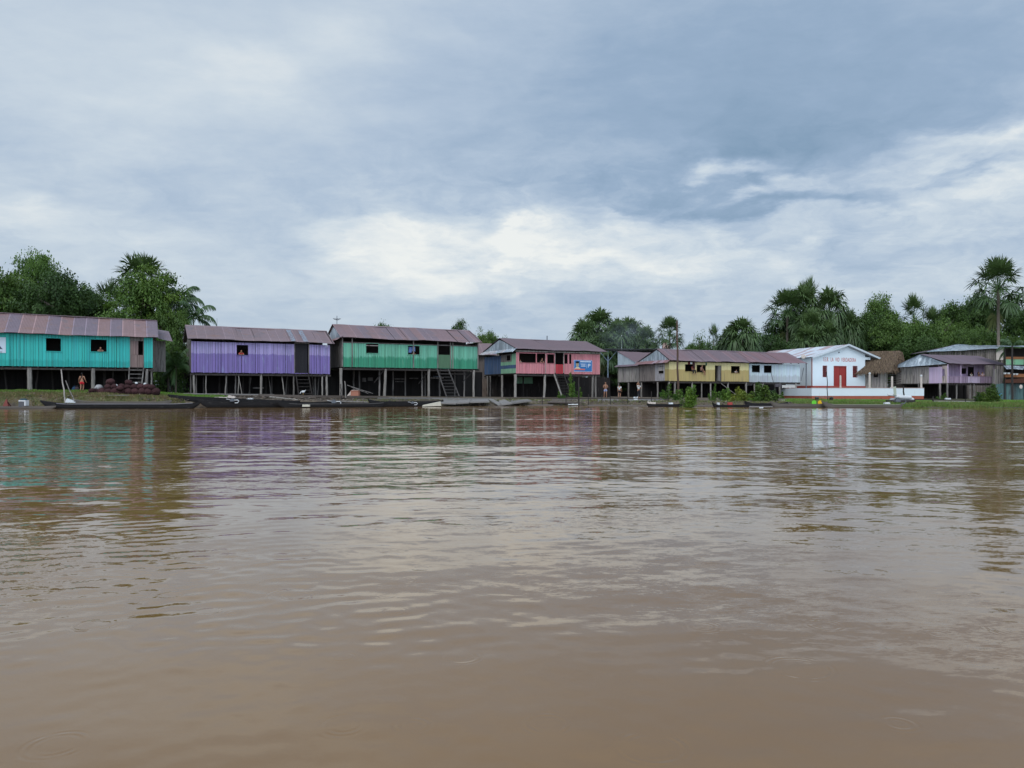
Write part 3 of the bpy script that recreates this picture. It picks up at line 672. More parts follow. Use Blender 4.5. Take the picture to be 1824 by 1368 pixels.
T('dark', 1960, 560, 152, 'dark tree outside the frame past the two-storey house', 70)
T('round_b', 2050, 560, 146, 'leafy tree far outside the frame down the bank', 70)
T('round_a', -190, 490, 96, 'tree outside the frame behind the turquoise house', 70)
# low trees that close the view between the stilts
for i, (px, py, d) in enumerate([(20, 640, 96), (110, 640, 95), (200, 632, 96), (290, 622, 96), (340, 630, 98), (420, 640, 100), (500, 636, 104), (585, 630, 100), (660, 640, 108), (745, 636, 104), (830, 634, 104), (905, 640, 112), (985, 642, 112), (1130, 640, 124), (1220, 640, 128), (1310, 645, 130), (1400, 648, 132)]):
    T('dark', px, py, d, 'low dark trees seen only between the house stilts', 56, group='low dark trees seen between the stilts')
# bushes along the water
def bush_proto(key, seed, H, rx, tones, leaf=.115, n=70):
    """upright leafy shoots of uneven height"""
    r = np.random.default_rng(seed); Vs = []; Cs = []; mb = MB(); k = max(7, n // 5)
    for i in range(k):
        a = r.uniform(0, 6.28); q = rx * r.random() ** .6 * .8; h = H * (1.02 if i == 0 else r.uniform(.45, .98) * (1 - .35 * (q / rx) ** 2)); lean = r.uniform(.0, .25) * rx
        b0 = np.array([math.cos(a) * q * .6, math.sin(a) * q * .6, -.1]); b1 = np.array([math.cos(a) * (q + lean), math.sin(a) * (q + lean), h])
        mb.tube([b0, (b0 + b1) / 2 + np.array([.03, 0, 0]), b1], [.022, .015, .005], 5)
        m = int(300 * h / H); t = r.random(m) ** .75; p = b0 + (b1 - b0) * t[:, None] + r.normal(size=(m, 3)) * (np.array([.20, .20, .10]) * rx * (1.15 - .75 * t[:, None]))
        nr = r.normal(size=(m, 3)) * .7 + np.array([0, 0, .5]); nr /= np.linalg.norm(nr, axis=1, keepdims=True); u = r.normal(size=(m, 3)); u -= nr * (u * nr).sum(1, keepdims=True); u /= np.linalg.norm(u, axis=1, keepdims=True); w = np.cross(nr, u)
        sz = leaf * r.uniform(.6, 1.4, size=(m, 1)); Vs.append(np.stack([p - u * sz * .7, p + w * sz * .4, p + u * sz * .7, p - w * sz * .4], 1).reshape(-1, 3)); f = r.random()
        Cs.append((np.array(tones[0]) * (1 - f) + np.array(tones[1]) * f) * r.uniform(.7, 1.3, size=(m, 1)))
    V = np.concatenate(Vs); V[:, 2] = np.maximum(V[:, 2], .02); C = np.concatenate(Cs)
    me = np_mesh('foliage', V, quads(len(C)), C, M_leaf)
    st = mb.build('stem', M_bark); PROTO[key] = dict(parts=[('stem', st.data), ('foliage', me.data)], H=H, rx=rx)
    bpy.data.objects.remove(me); bpy.data.objects.remove(st)
bush_proto('shore_g', 21, 2, 1.0, ((1.1, 1.3, .8), (2.3, 2.2, 1.0)))
bush_proto('shore_y', 22, 2, 1.0, ((2.0, 1.7, .9), (4.6, 2.7, 1.3)))
bush_proto('shore_d', 23, 2, 1.0, ((.8, .9, .7), (1.7, 1.5, .8)), n=95)
bush_proto('shore_s', 24, 2, .8, ((.9, 1.2, .7), (1.8, 1.8, .9)), n=30)
def shore(key, px, pt, pb, hw, label, d=None):
    d = F * CZ / (pb - HZ) + .25 if d is None else d
    return place_tree(key, px, pt, d, label, hw, name='bush', cat='bush', pybase=pb)
shore('shore_s', 1187, 684, 712, 14, 'thin leafy bush beside the foot of the brown pole', 80)
shore('shore_g', 1222, 687, 726, 20, 'broad green bush standing in the water below the yellow house')
shore('shore_s', 1207, 694, 713, 12, 'small bush behind the broad green bush at the brown pole', 78)
shore('shore_s', 1269, 684, 716, 8, 'tall thin bush below the yellow house doorway', 76)
shore('shore_g', 1288, 692, 722, 16, 'pointed green bush below the yellow house with the small window')
shore('shore_y', 1322, 690, 722, 20, 'orange-yellow bush where the yellow and pale houses meet')
shore('shore_y', 1308, 706, 723, 16, 'low yellowing bush at the waterline between two taller bushes')
shore('shore_d', 1362, 682, 722, 24, 'largest dark rounded bush below the pale blue house')
shore('shore_s', 1388, 698, 717, 10, 'sparse bush at the last stilts of the pale blue house')
shore('shore_g', 1342, 706, 723, 14, 'low green bush at the foot of the dark rounded bush')
shore('shore_d', 1760, 686, 723, 20, 'dark bush on the bank under the mauve house stair', 70)
shore('shore_s', 1738, 708, 722, 12, 'small low bush next to the bank bush under the mauve house', 70)
shore('shore_s', 1677, 700, 712, 9, 'small green plant among the mauve house stilts', 104)
shore('shore_s', 1017, 664, 708, 10, 'tall creeping plant growing up the pink house stair', 82)
shore('shore_s', 1000, 697, 712, 8, 'low plant beside the foot of the pink house stair', 80)
shore('shore_s', 1028, 690, 708, 9, 'leafy plant behind the stair of the pink house', 84)

def debris(name, px0, px1, n, seed):
    r = random.Random(seed); mb = MB()
    for i in range(n):
        px = r.uniform(px0, px1); e = lerp(px, E_X, E_Y); d = e + r.uniform(-.3, 5.5) ** 1 if r.random() < .8 else e + r.uniform(0, 9)
        x = PX(px, d); z = max(gz(x, d), 0) + .02; a = r.gauss(0, .5); l = r.uniform(.08, .5) * (1 if r.random() < .9 else 2.5); t = r.choice((.35, .5, .8, 1.2, 1.8)) * r.uniform(.7, 1.2); k = r.uniform(.015, .045)
        p = Vector((x, d, z)); q = p + Vector((math.cos(a) * l, math.sin(a) * l, r.uniform(-.03, .12)))
        if r.random() < .6: mb.beam(p, q, k * 2, k, (t, t * .93, t * .85))
        else: mb.ball(p, (k * 3, k * 3, k * 2), (t * .7, t * .6, t * .5), 6, 4, jit=.25)
    tag(mb.build(name, M_wood), kind='stuff')
debris('debris', 300, 1420, 1500, 3)
debris('debris', -120, 330, 260, 4)
# ------------------------------------------------------------ houses
class House:
    """local frame: x along the front wall, y towards the back, z up from world 0; origin = front corner nearer the boat"""
    def __init__(s, name, label, cat, px, d, k, group=None):
        s.x0, s.d0, s.a = PX(px, d), d, math.atan(k); s.ca, s.sa = math.cos(s.a), math.sin(s.a)
        s.t = thing(name, label, cat, (s.x0, d, 0), s.a, group)
    def X(s, px, y=0.0):                       # front-plane x of a photo column (plane at depth y in the house)
        u = (px - 912) / F; bx, bd = s.x0 - s.sa * y, s.d0 + s.ca * y
        return (u * bd - bx) / (s.ca - u * s.sa)
    def Y(s, px, x=0.0):                       # side-plane y of a photo column
        u = (px - 912) / F; bx, bd = s.x0 + s.ca * x, s.d0 + s.sa * x
        return (u * bd - bx) / (-s.sa - u * s.ca)
    def Z(s, py, x=0.0, y=0.0): return ZY(py, s.d0 + s.sa * x + s.ca * y)
    def W(s, x, y, z): return (s.x0 + s.ca * x - s.sa * y, s.d0 + s.sa * x + s.ca * y, z)
    def G(s, x, y=0.0): w = s.W(x, y, 0); return gz(w[0], w[1])
    def rect(s, px0, px1, py0, py1, y=0.0):
        xa, xb = s.X(px0, y), s.X(px1, y); xm = (xa + xb) / 2
        return (xa, xb, s.Z(py1, xm, y), s.Z(py0, xm, y))
def boards(mb, ax, fix, a0, a1, z0, z1, openings=(), bw=.2, seed=0, th=.025, gap=.02, var=.1, out=-1, jig=.02, tint=None):
    """upright boards along axis ax ('x' or 'y') in the plane fix; z0, z1 numbers or functions of a"""
    r = random.Random(seed); cuts = {round(a0, 3), round(a1, 3)}
    for o in openings: cuts |= {round(max(a0, min(a1, o[0])), 3), round(max(a0, min(a1, o[1])), 3)}
    cuts = sorted(cuts); segs = []
    for c0, c1 in zip(cuts, cuts[1:]):
        n = max(1, round((c1 - c0) / bw)); w = [r.uniform(.5, 1.55) for _ in range(n)]; t = sum(w); q = c0
        for v in w: segs.append((q, q + (c1 - c0) * v / t)); q += (c1 - c0) * v / t
    f0 = z0 if callable(z0) else (lambda a: z0); f1 = z1 if callable(z1) else (lambda a: z1)
    for s0, s1 in segs:
        m = (s0 + s1) / 2; v = 1 + r.uniform(-var, var)
        c = (v, v * r.uniform(.97, 1.03), v * r.uniform(.97, 1.03)) if tint is None else tuple(q * v for q in tint(m))
        cutlist = [(o[2], o[3]) for o in openings if o[0] - .002 < m < o[1] + .002]
        cutlist.sort(); lo = None; spans = []; base = -1e9
        for oz0, oz1 in cutlist + [(1e9, 1e9)]: spans.append((base, oz0)); base = oz1
        for b, t in spans:
            g = (r.uniform(.3, 1.0) if r.random() < .7 else r.uniform(1.2, 2.2)) * gap / 2; dz = r.uniform(0, jig); dy = r.uniform(-.007, .007)
            zl0, zl1 = max(f0(s0) - dz, b), max(f0(s1) - dz, b); zh0, zh1 = min(f1(s0), t), min(f1(s1), t)
            if zh0 - zl0 < .03 and zh1 - zl1 < .03: continue
            zh0 = max(zh0, zl0 + .01); zh1 = max(zh1, zl1 + .01)
            y0, y1 = fix + dy, fix + dy + th
            if ax == 'x': p = [(s0 + g, y0, zl0), (s1 - g, y0, zl1), (s1 - g, y1, zl1), (s0 + g, y1, zl0), (s0 + g, y0, zh0), (s1 - g, y0, zh1), (s1 - g, y1, zh1), (s0 + g, y1, zh0)]
            else: p = [(y1, s0 + g, zl0), (y1, s1 - g, zl1), (y0, s1 - g, zl1), (y0, s0 + g, zl0), (y1, s0 + g, zh0), (y1, s1 - g, zh1), (y0, s1 - g, zh1), (y0, s0 + g, zh0)]
            mb.hexa(p, c)
def sheet_roof(mb, A, B, C_, D, seed=0, tones=((1, 1, 1),), pitch=.1, amp=.014, sheet=.83, laps=1, seam=1.35, sag=.0, seam_p=.6):
    """corrugated sheets: A-B is the eave, D-C the ridge (or the other edge)"""
    A, B, C_, D = map(Vector, (A, B, C_, D)); r = random.Random(seed)
    L = (B - A).length; n = max(2, int(L / pitch)); cols = n * 4
    nrm = (B - A).cross(D - A).normalized()
    if nrm.z < 0: nrm = -nrm
    rows = 5 * laps; ns = int(L / sheet) + 2; tn = []
    for i in range(ns): tn.append([r.choice(tones) for _ in range(laps)])
    sm = [r.random() < seam_p for _ in range(ns)]; off = [r.uniform(0, .012) for _ in range(ns)]
    b = len(mb.v); edge = [r.uniform(-.06, .05) for _ in range(ns)]
    for j in range(rows + 1):
        v = j / rows
        for i in range(cols + 1):
            u = i / cols; si = int(u * L / sheet)
            p = (A * (1 - u) + B * u) * (1 - v) + (D * (1 - u) + C_ * u) * v
            if j == 0: p = p + (A - D).normalized() * edge[si]
            h = amp * math.cos(2 * math.pi * u * n) + off[si] - sag * 4 * v * (1 - v) + .006 * (v * laps - int(v * laps * .999)) * 0
            h += .02 * math.sin(u * L * .9 + seed) * math.sin(v * 3.1) + .03 * math.sin(p.x * .8 + seed * .01) + .018 * math.sin(p.x * 2.3)
            p = p + nrm * h; mb.v.append(tuple(p))
    for j in range(rows):
        for i in range(cols):
            a = b + j * (cols + 1) + i; mb.f.append([a, a + 1, a + cols + 2, a + cols + 1])
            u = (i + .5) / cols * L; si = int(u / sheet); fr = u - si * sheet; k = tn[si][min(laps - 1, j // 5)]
            if sm[si] and fr < .07: k = tuple(q * seam for q in k)  # lap seam; a lighter tint paints the sheet-edge highlight
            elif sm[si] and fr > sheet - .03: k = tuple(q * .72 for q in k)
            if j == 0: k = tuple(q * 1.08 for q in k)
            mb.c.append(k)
def win_frame(h, r, parent, m, y=-.03, w=.05, name='window', sill=True, bars=0):
    x0, x1, z0, z1 = r; mb = MB()
    mb.box(x0 - w, x0, y, y + .07, z0, z1); mb.box(x1, x1 + w, y, y + .07, z0, z1)
    mb.box(x0 - w, x1 + w, y - .003, y + .07, z1, z1 + w); mb.box(x0 - w - .02, x1 + w + .02, y - .03, y + .09, z0 - w, z0)
    for i in range(bars): q = x0 + (x1 - x0) * (i + 1) / (bars + 1); mb.box(q - .012, q + .012, y + .02, y + .04, z0, z1)
    return mb.build(name, m, parent)
def stilt(h, x, y, z1, r=.11, m=None, tilt=0, seed=None, z0=None):
    rr = random.Random(seed if seed is not None else int(x * 100 + y * 7)); z0 = h.G(x, y) if z0 is None else z0
    mb = MB(); n = 5; pts = []; ra = []
    for i in range(n + 1):
        f = i / n; pts.append((x + tilt * (1 - f) + rr.uniform(-.02, .02), y + rr.uniform(-.02, .02), z0 - .25 + (z1 - z0 + .25) * f)); ra.append(r * rr.uniform(.88, 1.12))
    pts[-1] = (x, y, z1); v = rr.uniform(.75, 1.2)
    mb.tube(pts, ra, 8, (v, v, v), jit=.06); return mb.build('stilt', m or M_wood_p, h.t)
def ladder(h, x0, x1, ztop, y_top, x0b, x1b, ybot, steps=7, m=None, w=.08, rung=.05):
    m = m or M_wood; L = MB(); zb = h.G((x0b + x1b) / 2, ybot)
    lad = bpy.data.objects.new('stair', None); COL.objects.link(lad); lad.parent = h.t
    for a, b in ((x0, x0b), (x1, x1b)):
        mb = MB(); mb.beam((a, y_top, ztop), (b, ybot, zb - .05), w, .12); mb.build('side_rail', m, lad)
    for i in range(steps):
        f = (i + .6) / steps; mb = MB()
        z = ztop + (zb - ztop) * f; y = y_top + (ybot - y_top) * f
        mb.box(x0 + (x0b - x0) * f - .03, x1 + (x1b - x1) * f + .03, y - .09, y + .09, z - rung / 2, z + rung / 2); mb.build('tread', m, lad)
    return lad
def shell(h, L, D, zf, zw, ptop, inside=M_inside, screen=True, ext=3.2):
    """floor, joists, back and far walls"""
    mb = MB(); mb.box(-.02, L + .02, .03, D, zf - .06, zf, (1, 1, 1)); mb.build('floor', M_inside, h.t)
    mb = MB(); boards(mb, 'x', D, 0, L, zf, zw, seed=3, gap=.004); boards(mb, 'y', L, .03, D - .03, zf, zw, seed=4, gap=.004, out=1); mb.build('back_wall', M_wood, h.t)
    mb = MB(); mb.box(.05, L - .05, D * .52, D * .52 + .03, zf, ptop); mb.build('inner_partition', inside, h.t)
    mb = MB(); rr = random.Random(int(L * 10))
    mb.beam((-.1, .12, zf - .24), (L + .1, .12, zf - .24), .12, .16, (1.3, 1.3, 1.3))
    for yy in (D * .5, D - .15): mb.beam((-.1, yy, zf - .24), (L + .1, yy, zf - .24), .12, .16)
    x = .15
    while x < L:
        mb.box(x, x + .07, -.07 - rr.uniform(0, .06), D, zf - .16, zf - .062, (1.6, 1.6, 1.6)); x += rr.uniform(.5, .75)
    mb.build('floor_joist', M_wood_d, h.t)
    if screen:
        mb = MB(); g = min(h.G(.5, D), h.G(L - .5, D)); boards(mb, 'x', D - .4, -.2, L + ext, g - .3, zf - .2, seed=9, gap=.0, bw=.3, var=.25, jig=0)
        mb.build('under_house_shade_sheet', M_under, h.t)  # dark sheet added behind the stilts, shade put into its colour
def gable_roof(h, L, D, ze, zr, oh=.5, ol=.35, orr=.4, yr=None, m=M_roof, tones=((1, 1, 1),), seed=0, seam_p=.6, zl=0, zrr=0, laps=1, cap=(1.5, 1.5, 1.5), ze_b=None, seam=1.35):
    """ze at the front drip edge, zr ridge (zl/zrr: extra height at each end)"""
    yr = D / 2 if yr is None else yr; zb = ze if ze_b is None else ze_b
    mb = MB(); sheet_roof(mb, (-ol, -oh, ze + zl), (L + orr, -oh, ze + zrr), (L + orr, yr, zr + zrr), (-ol, yr, zr + zl), seed, tones, seam_p=seam_p, laps=laps, seam=seam)
    sheet_roof(mb, (L + orr, D + oh, zb + zrr), (-ol, D + oh, zb + zl), (-ol, yr, zr + zl), (L + orr, yr, zr + zrr), seed + 1, tones, seam_p=seam_p)
    mb.build('corrugated_roof', m, h.t)
    mb = MB(); z1, z2 = zr + zl + .03, zr + zrr + .03
    for s in (-1, 1):
        mb.add([(-ol, yr, z1), (L + orr, yr, z2), (L + orr, yr + s * .2, z2 - .09), (-ol, yr + s * .2, z1 - .09)], [(0, 1, 2, 3)], cap)
    mb.build('ridge_cap', m, h.t)
    mb = MB(); n = max(3, int(L / 1.3))                       # rafters and purlins under the sheets
    for i in range(n + 1):
        x = -ol + .15 + (L + ol + orr - .3) * i / n
        mb.beam((x, -oh + .05, ze - .06), (x, yr, zr - .07), .06, .09); mb.beam((x, yr, zr - .07), (x, D + oh - .05, zb - .06), .06, .09)
    mb.beam((-ol, -.02, ze + (zr - ze) * oh / (yr + oh) - .16), (L + orr, -.02, ze + (zr - ze) * oh / (yr + oh) - .16), .09, .12)
    mb.build('rafter', M_wood_d, h.t)
def skirt(h, D, z, drop, out, m, seed=0, y0=-.45, tones=((1, 1, 1), (1.3, 1.0, .9), (.8, .8, .9))):
    mb = MB(); sheet_roof(mb, (-out, D + .3, z - drop), (-out, y0, z - drop), (.02, y0, z), (.02, D + .3, z), seed, tones); mb.build('gable_skirt_roof', m, h.t)
def gable_end(h, D, z, ze, zr, yr, m, x=-.06, seed=0, bw=.83, oh=0.0, th=.012):
    mb = MB(); f = lambda y: ze + (zr - ze) * (y + .0) / yr if y < yr else zr - (zr - ze) * (y - yr) / (D - yr)
    n = 0; mb2 = MB(); boards(mb, 'y', x, -oh, D + oh, lambda a: z, lambda a: f(a) - .05, bw=bw, seed=seed, th=th, gap=.004, var=.12, jig=.0)
    return mb.build('gable_end', m, h.t)

BUILD = {}
M_step = mat('grey_step_wood', (.11, .10, .095), .85, .4)
# ---- 1 turquoise house
h = House('stilt_house', 'long turquoise plank house on thick posts with striped grey and rust-red roof', 'house', 0, 63, .5)
L = h.X(272); D = 6.0; zf, zw = 3.47, 6.02; XA = -7.0
win = [h.rect(82, 108.5, 602.5, 625.5), h.rect(161.5, 190, 605, 626.5)]
door = h.rect(231.5, 256, 603.5, 656); door = (door[0], door[1], zf - .02, zw + .3)
farw = (-4.6, -3.4, win[0][2], win[0][3])
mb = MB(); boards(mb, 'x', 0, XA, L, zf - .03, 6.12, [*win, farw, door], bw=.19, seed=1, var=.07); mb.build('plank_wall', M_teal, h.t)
mb = MB(); boards(mb, 'y', L, .03, 1.0, zf, 6.1, bw=.2, seed=2); mb.build('corner_plank', M_teal, h.t)
shell(h, L, D, zf, 6.2, 7.5, ext=.2); mb = MB(); mb.box(XA, 0, .03, D, zf - .06, zf); mb.box(XA, 0, D, D + .03, zf, 6.2); mb.box(XA, 0, D * .52 - .04, D * .52 - .005, 6.0, 7.5); mb.box(XA, XA + .03, .03, D, zf, 6.2); mb.box(XA, 0, D * .52, D * .52 + .03, zf, 6.0)
mb.beam((XA, .12, zf - .24), (0, .12, zf - .24), .12, .18, (1.5, 1.5, 1.5)); mb.build('floor_extension', M_wood_d, h.t)
mb = MB(); boards(mb, 'x', D - .42, XA, -.2, 1.0, zf - .2, seed=19, gap=.0, bw=.3, var=.25); mb.build('under_house_shade_sheet', M_under, h.t)  # same added dark sheet, continued under the extension
for w in win + [farw]: win_frame(h, w, h.t, M_teal, w=.045)
dx0, dx1 = door[0], door[1]
dd = MB(); zt = h.Z(608, L); xm = (dx0 + dx1) / 2 + .12
boards(dd, 'x', .02, dx0 + .06, xm, zf + 1.1, zt, bw=.2, seed=5); boards(dd, 'x', .03, dx0 + .06, dx1 - .05, zf, zf + 1.08, bw=.2, seed=6)
dobj = dd.build('door', mat('brown_door_boards', (.23, .165, .15), .85, .35), h.t); tag(dobj, 'weathered brown stable door with its upper half ajar')
mb = MB(); mb.box(dx0, dx0 + .06, -.03, .05, zf, 6.1); mb.box(dx1 - .05, dx1, -.03, .05, zf, 6.1); mb.box(dx0 + .06, dx1 - .05, -.03, .05, zt, zt + .07); mb.box(dx0 + .06, dx1 - .05, .0, .03, zt + .07, 6.1); mb.build('door_frame', M_wood, h.t)
gray, red = (.92, 1.0, 1.12), (1.22, 1.10, 1.02)
mb = MB(); ze0, ze1, zr0, zr1 = 6.12, 6.08, 8.02, 7.86
seq = [gray, red, gray, red, red, gray, red, gray, red, gray, red, gray, red, red]
def striped(mb, xa, xb, n, seqs, z00, z01, z10, z11, ya, yb):
    for i in range(n):
        u0, u1 = i / n, (i + 1) / n; xx0, xx1 = xa + (xb - xa) * u0, xa + (xb - xa) * u1
        sheet_roof(mb, (xx0, ya, z00 + (z01 - z00) * u0), (xx1, ya, z00 + (z01 - z00) * u1), (xx1, yb, z10 + (z11 - z10) * u1), (xx0, yb, z10 + (z11 - z10) * u0), i, (seqs[i % len(seqs)],), sheet=(xx1 - xx0) * 1.01, seam=1.7, seam_p=1)
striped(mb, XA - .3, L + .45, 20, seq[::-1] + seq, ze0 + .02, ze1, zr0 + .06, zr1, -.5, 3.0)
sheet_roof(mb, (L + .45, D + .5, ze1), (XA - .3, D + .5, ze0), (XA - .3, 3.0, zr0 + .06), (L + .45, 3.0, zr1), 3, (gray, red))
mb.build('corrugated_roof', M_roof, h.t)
mb = MB(); mb.beam((XA - .3, 3.0, zr0 + .10), (L + .45, 3.0, zr1 + .04), .3, .03, (1.7, 1.75, 1.8)); mb.build('ridge_cap', M_roof, h.t)
mb = MB(); boards(mb, 'y', L + .02, .9, D, zf, lambda y: 6.2 + (1.55 * (y / 3) if y < 3 else 1.55 * (6 - y) / 3), seed=8); mb.build('gable_end', M_wood, h.t)
# small lean-to behind the end wall
mb = MB(); boards(mb, 'x', 2.6, L + .05, L + 1.15, zf - .3, 6.0, bw=.18, seed=12); mb.build('lean_to_wall', M_wood, h.t)
mb = MB(); sheet_roof(mb, (L + .5, 1.6, 6.15), (L + 1.7, 1.6, 5.95), (L + 1.5, 4.6, 7.1), (L + .4, 4.6, 7.2), 5, (gray,)); mb.build('lean_to_roof', M_roof, h.t)
for px, r in ((-110, .16), (52.5, .17), (166, .16)): x = h.X(px); stilt(h, x, .15, zf - .16, r)
for px, r in ((262, .13),): stilt(h, h.X(px), .15, zf - .16, r, M_wood_l, tilt=-.1)
stilt(h, h.X(270), .5, zf - .1, .07)
for x in np.arange(XA + .5, L, 2.8): stilt(h, float(x), 3.0, zf - .16, .11, M_wood_d)
ladder(h, h.X(230.5), h.X(256), zf - .05, -.05, h.X(228, -1.1), h.X(251, -1.1), -1.1, 6)
# poster on the wall
def poster(h, px0, px1, py0, py1, label_part, kind):
    r = h.rect(px0, px1, py0, py1); x0, x1, z0, z1 = r; w, hh = x1 - x0, z1 - z0; y = -.035
    if kind == 'pale':
        p = MB(); p.box(x0, x1, y, y + .012, z0, z1); p = p.build('poster', mat('pale_poster', (.56, .66, .74), .4, .03), h.t)
        q = MB(); q.box(x0 + .08, x1 - .45 * w, y - .005, y - .002, z0 + .12 * hh, z0 + .2 * hh); q.box(x0 + .08, x1 - .25 * w, y - .005, y - .002, z0 + .04 * hh, z0 + .07 * hh, (1, 1, 1)); q.build('lettering', mat('poster_dark_print', (.03, .04, .07), .5, .05), p)
        q = MB(); q.tube([(x0 + .42 * w, y - .004, z0 + .60 * hh), (x0 + .42 * w, y - .007, z0 + .60 * hh)], .13 * w, 18); q.hexa([(x0 + .12 * w, y - .006, z0 + .24 * hh), (x0 + .78 * w, y - .006, z0 + .24 * hh), (x0 + .78 * w, y - .002, z0 + .24 * hh), (x0 + .12 * w, y - .002, z0 + .24 * hh), (x0 + .32 * w, y - .006, z0 + .46 * hh), (x0 + .56 * w, y - .006, z0 + .46 * hh), (x0 + .56 * w, y - .002, z0 + .46 * hh), (x0 + .32 * w, y - .002, z0 + .46 * hh)], (.25, .5, .9))
        q.build('printed_portrait', mat('poster_portrait', (.16, .13, .12), .5, .05), p)
    else:
        p = MB(); p.box(x0, x1, y, y + .012, z0, z1); p = p.build('poster', mat('poster_border', (.55, .62, .78), .4, .03), h.t); tag(p, 'blue election poster with a printed face and white marks')
        q = MB(); q.box(x0 + .04, x1 - .04, y - .004, y - .001, z0 + .04, z1 - .04); q.build('poster_field', mat('poster_blue', (.035, .17, .42), .4, .1), p)
        q = MB(); cx = x0 + .19 * w
        q.hexa([(x0 + .05, y - .008, z0 + .22 * hh), (x0 + .38 * w, y - .008, z0 + .22 * hh), (x0 + .38 * w, y - .005, z0 + .22 * hh), (x0 + .05, y - .005, z0 + .22 * hh), (x0 + .13 * w, y - .008, z0 + .40 * hh), (x0 + .25 * w, y - .008, z0 + .40 * hh), (x0 + .25 * w, y - .005, z0 + .40 * hh), (x0 + .13 * w, y - .005, z0 + .40 * hh)], (1.6, 1.7, 1.8))
        q.ball((cx, y - .006, z0 + .60 * hh), (.085 * w, .004, .20 * hh), (1, 1, 1), 16, 8); q.build('printed_face', mat('poster_face', (.42, .34, .22), .5, .05), p)
        q = MB(); q.ball((cx, y - .010, z0 + .80 * hh), (.10 * w, .003, .10 * hh), (1, 1, 1), 14, 7)
        for sx in (-.035, .035): q.ball((cx + sx * w, y - .012, z0 + .62 * hh), (.014 * w, .002, .016 * hh), (1, 1, 1), 8, 5)
        q.box(cx - .03 * w, cx + .03 * w, y - .013, y - .011, z0 + .50 * hh, z0 + .515 * hh); q.build('printed_hair', M_hair, p)
        q = MB(); Wt = (1, 1, 1)
        q.box(x0 + .34 * w, x1 - .07 * w, y - .008, y - .005, z0 + .83 * hh, z0 + .90 * hh); q.box(x0 + .36 * w, x0 + .64 * w, y - .008, y - .005, z0 + .64 * hh, z0 + .68 * hh)
        q.box(x0 + .40 * w, x0 + .62 * w, y - .008, y - .005, z0 + .55 * hh, z0 + .58 * hh); q.box(x0 + .38 * w, x0 + .64 * w, y - .008, y - .005, z0 + .45 * hh, z0 + .49 * hh); q.box(x0 + .69 * w, x0 + .70 * w, y - .008, y - .005, z0 + .3 * hh, z0 + .72 * hh)
        bx = x0 + .77 * w; q.box(bx, bx + .025 * w, y - .008, y - .005, z0 + .36 * hh, z0 + .68 * hh); q.box(bx + .025 * w, bx + .10 * w, y - .008, y - .005, z0 + .63 * hh, z0 + .68 * hh); q.box(bx + .10 * w, bx + .125 * w, y - .008, y - .005, z0 + .51 * hh, z0 + .68 * hh); q.box(bx + .025 * w, bx + .10 * w, y - .008, y - .005, z0 + .50 * hh, z0 + .55 * hh)
        q.build('lettering', mat('poster_white_print', (.75, .8, .85), .5, .03), p)
        q = MB(); q.box(x0 + .05, x0 + .60 * w, y - .012, y - .009, z0 + .13 * hh, z0 + .25 * hh, (1, 1, 1)); q.build('red_band', mat('poster_red_print', (.62, .16, .13), .5, .05), p)
poster(h, -15, 10.5, 600.5, 628.5, '', 'pale')
for px, y, ti in ((8, 2.2, .2), (68, 2.6, -.2), (93, 3.4, .1), (202, 2.2, -.1), (222, 3.2, .25), (250, 2, 0)): stilt(h, h.X(px, y), y, zf - .16, .07, M_wood_d, ti)
BUILD['teal'] = h

# ---- 2 purple house
h = House('stilt_house', 'purple plank house with a single window and a dark doorway over thin stilts', 'house', 340.5, 71.5, .5)
L = h.X(588); D = 6.0; zf = 3.19
w1 = h.rect(421.5, 442, 614.5, 632.5); dr = h.rect(525.5, 549.5, 612, 664); dr = (dr[0], dr[1], zf - .02, dr[3])
mb = MB(); boards(mb, 'x', 0, 0, L, zf - .04, lambda a: 6.02 + .0 * a, [w1, dr], bw=.24, seed=21, var=.08, gap=.028, jig=.05); mb.build('plank_wall', M_purp, h.t)
mb = MB(); boards(mb, 'y', 0, .03, D, zf, 5.9, seed=22); mb.build('side_wall', M_wood, h.t)
shell(h, L, D, zf, 5.9, 7.3); win_frame(h, w1, h.t, M_purp, w=.03)
mb = MB(); mb.box(dr[0] - .08, dr[0], -.035, .05, zf - .02, dr[3] + .08); mb.box(dr[1], dr[1] + .08, -.035, .05, zf - .02, dr[3] + .08); mb.box(dr[0], dr[1], -.035, .05, dr[3], dr[3] + .09); mb.build('door_frame', M_wood, h.t)
mb = MB(); boards(mb, 'x', .06, dr[0], dr[1] - .1, zf, dr[3], bw=.25, seed=27, gap=.004); tag(mb.build('door', mat('black_door_boards', (.022, .02, .024), .8, .2), h.t), 'dark closed plank door')
t1, t2, t3 = (1, 1, 1), (1.06, 1.08, 1.1), (1.0, .95, .93)
gable_roof(h, L, D, 6.22, 7.72, .45, .35, .35, 3.0, M_roof, (t1, t2, t3, t1), 31, .8, .03, -.03)
mb = MB(); s0 = h.X(520, 0) ; 
for xx in (L - 3.75, L - 2.75):
    for q in range(4): mb.box(xx + .05, xx + .42, 0, .0, 0, 0)
mb = MB()
for xx in (L - 3.9, L - 2.7): sheet_roof(mb, (xx, -.42, 6.27), (xx + .45, -.42, 6.27), (xx + .45, 2.6, 7.60), (xx, 2.6, 7.60), int(xx * 10), ((1, 1, 1),), sheet=2)
tag(mb.build('roof_patch', mat('blue_grey_patch', (.24, .28, .34), .5, .2, (6, 6, 6), spots=((.2, .15, .16), (5, 5, 5), .5, .8)), h.t), 'newer blue-grey sheets let into the rusty roof')
mb = MB(); boards(mb, 'y', -.02, 0, D, 5.85, lambda y: 6.2 + (1.45 * (y / 3) if y < 3 else 1.45 * (6 - y) / 3), seed=33); mb.build('gable_end', M_wood, h.t)
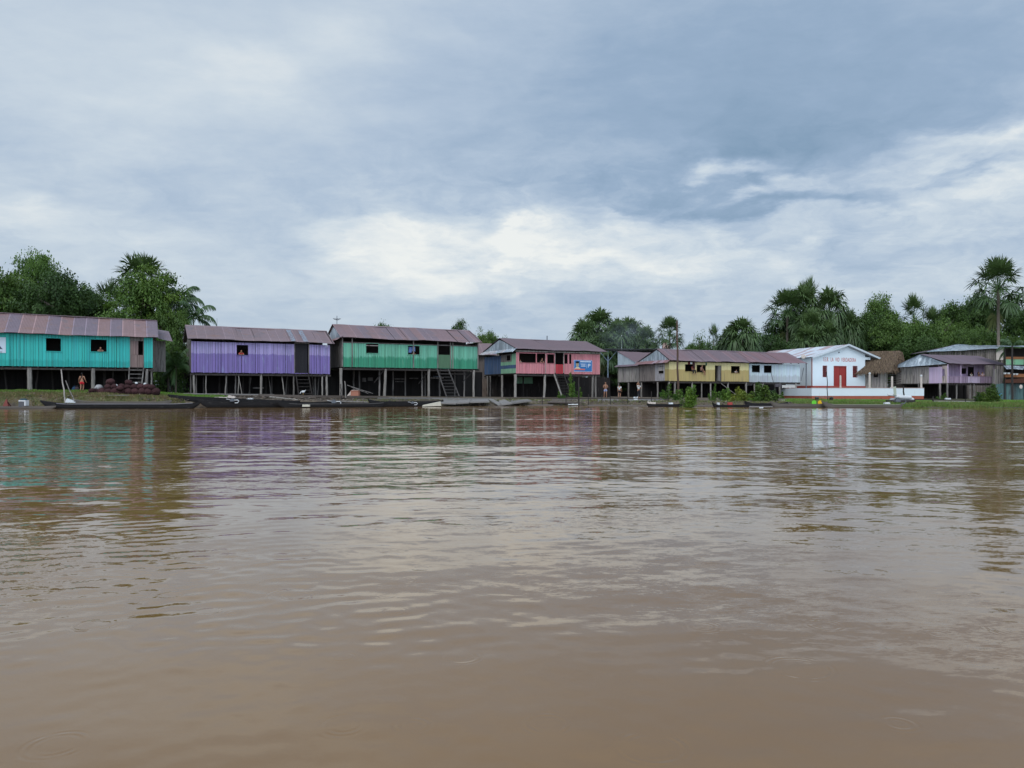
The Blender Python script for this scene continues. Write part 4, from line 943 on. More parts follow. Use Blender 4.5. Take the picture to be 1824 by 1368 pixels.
for px, r, ti in ((345, .09, .05), (367.5, .055, 0), (404.5, .06, -.15), (426, .04, -.05), (465.5, .11, 0), (503, .045, .25), (524, .07, 0), (574.5, .075, 0), (582.5, .12, .02)): stilt(h, h.X(px), .15 if r > .06 else .35, zf - .16, r, M_wood_p, ti)
for px in (341.5, 351, 422): stilt(h, h.X(px), 1.1, zf - .16, .06, M_wood)
for x in np.arange(.6, L, 2.2): stilt(h, float(x), 3.2, zf - .16, .09, M_wood_d); stilt(h, float(x) + .9, 5.2, zf - .16, .08, M_wood)
mb = MB(); mb.beam((h.X(427) - .1, .05, zf - .35), (h.X(431), -.1, 1.0), .06, .06); mb.build('brace', M_wood_p, h.t)
ladder(h, h.X(527), h.X(549), zf - .1, .0, h.X(532, -.8), h.X(556, -.8), -.8, 6, M_wood_d)
for px, y, ti in ((478, 2.0, .3), (512, 2.6, -.2), (561, 1.6, .1), (568, 2.4, -.15), (556, 3, .2), (448, 4, -.3)): stilt(h, h.X(px, y), y, zf - .16, .05, M_wood, ti)
mb = MB(); r = h.rect(452, 470, 690, 692, 2.5); mb.box(r[0], r[1], 2.5, 3.2, r[2], r[3]); mb.build('storage_shelf', M_wood, h.t)
BUILD['purple'] = h

# ---- 3 green house
h = House('stilt_house', 'two-tone green plank house with a dish on its roof and a steep stair', 'house', 609, 78, .5)
L = h.X(852); D = 6.4; zf = 3.9; zw = 6.30
w1 = h.rect(652, 674, 612, 629); w2 = h.rect(726.5, 747.5, 616, 631.5); dr = h.rect(781, 801.5, 616, 632); dr = (dr[0], dr[1], dr[2], 6.9)
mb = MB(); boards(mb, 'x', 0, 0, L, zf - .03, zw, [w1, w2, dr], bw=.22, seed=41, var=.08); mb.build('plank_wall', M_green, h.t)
mb = MB(); mb.box(w1[0], w1[1], -.02, .03, w1[3] - .25, w1[3] - .17); mb.build('window_bar', M_wood_l, h.t)
mb = MB(); boards(mb, 'y', 0, .06, D, zf, 6.9, seed=42, bw=.22); mb.build('side_wall', M_wood, h.t)
shell(h, L, D, zf, 6.8, 8.0)
for w in (w1, w2): win_frame(h, w, h.t, M_green, w=.04)
mb = MB()
for x in (0, 1.0, 7.6 * L / 15.2, dr[0] - .14, dr[1] + .02, dr[1] + .28, L - .12): mb.box(x, x + .11, -.045, .055, zf - .02, 6.9, (1, 1, 1))
mb.box(.11, L, .035, .08, zw + .02, zw + .12, (.8, .8, .8)); mb.build('wall_post', M_wood, h.t)
mb = MB(); mb.box(dr[0], dr[1], -.02, .0, zf, dr[2]); tag(mb.build('door', mat('mossy_green_boards', (.09, .17, .10), .8, .3, (8, 8, .7)), h.t), 'faded half-height door')
g1_, g2_, g3_ = (1.05, 1.0, 1.0), (.92, .98, 1.05), (1.12, 1.02, .98)
gable_roof(h, L, D, 6.80, 8.40, .5, .25, .3, 3.1, M_roof, (g1_, g1_, g3_, g2_), 43, .7, .03, -.06, laps=1)
mb = MB(); gable_end(h, D, 6.85, 6.95, 8.33, 3.1, M_tin, -.1, 44, oh=.1)
skirt(h, D, 6.95, .32, .55, M_roof, 45)
for px, r, ti in ((608, .15, 0), (687.5, .14, -.1), (765, .13, -.05), (845, .13, -.05)): stilt(h, h.X(px), .15, zf - .16, r, M_wood_p, ti)
for px, y in ((676, .9), (752, 1.4), (783, 2), (827, .6), (722, 3), (640, 3.3), (700, 4), (757, 3.8), (810, 4), (630, 5.5)): stilt(h, h.X(px, y), y, zf - .16, .09, M_wood)
mb = MB(); x = h.X(687); mb.beam((x - .1, .3, zf - .3), (x - .95, .9, zf - 1.6), .09, .09); x = h.X(845); mb.beam((x, .25, zf - .3), (x - 1.2, .6, zf - 1.5), .08, .08); x = h.X(765); mb.beam((x, .3, zf - .4), (x - .8, 1.2, zf - 1.7), .07, .07); mb.build('brace', M_wood_d, h.t)
mb = MB(); xx = h.X(779); mb.box(xx, h.X(829), -.3, .9, zf - .66, zf - .58); mb.build('landing', M_wood_d, h.t)
ladder(h, h.X(779, -.2), h.X(799, -.2), zf - .1, -.1, h.X(796, -1.5), h.X(819, -1.5), -1.5, 9, M_step, .06, .035)
for a, b, p, q, y in ((645, 652, 673, 680, 5), (655, 664, 672.5, 678, 5.2), (703, 721, 674, 676, 4.6), (704, 722, 679, 680.5, 4.6), (729, 745, 673, 675, 4.6), (672, 676, 672, 676, 5.4)):
    r = h.rect(a, b, p, q, y); mb = MB(); mb.box(r[0], r[1], y, y + .04, r[2], r[3], (.8, .8, .8)); mb.build('cross_plank', M_wood, h.t)
mb = MB(); mb.box(h.X(768, 3), h.X(790, 3), 3, 3.6, zf - 1.1, zf - .9); mb.build('storage_shelf', M_wood, h.t)
BUILD['green'] = h

# ---- 4 pink house
h = House('stilt_house', 'pink plank house with a large open window, blue poster and a blue-striped side', 'house', 919, 87, .5)
L = h.X(1068.5); D = 8.6; zf = 3.48; zw = 5.84
def HR(a, b, c, d): return h.rect(a, b, c, d)
op = [HR(924.5, 954.5, 629.5, 646), HR(956, 971, 629.5, 646), HR(974.5, 987, 631, 647), HR(1005.5, 1011, 631, 648), HR(1014, 1017.5, 631, 648)]
dr = HR(989, 1003.5, 629.5, 649)
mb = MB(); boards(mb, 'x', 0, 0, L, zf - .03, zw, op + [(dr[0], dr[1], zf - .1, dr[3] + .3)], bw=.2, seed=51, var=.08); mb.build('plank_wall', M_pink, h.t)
mb = MB(); boards(mb, 'x', .01, dr[0], dr[1], zf, dr[2], bw=.25, seed=52); tag(mb.build('half_door', M_red, h.t), 'dark red lower half door')
mb = MB()
for x in (dr[0] - .07, dr[1], op[1][1] + .02): mb.box(x, x + .07, -.04, .06, zf, 5.95)
mb.beam((-.1, -.02, 5.98), (L + .1, -.02, 5.98), .1, .14); mb.build('wall_post', M_wood_l, h.t)
for w in op[:3]: win_frame(h, w, h.t, M_pink, w=.03)
# side wall: grey opening part, blue-green stripes, faded blue
y1, y2 = h.Y(892), h.Y(863); 
mb = MB(); boards(mb, 'y', 0, .04, y1, lambda a: zf + .0, zf + .55, seed=53); mb.build('lower_side_wall', M_mint, h.t)
mb = MB(); boards(mb, 'y', 0, .04, 1.1, zf + .95, 5.7, seed=57); boards(mb, 'y', 0, 1.1, y1, zf + .95, zf + 1.35, seed=56); mb.build('side_wall', M_mint, h.t)
mb = MB(); boards(mb, 'y', 0, .04, y1, zf + .55, zf + .95, seed=54); boards(mb, 'y', 0, y1, y2, zf - .02, 5.6, seed=55, var=.2); tag(mb.build('blue_side_wall', M_blue, h.t), 'faded dark blue boards')
mb = MB(); boards(mb, 'y', 0, 1.1, y1, zf + 1.35, 5.7, [(1.5, 2.4, zf + 1.5, zf + 2.1)], seed=58); mb.build('bare_side_wall', M_wood, h.t)
shell(h, L, D, zf, 5.8, 7.2, screen=False)
gable_roof(h, L, D, 6.17, 7.66, .5, .15, .75, 4.1, M_roof_d, ((1, 1, 1), (1.04, 1.0, 1.0)), 61, .1, .02, -.02, cap=(1.2, 1.2, 1.2))
gable_end(h, D, 6.15, 6.3, 7.58, 4.1, M_tin, -.06, 62)
skirt(h, D, 6.3, .42, .6, M_tin, 63)
for px, r, ti in ((919, .16, 0), (972, .14, -.15), (1057, .12, -.05), (1062, .11, 0)): stilt(h, h.X(px), .15, zf - .16, r, M_wood_p, ti)
stilt(h, .1, h.Y(893), zf - .16, .12, M_wood_p); stilt(h, .1, h.Y(867), zf - .16, .11, M_wood_p, .2)
stilt(h, .1, h.Y(872), zf - .16, .08, M_wood)
for x, y in ((3, 4), (6, 4.4), (9, 4), (2, 8), (5, 8), (8.4, 8), (10.6, 8)): stilt(h, x, y, zf - .16, .1, M_wood_d)
mb = MB(); boards(mb, 'x', 7.5, 0, L + 6.5, .5, zf - .2, seed=66, var=.25, gap=0, tint=lambda a: (.55, .5, .5)); mb.build('under_house_shade_sheet', M_wood_d, h.t)  # added sheet, tint darkened to stand in for underfloor shade
mb = MB(); mb.box(3.4, 6.0, 7.2, 7.25, 2.4, 3.2, (1, 1, 1)); mb.build('green_panel', M_mint, h.t)
ladder(h, h.X(989, -.1), h.X(1004, -.1), zf + .05, -.1, h.X(1003, -1.8), h.X(1018, -1.8), -1.8, 9, M_wood_d)
mb = MB(); mb.beam((h.X(987, -.3), -.3, zf - .1), (h.X(1001, -1.9), -1.9, .75), .14, .1); mb.build('stair_plank', M_wood_p, h.t)
poster(h, 1022, 1054.5, 641.5, 662, '', 'blue')
mb = MB(); mb.tube([(h.X(974.5, 4.1), 4.1, 7.4), (h.X(974.5, 4.1), 4.1, h.Z(597, 4, 4.1))], .06, 8); mb.build('chimney_pipe', M_metal, h.t)
BUILD['pink'] = h

# ---- 5 yellow house
h = House('stilt_house', 'two-tone yellow plank house with people sitting in its windows', 'house', 1192, 101, .45)
L = h.X(1334); D = 7.0; zf = 2.85; zw = 5.35; yr = 2.7
ws = [h.rect(1220, 1237.3, 649, 661.5), h.rect(1240.8, 1257, 650, 663), h.rect(1302, 1317.5, 652, 664.5)]
dr = h.rect(1273.5, 1285, 651, 680); dr = (dr[0], dr[1], zf - .05, dr[3])
mb = MB(); boards(mb, 'x', 0, 0, L, zf - .03, zw, ws + [dr], bw=.2, seed=71, var=.05, gap=.008); boards(mb, 'y', 0, .03, h.Y(1182, 0) if False else 1.0, zf - .02, zw, bw=.2, seed=72, var=.06); mb.build('plank_wall', M_yel, h.t)
yb = h.Y(1139)
sw = (1.3, 2.35, zf + 1.0, zf + 1.9)
mb = MB(); boards(mb, 'y', 0, 1.0, 3.2, zf - .02, 5.15, [sw], bw=.2, seed=73, tint=lambda a: (1.25, 1.3, 1.45)); boards(mb, 'y', 0, 3.2, yb, zf - .02, 5.1, bw=.2, seed=74, tint=lambda a: (.7, .66, .66)); mb.build('side_wall', M_wood_l, h.t)
mb = MB(); mb.box(-.05, .0, 1.3, 2.35, sw[2] - .05, sw[2]); mb.box(-.03, -.005, 1.25, 2.4, sw[2] + .35, sw[2] + .85, (1.5, 1.5, 1.5)); mb.build('shutter', M_wood_l, h.t)
shell(h, L, D, zf, 5.3, 6.4)
for w in ws: win_frame(h, w, h.t, M_yel, w=.035)
mb = MB(); mb.box(dr[1] - .42, dr[1] - .02, .1, .5, zf, dr[3]); tag(mb.build('door', M_wood, h.t), 'grey door standing half open')
gable_roof(h, L, D, 5.46, 7.16, .5, .15, .35, yr, M_roof_d, ((1.15, 1.12, 1.12), (1.2, 1.1, 1.08), (1.05, 1.08, 1.1)), 75, .75, 0, 0, seam=1.5)
gable_end(h, D, 5.5, 5.62, 7.08, yr, M_tin, -.05, 76)
skirt(h, D, 5.62, .42, .65, M_roof, 77, tones=((1.6, 1.7, 1.8), (1.2, .9, .85), (1, .8, .75), (1.5, 1.5, 1.6)))
for px, r in ((1203, .13), (1234, .1), (1251, .09), (1267, .09), (1298, .1), (1330, .12)): stilt(h, h.X(px), .15, zf - .16, r, M_wood_p)
for y, r in ((.15, .13), (h.Y(1171), .12), (h.Y(1142), .11)): stilt(h, .05, y, zf - .16, r, M_wood_p)
for x, y in ((2, 3.5), (4, 3.2), (6, 3.6), (8, 3.4), (10.5, 3.5), (12.5, 3.4), (3, 6), (7, 6), (11, 6)): stilt(h, x, y, zf - .16, .09, M_wood_d)
mb = MB(); mb.beam((h.X(1285), .1, zf - .3), (h.X(1303), -1.5, .7), .1, .08); mb.build('brace', M_wood, h.t)
BUILD['yellow'] = h

# ---- 6 pale blue-white house
h = House('stilt_house', 'pale blue-white plank house with two square windows joined to the yellow house', 'house', 1334.6, 106.7, .45)
L = h.X(1425); D = 6.5; zf = 2.79; zw = 5.3
ws = [h.rect(1339, 1353.5, 650.5, 663), h.rect(1360.5, 1374.5, 651, 664)]
mb = MB(); boards(mb, 'x', 0, 0, L, zf - .03, zw, ws, bw=.2, seed=81, var=.06, gap=.01); mb.build('plank_wall', M_pale, h.t)
shell(h, L, D, zf, 5.3, 6.7)
for w in ws: win_frame(h, w, h.t, M_pale, w=.03)
gable_roof(h, L, D, 5.47, 7.18, .7, .4, .8, 3.2, M_roof_d, ((1.3, 1.1, 1.1), (1.25, 1.05, 1.02), (1.15, 1.1, 1.12)), 82, .6, 0, -.02, seam=1.5)
for px, r in ((1345, .1), (1360, .1), (1390, .11), (1418.5, .14)): stilt(h, h.X(px), .15, zf - .16, r, M_wood_p)
for x, y in ((2, 3.2), (5, 3.2), (8, 3), (3, 6), (6.5, 6)): stilt(h, x, y, zf - .16, .09, M_wood_d)
mb = MB(); mb.beam((h.X(1426), -.1, 3.0), (h.X(1434.5), .3, 4.9), .06, .06); mb.beam((h.X(1436), 0, .5), (h.X(1436), 0, 5.45), .1, .1); mb.build('brace', M_metal, h.t)
BUILD['pale'] = h

# ---- 7 grey house beside the yellow one
h = House('stilt_house', 'unpainted grey plank house with a white tin gable beside the yellow house', 'house', 1137.5, 108.5, .45)
L = 9; D = h.Y(1100.5); zf = 2.85; zw = 5.15; yr = D
mb = MB(); boards(mb, 'y', 0, 0, D, zf - .02, 5.1, bw=.2, seed=91, var=.15); boards(mb, 'x', 0, 0, L, zf - .02, 5.1, bw=.2, seed=92); mb.build('plank_wall', M_wood_l, h.t)
mb = MB(); mb.box(0.03, L, .03, D, zf - .06, zf); mb.box(.03, L, D, D + .03, zf, 7); mb.build('floor', M_inside, h.t)
mb = MB(); zr_ = ZY(626.5, 108.5 + D); boards(mb, 'y', -.02, -.1, D, 5.2, lambda a: 5.35 + (zr_ - 5.45) * max(a, 0) / D, bw=.8, seed=93, th=.012, gap=.01, tint=lambda a: (1.7, 1.65, 1.6)); mb.build('gable_end', M_tin, h.t)
mb = MB(); sheet_roof(mb, (-.15, -.5, 5.1), (L, -.5, 5.1), (L, D, zr_), (-.15, D, zr_), 94, ((1, .95, .95),), seam_p=.2); sheet_roof(mb, (-.5, D + .2, 5.05), (-.5, -.5, 5.05), (0.0, -.5, 5.3), (0.0, D + .2, 5.3), 95, ((1.1, 1.1, 1.2),)); mb.build('corrugated_roof', M_roof_d, h.t)
for y in (.15, D * .5, D - .1): stilt(h, .1, y, zf - .06, .12, M_wood_p)
for x, y in ((2.5, .5), (5, .5), (2.5, 4), (5, 4)): stilt(h, x, y, zf - .06, .1, M_wood_d)
mb = MB(); boards(mb, 'y', 2.2, 0, D + 1, .6, zf, bw=.2, seed=96, var=.3); mb.build('under_house_shade_sheet', M_under, h.t)  # added dark sheet for the shade below this floor
BUILD['grey'] = h

# ---- 8 open shed between the pink and grey houses
h = House('open_shed', 'tall open shed with a thin zinc roof on a bluish post beside the pink house', 'shed', 1083, 119, .2)
X1 = h.X(1165); zt = h.Z(622, 0)
mb = MB(); sheet_roof(mb, (-.6, -.4, zt + .02), (X1 + 2, -.4, zt + .15), (X1 + 2, 7, zt - .55), (-.6, 7, zt - .55), 101, ((1.2, 1.25, 1.3),), amp=.03, pitch=.16); mb.build('corrugated_roof', M_tin, h.t)
mb = MB(); mb.beam((-.6, -.3, zt - .10), (X1 + 2, -.3, zt + .02), .08, .14); mb.beam((-.5, 6.6, zt - .7), (X1, 6.6, zt - .7), .08, .12)
for x in np.arange(-.5, X1 + 2, 1.2): mb.beam((x, -.35, zt - .05), (x, 6.8, zt - .62), .05, .08)
mb.build('rafter', M_wood_d, h.t)
mb = MB(); mb.tube([(0, 0, h.G(0)), (0, 0, zt - .1)], .11, 10); tag(mb.build('post', mat('blue_grey_post', (.20, .25, .32), .6, .2), h.t), 'bluish painted post')
mb = MB(); mb.beam((0, .0, zt - 1.9), (-1.5, .1, zt - .2), .08, .08); mb.beam((0, .0, zt - 1.9), (1.5, .1, zt - .2), .08, .08); mb.build('brace', mat('blue_grey_post', (.2, .25, .32)), h.t)
for x in (X1 * .5, X1): mb = MB(); mb.tube([(x, .3, .6), (x, .3, zt)], .09, 8); mb.build('post', M_wood_d, h.t)
ys = 5.2; xa = h.X(1066, ys); xb = h.X(1112, ys)
mb = MB(); boards(mb, 'x', ys, xa, xb, h.Z(683, 0, ys), h.Z(657, 0, ys), bw=.2, seed=102, var=.2, tint=lambda a: (.55, .55, .55)); mb.build('plank_wall', M_wood, h.t)
mb = MB(); boards(mb, 'x', ys + 2, xa - 1, X1 + 6, .3, h.Z(640, 0, ys), bw=.5, seed=103, var=.2, gap=0); mb.build('back_wall', M_wood_d, h.t)
mb = MB(); sheet_roof(mb, (xa - .3, ys - .6, h.Z(646, 0, ys)), (h.X(1079, ys), ys - .6, h.Z(644, 0, ys)), (h.X(1083, ys), ys + 1, h.Z(637, 0, ys)), (xa - .3, ys + 1, h.Z(637, 0, ys)), 104, ((1, 1, 1),)); mb.build('inner_roof', M_roof_d, h.t)
BUILD['shed'] = h

# ---- 9 church
h = House('church', 'white gabled church with red door, red plinth and lettering over the door', 'church', 1447, 114, .4)
L = h.X(1541); D = 17; zf = 2.3; zpk = 8.55; xp = 6.5; zl_, zr_ = 6.35, 6.35
f = lambda x: 6.66 + (zpk - 6.66) * x / xp if x < xp else zpk - (zpk - 6.62) * (x - xp) / (12.9 - xp)
wn = [h.rect(1466, 1472.5, 652, 671), h.rect(1519.5, 1526.5, 652.5, 671.5)]; dr = h.rect(1485.5, 1507, 652.5, 688.5); dr = (dr[0], dr[1], zf, dr[3])
mb = MB(); cuts = sorted({0, L, xp, *[q for w in wn for q in w[:2]], dr[0], dr[1]})
for a, b in zip(cuts, cuts[1:]):
    m_ = (a + b) / 2; ops = [w for w in wn + [dr] if w[0] < m_ < w[1]]
    sp = [(zf, None)] if not ops else ([(zf, ops[0][2])] if ops[0][2] > zf + .01 else []) + [(ops[0][3], None)]
    for z0, z1 in sp:
        ta, tb = (z1, z1) if z1 is not None else (f(a) - .08, f(b) - .08)
        mb.hexa([(a, 0, z0), (b, 0, z0), (b, .2, z0), (a, .2, z0), (a, 0, ta), (b, 0, tb), (b, .2, tb), (a, .2, ta)])
mb.hexa([(0, .2, zf), (.2, .2, zf), (.2, D, zf), (0, D, zf), (0, .2, 6.55), (.2, .2, 6.55), (.2, D, 6.55), (0, D, 6.55)]); mb.box(L - .2, L, .2, D, zf, 6.8); mb.box(.2, L - .2, D - .2, D, zf, 6.8)
mb.build('wall', M_white, h.t)
mb = MB(); mb.box(-.02, .0, -.02, .16, zf, 6.4); mb.box(-.03, .0, .16, D, zf - .3, zf + .02); mb.build('corner_stripe', M_redp, h.t)
mb = MB(); mb.box(-.04, L + .04, -.05, D, .3, zf + .001); mb.build('plinth', M_redp, h.t)
mb = MB(); mb.box(dr[0], dr[1], .08, .13, zf, dr[3]); dob = mb.build('door', M_door, h.t)
mb = MB(); mb.box(dr[0] - .06, dr[0] + .06, -.03, .1, zf, dr[3] + .06); mb.box(dr[1] - .06, dr[1] + .06, -.03, .1, zf, dr[3] + .06); mb.box(dr[0] + .06, dr[1] - .06, -.03, .1, dr[3] - .05, dr[3] + .06); mb.box((dr[0] + dr[1]) / 2 - .015, (dr[0] + dr[1]) / 2 + .015, .06, .079, zf, dr[3] - .05, (.4, .4, .4)); mb.build('door_frame', mat('dark_red_trim', (.27, .05, .045), .6, .1), h.t)
for w in wn:
    x0, x1, z0, z1 = w; fr = MB(); s = .06
    fr.box(x0 - s, x0, -.03, .1, z0 - s, z1 + s); fr.box(x1, x1 + s, -.03, .1, z0 - s, z1 + s); fr.box(x0, x1, -.03, .1, z1, z1 + s); fr.box(x0, x1, -.03, .1, z0 - s, z0)
    for i in range(1, 3): q = x0 + (x1 - x0) * i / 3; fr.box(q - .015, q + .015, .0, .03, z0, z1)
    for i in range(1, 6): q = z0 + (z1 - z0) * i / 6; fr.box(x0, x1, .005, .025, q - .012, q + .012)
    wo = fr.build('window', mat('dark_red_trim', ()), h.t); p = MB(); p.box(x0, x1, .08, .1, z0, z1); p.build('pane', mat('dark_window', (.045, .015, .018), .4, .2), wo)
# roof
mb = MB(); wt = ((1.05, 1.05, 1.06), (1.0, 1.0, 1.02), (.92, .88, .9), (.75, .52, .50))
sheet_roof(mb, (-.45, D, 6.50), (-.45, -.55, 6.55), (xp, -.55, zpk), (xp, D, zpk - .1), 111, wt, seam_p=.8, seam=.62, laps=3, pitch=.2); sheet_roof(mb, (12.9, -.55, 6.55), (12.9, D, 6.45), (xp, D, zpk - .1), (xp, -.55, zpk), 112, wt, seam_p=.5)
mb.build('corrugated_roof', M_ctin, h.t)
mb = MB(); mb.beam((-.45, -.58, 6.50), (xp, -.58, zpk - .03), .05, .26); mb.beam((xp, -.58, zpk - .03), (12.95, -.58, 6.50), .05, .26); mb.build('barge_board', mat('grey_white_trim', (.56, .60, .63), .5, .08), h.t)
mb = MB(); mb.hexa([(xp, -.5, zpk - .22), (12.8, -.5, 6.42), (12.8, D, 6.34), (xp, D, zpk - .32), (xp, -.5, zpk - .18), (12.8, -.5, 6.46), (12.8, D, 6.38), (xp, D, zpk - .28)]); mb.build('soffit', mat('soffit', (.30, .31, .33), .8, .1), h.t)
mb = MB(); mb.box(L, L + 1.05, -.02, .2, 6.35, 6.75); mb.build('eave_box', M_white, h.t)
def text_mesh(body, name, mat_, parent, x, y, z, size, w, up=.0):
    cu = bpy.data.curves.new(name, 'FONT'); cu.body = body; cu.size = size; cu.extrude = .004; cu.offset = .004 * size; cu.space_character = 1.12
    o = bpy.data.objects.new(name, cu); COL.objects.link(o); dg = bpy.context.evaluated_depsgraph_get(); me = bpy.data.meshes.new_from_object(o.evaluated_get(dg)); bpy.data.objects.remove(o)
    xs = [v.co.x for v in me.vertices]; x0, x1 = min(xs), max(xs); s = w / (x1 - x0)
    for v in me.vertices: v.co = Vector(((v.co.x - x0) * s, -v.co.z, v.co.y))
    at = me.attributes.new('tint', 'FLOAT_COLOR', 'FACE'); at.data.foreach_set('color', np.ones(len(me.polygons) * 4, np.float32))
    me.materials.clear(); me.materials.append(mat_); return link(name, me, parent, (x, y, z))
tr = h.rect(1466.5, 1524.5, 637, 644); letters = text_mesh('I.E.B.  LA  VID  VERDADERA', 'lettering', mat('red_sign_paint', (.50, .10, .08), .6, .05), h.t, tr[0], -.012, tr[2], .82, tr[1] - tr[0])
zs = [v.co.z for v in letters.data.vertices]; letters.scale = (1, 1, (tr[3] - tr[2]) / (max(zs) - min(zs)))
mb = MB(); mb.tube([(h.X(1494), -.12, 7.35), (h.X(1494), -.0, 7.35)], .08, 8); mb.build('lamp', M_metal, h.t)
ch = h; BUILD['church'] = h
# raised terrace in front
h = House('terrace_wall', 'long low white terrace wall with a red brick foot in front of the church', 'wall', 1446, 103, .15)
L = h.X(1646); zt = h.Z(691.3); zb = h.Z(705.2)
mb = MB(); mb.box(0, L, 0, 9.0, zb, zt); mb.build('white_wall', M_white, h.t)
mb = MB(); mb.box(.03, L - .03, .03, 8.9, .0, zb); mb.build('brick_foot', M_brick, h.t)
mb = MB(); mb.box(-.03, L + .03, -.03, .25, zt, zt + .06, (.75, .6, .6)); mb.build('coping', M_cream, h.t)
TW = h
for i, (px, pt, r, cap, lb) in enumerate(((1498, 668.5, .13, 0, 'bare cream concrete post in front of the red church door'), (1550, 667, .15, 1, 'cream concrete post with a white ball just past the church corner'), (1590, 670.5, .15, 0, 'plain pointed cream post between the ball-topped ones'), (1642, 671, .15, 1, 'cream concrete post with a white ball at the end of the terrace'))):
    x = h.X(px); w = h.W(x, .12, zt + .06)
    o = thing('concrete_post', lb, 'post', w, h.a, 'posts on the church terrace'); hh = h.Z(pt, x) - zt - .06
    mb = MB(); mb.tube([(0, 0, 0), (0, 0, .08), (0, 0, .09), (0, 0, hh * .97), (0, 0, hh)], [r * 1.1, r * 1.1, r * .9, r * .85, r * .5], 10); mb.build('shaft', M_cream, o)
    if cap: mb = MB(); mb.ball((0, 0, hh + .13), .15); mb.build('ball', M_wplain, o, smooth=True)

# ---- 10 thatched house
h = House('thatched_house', 'low plank house under a ragged brown palm-thatch roof past the church', 'house', 1581, 117, -.35)
zf = h.Z(692); zt = h.Z(664)
X0 = -6.5
mb = MB(); boards(mb, 'x', 0, X0, 0, zf, zt + .5, [(h.X(1556), h.X(1564), h.Z(672), h.Z(663))], bw=.22, seed=121, var=.15); mb.build('plank_wall', M_wood_l, h.t)
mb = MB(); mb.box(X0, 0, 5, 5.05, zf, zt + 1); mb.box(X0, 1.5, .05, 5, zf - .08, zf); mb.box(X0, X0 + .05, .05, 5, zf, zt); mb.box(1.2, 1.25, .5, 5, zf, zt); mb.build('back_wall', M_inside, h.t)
mb = MB()
for zz in np.arange(zf + .3, zt + .6, .35): mb.box(.1, 2.0, .9, .95, zz, zz + .12, (.8, .8, .8))
mb.build('gable_lath', M_wood, h.t)
def thatch(A, B, C_, Dd, n, seed, th=.22):
    A, B, C_, Dd = map(Vector, (A, B, C_, Dd)); r = random.Random(seed); mb = MB(); nr = (B - A).cross(Dd - A).normalized()
    if nr.z < 0: nr = -nr
    mb.hexa([A, B, C_, Dd, A + nr * th, B + nr * th, C_ + nr * th, Dd + nr * th], (.6, .55, .5))
    dn = ((A - Dd).normalized())
    for i in range(n):
        u, v = r.random(), r.random(); v = v ** 1.1
        p = (A * (1 - u) + B * u) * (1 - v) + (Dd * (1 - u) + C_ * u) * v + nr * (th + .02)
        l = r.uniform(.35, .8); w = r.uniform(.02, .05); sd = Vector((r.uniform(-1, 1), r.uniform(-1, 1), 0)) * .35
        q = p + (dn + sd).normalized() * l + nr * r.uniform(-.04, .10) + Vector((0, 0, -.05)); a = Vector((w, 0, 0)); t = r.uniform(.5, 1.6)
        mb.add([p - a, p + a, q + a * .4, q - a * .4], [(0, 1, 2, 3)], (t, t * r.uniform(.9, 1), t * r.uniform(.8, .95)))
    return mb
pa = (X0 - .3, -1.1, h.Z(668, X0, -1.1)); pb = (.3, -1.0, h.Z(661, 0, -1)); pc = (h.X(1604, 2.5), 2.5, h.Z(626.5, 2, 2.5)); pd = (X0 + .2, 2.5, h.Z(629, X0, 2.5))
mb = thatch(pa, pb, pc, pd, 5200, 5); b2 = thatch((2.0, 6.0, zt), (X0, 6.0, zt), pd, pc, 300, 6)
mb.add(b2.v, b2.f); mb.c = mb.c[:len(mb.f)]
tag(mb.build('thatch_roof', M_thatch, h.t))
mb = thatch((.3, -1.0, pb[2]), (3.1, 3.2, zt + .3), (pc[0] + .2, 2.6, pc[2] - .1), (pc[0], 2.5, pc[2]), 500, 8, .1); mb.build('thatch_gable_edge', M_thatch, h.t)
for x, y in ((-.05, 0), (-3, 0), (1.3, 1)): stilt(h, x, y, zf, .1, M_wood)
BUILD['thatch'] = h

# ---- 11 mauve house
h = House('stilt_house', 'mauve plank house with a railed balcony past the church terrace', 'house', 1688, 110, .4)
L = h.X(1771); D = h.Y(1595.5); zf = 2.68; zt = 5.2; bal = 1.5
w1 = h.rect(1712, 1721, 656, 666, bal); w2 = h.rect(1724, 1734.5, 653.5, 667, bal)
mb = MB(); boards(mb, 'x', bal, 0, L, zf, 5.5, [w1, (w2[0], w2[1], zf, w2[3])], bw=.2, seed=131, var=.1); mb.build('plank_wall', M_mauve, h.t)
yp, yq = h.Y(1678), h.Y(1655)
mb = MB(); boards(mb, 'y', 0, yp, yq, zf - .02, 5.0, bw=.2, seed=132, var=.06, gap=.006); mb.build('mauve_side_wall', M_mauve_l, h.t)
mb = MB(); boards(mb, 'y', 0, .0, yp, zf - .02, 5.15, [(.5, .9, zf + 1, zf + 2)], bw=.2, seed=133, tint=lambda a: (1.5, 1.35, 1.4)); mb.build('pale_side_wall', M_wood_l, h.t)
mb = MB(); boards(mb, 'y', 0, yq, D, zf - .02, lambda a: 5.1, bw=.2, seed=134); mb.build('side_wall', M_wood_l, h.t)
mb = MB(); mb.box(.02, L, 0, D, zf - .06, zf); mb.build('floor', M_inside, h.t)
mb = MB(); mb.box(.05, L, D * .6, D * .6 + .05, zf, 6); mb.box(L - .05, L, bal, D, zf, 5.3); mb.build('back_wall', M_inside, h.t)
mb = MB(); r_ = random.Random(3); x = .05
while x < L - .05:
    t = r_.choice(((1, .85, 1), (1.2, 1.1, 1.2), (.75, .7, .75))) if x < 4 or x > 6.5 else (1.7, 1.7, 1.8); wd = r_.uniform(.08, .14)
    mb.box(x, x + wd, -.02, .0, zf + .02, zf + .98, t); x += wd + r_.uniform(.01, .07)
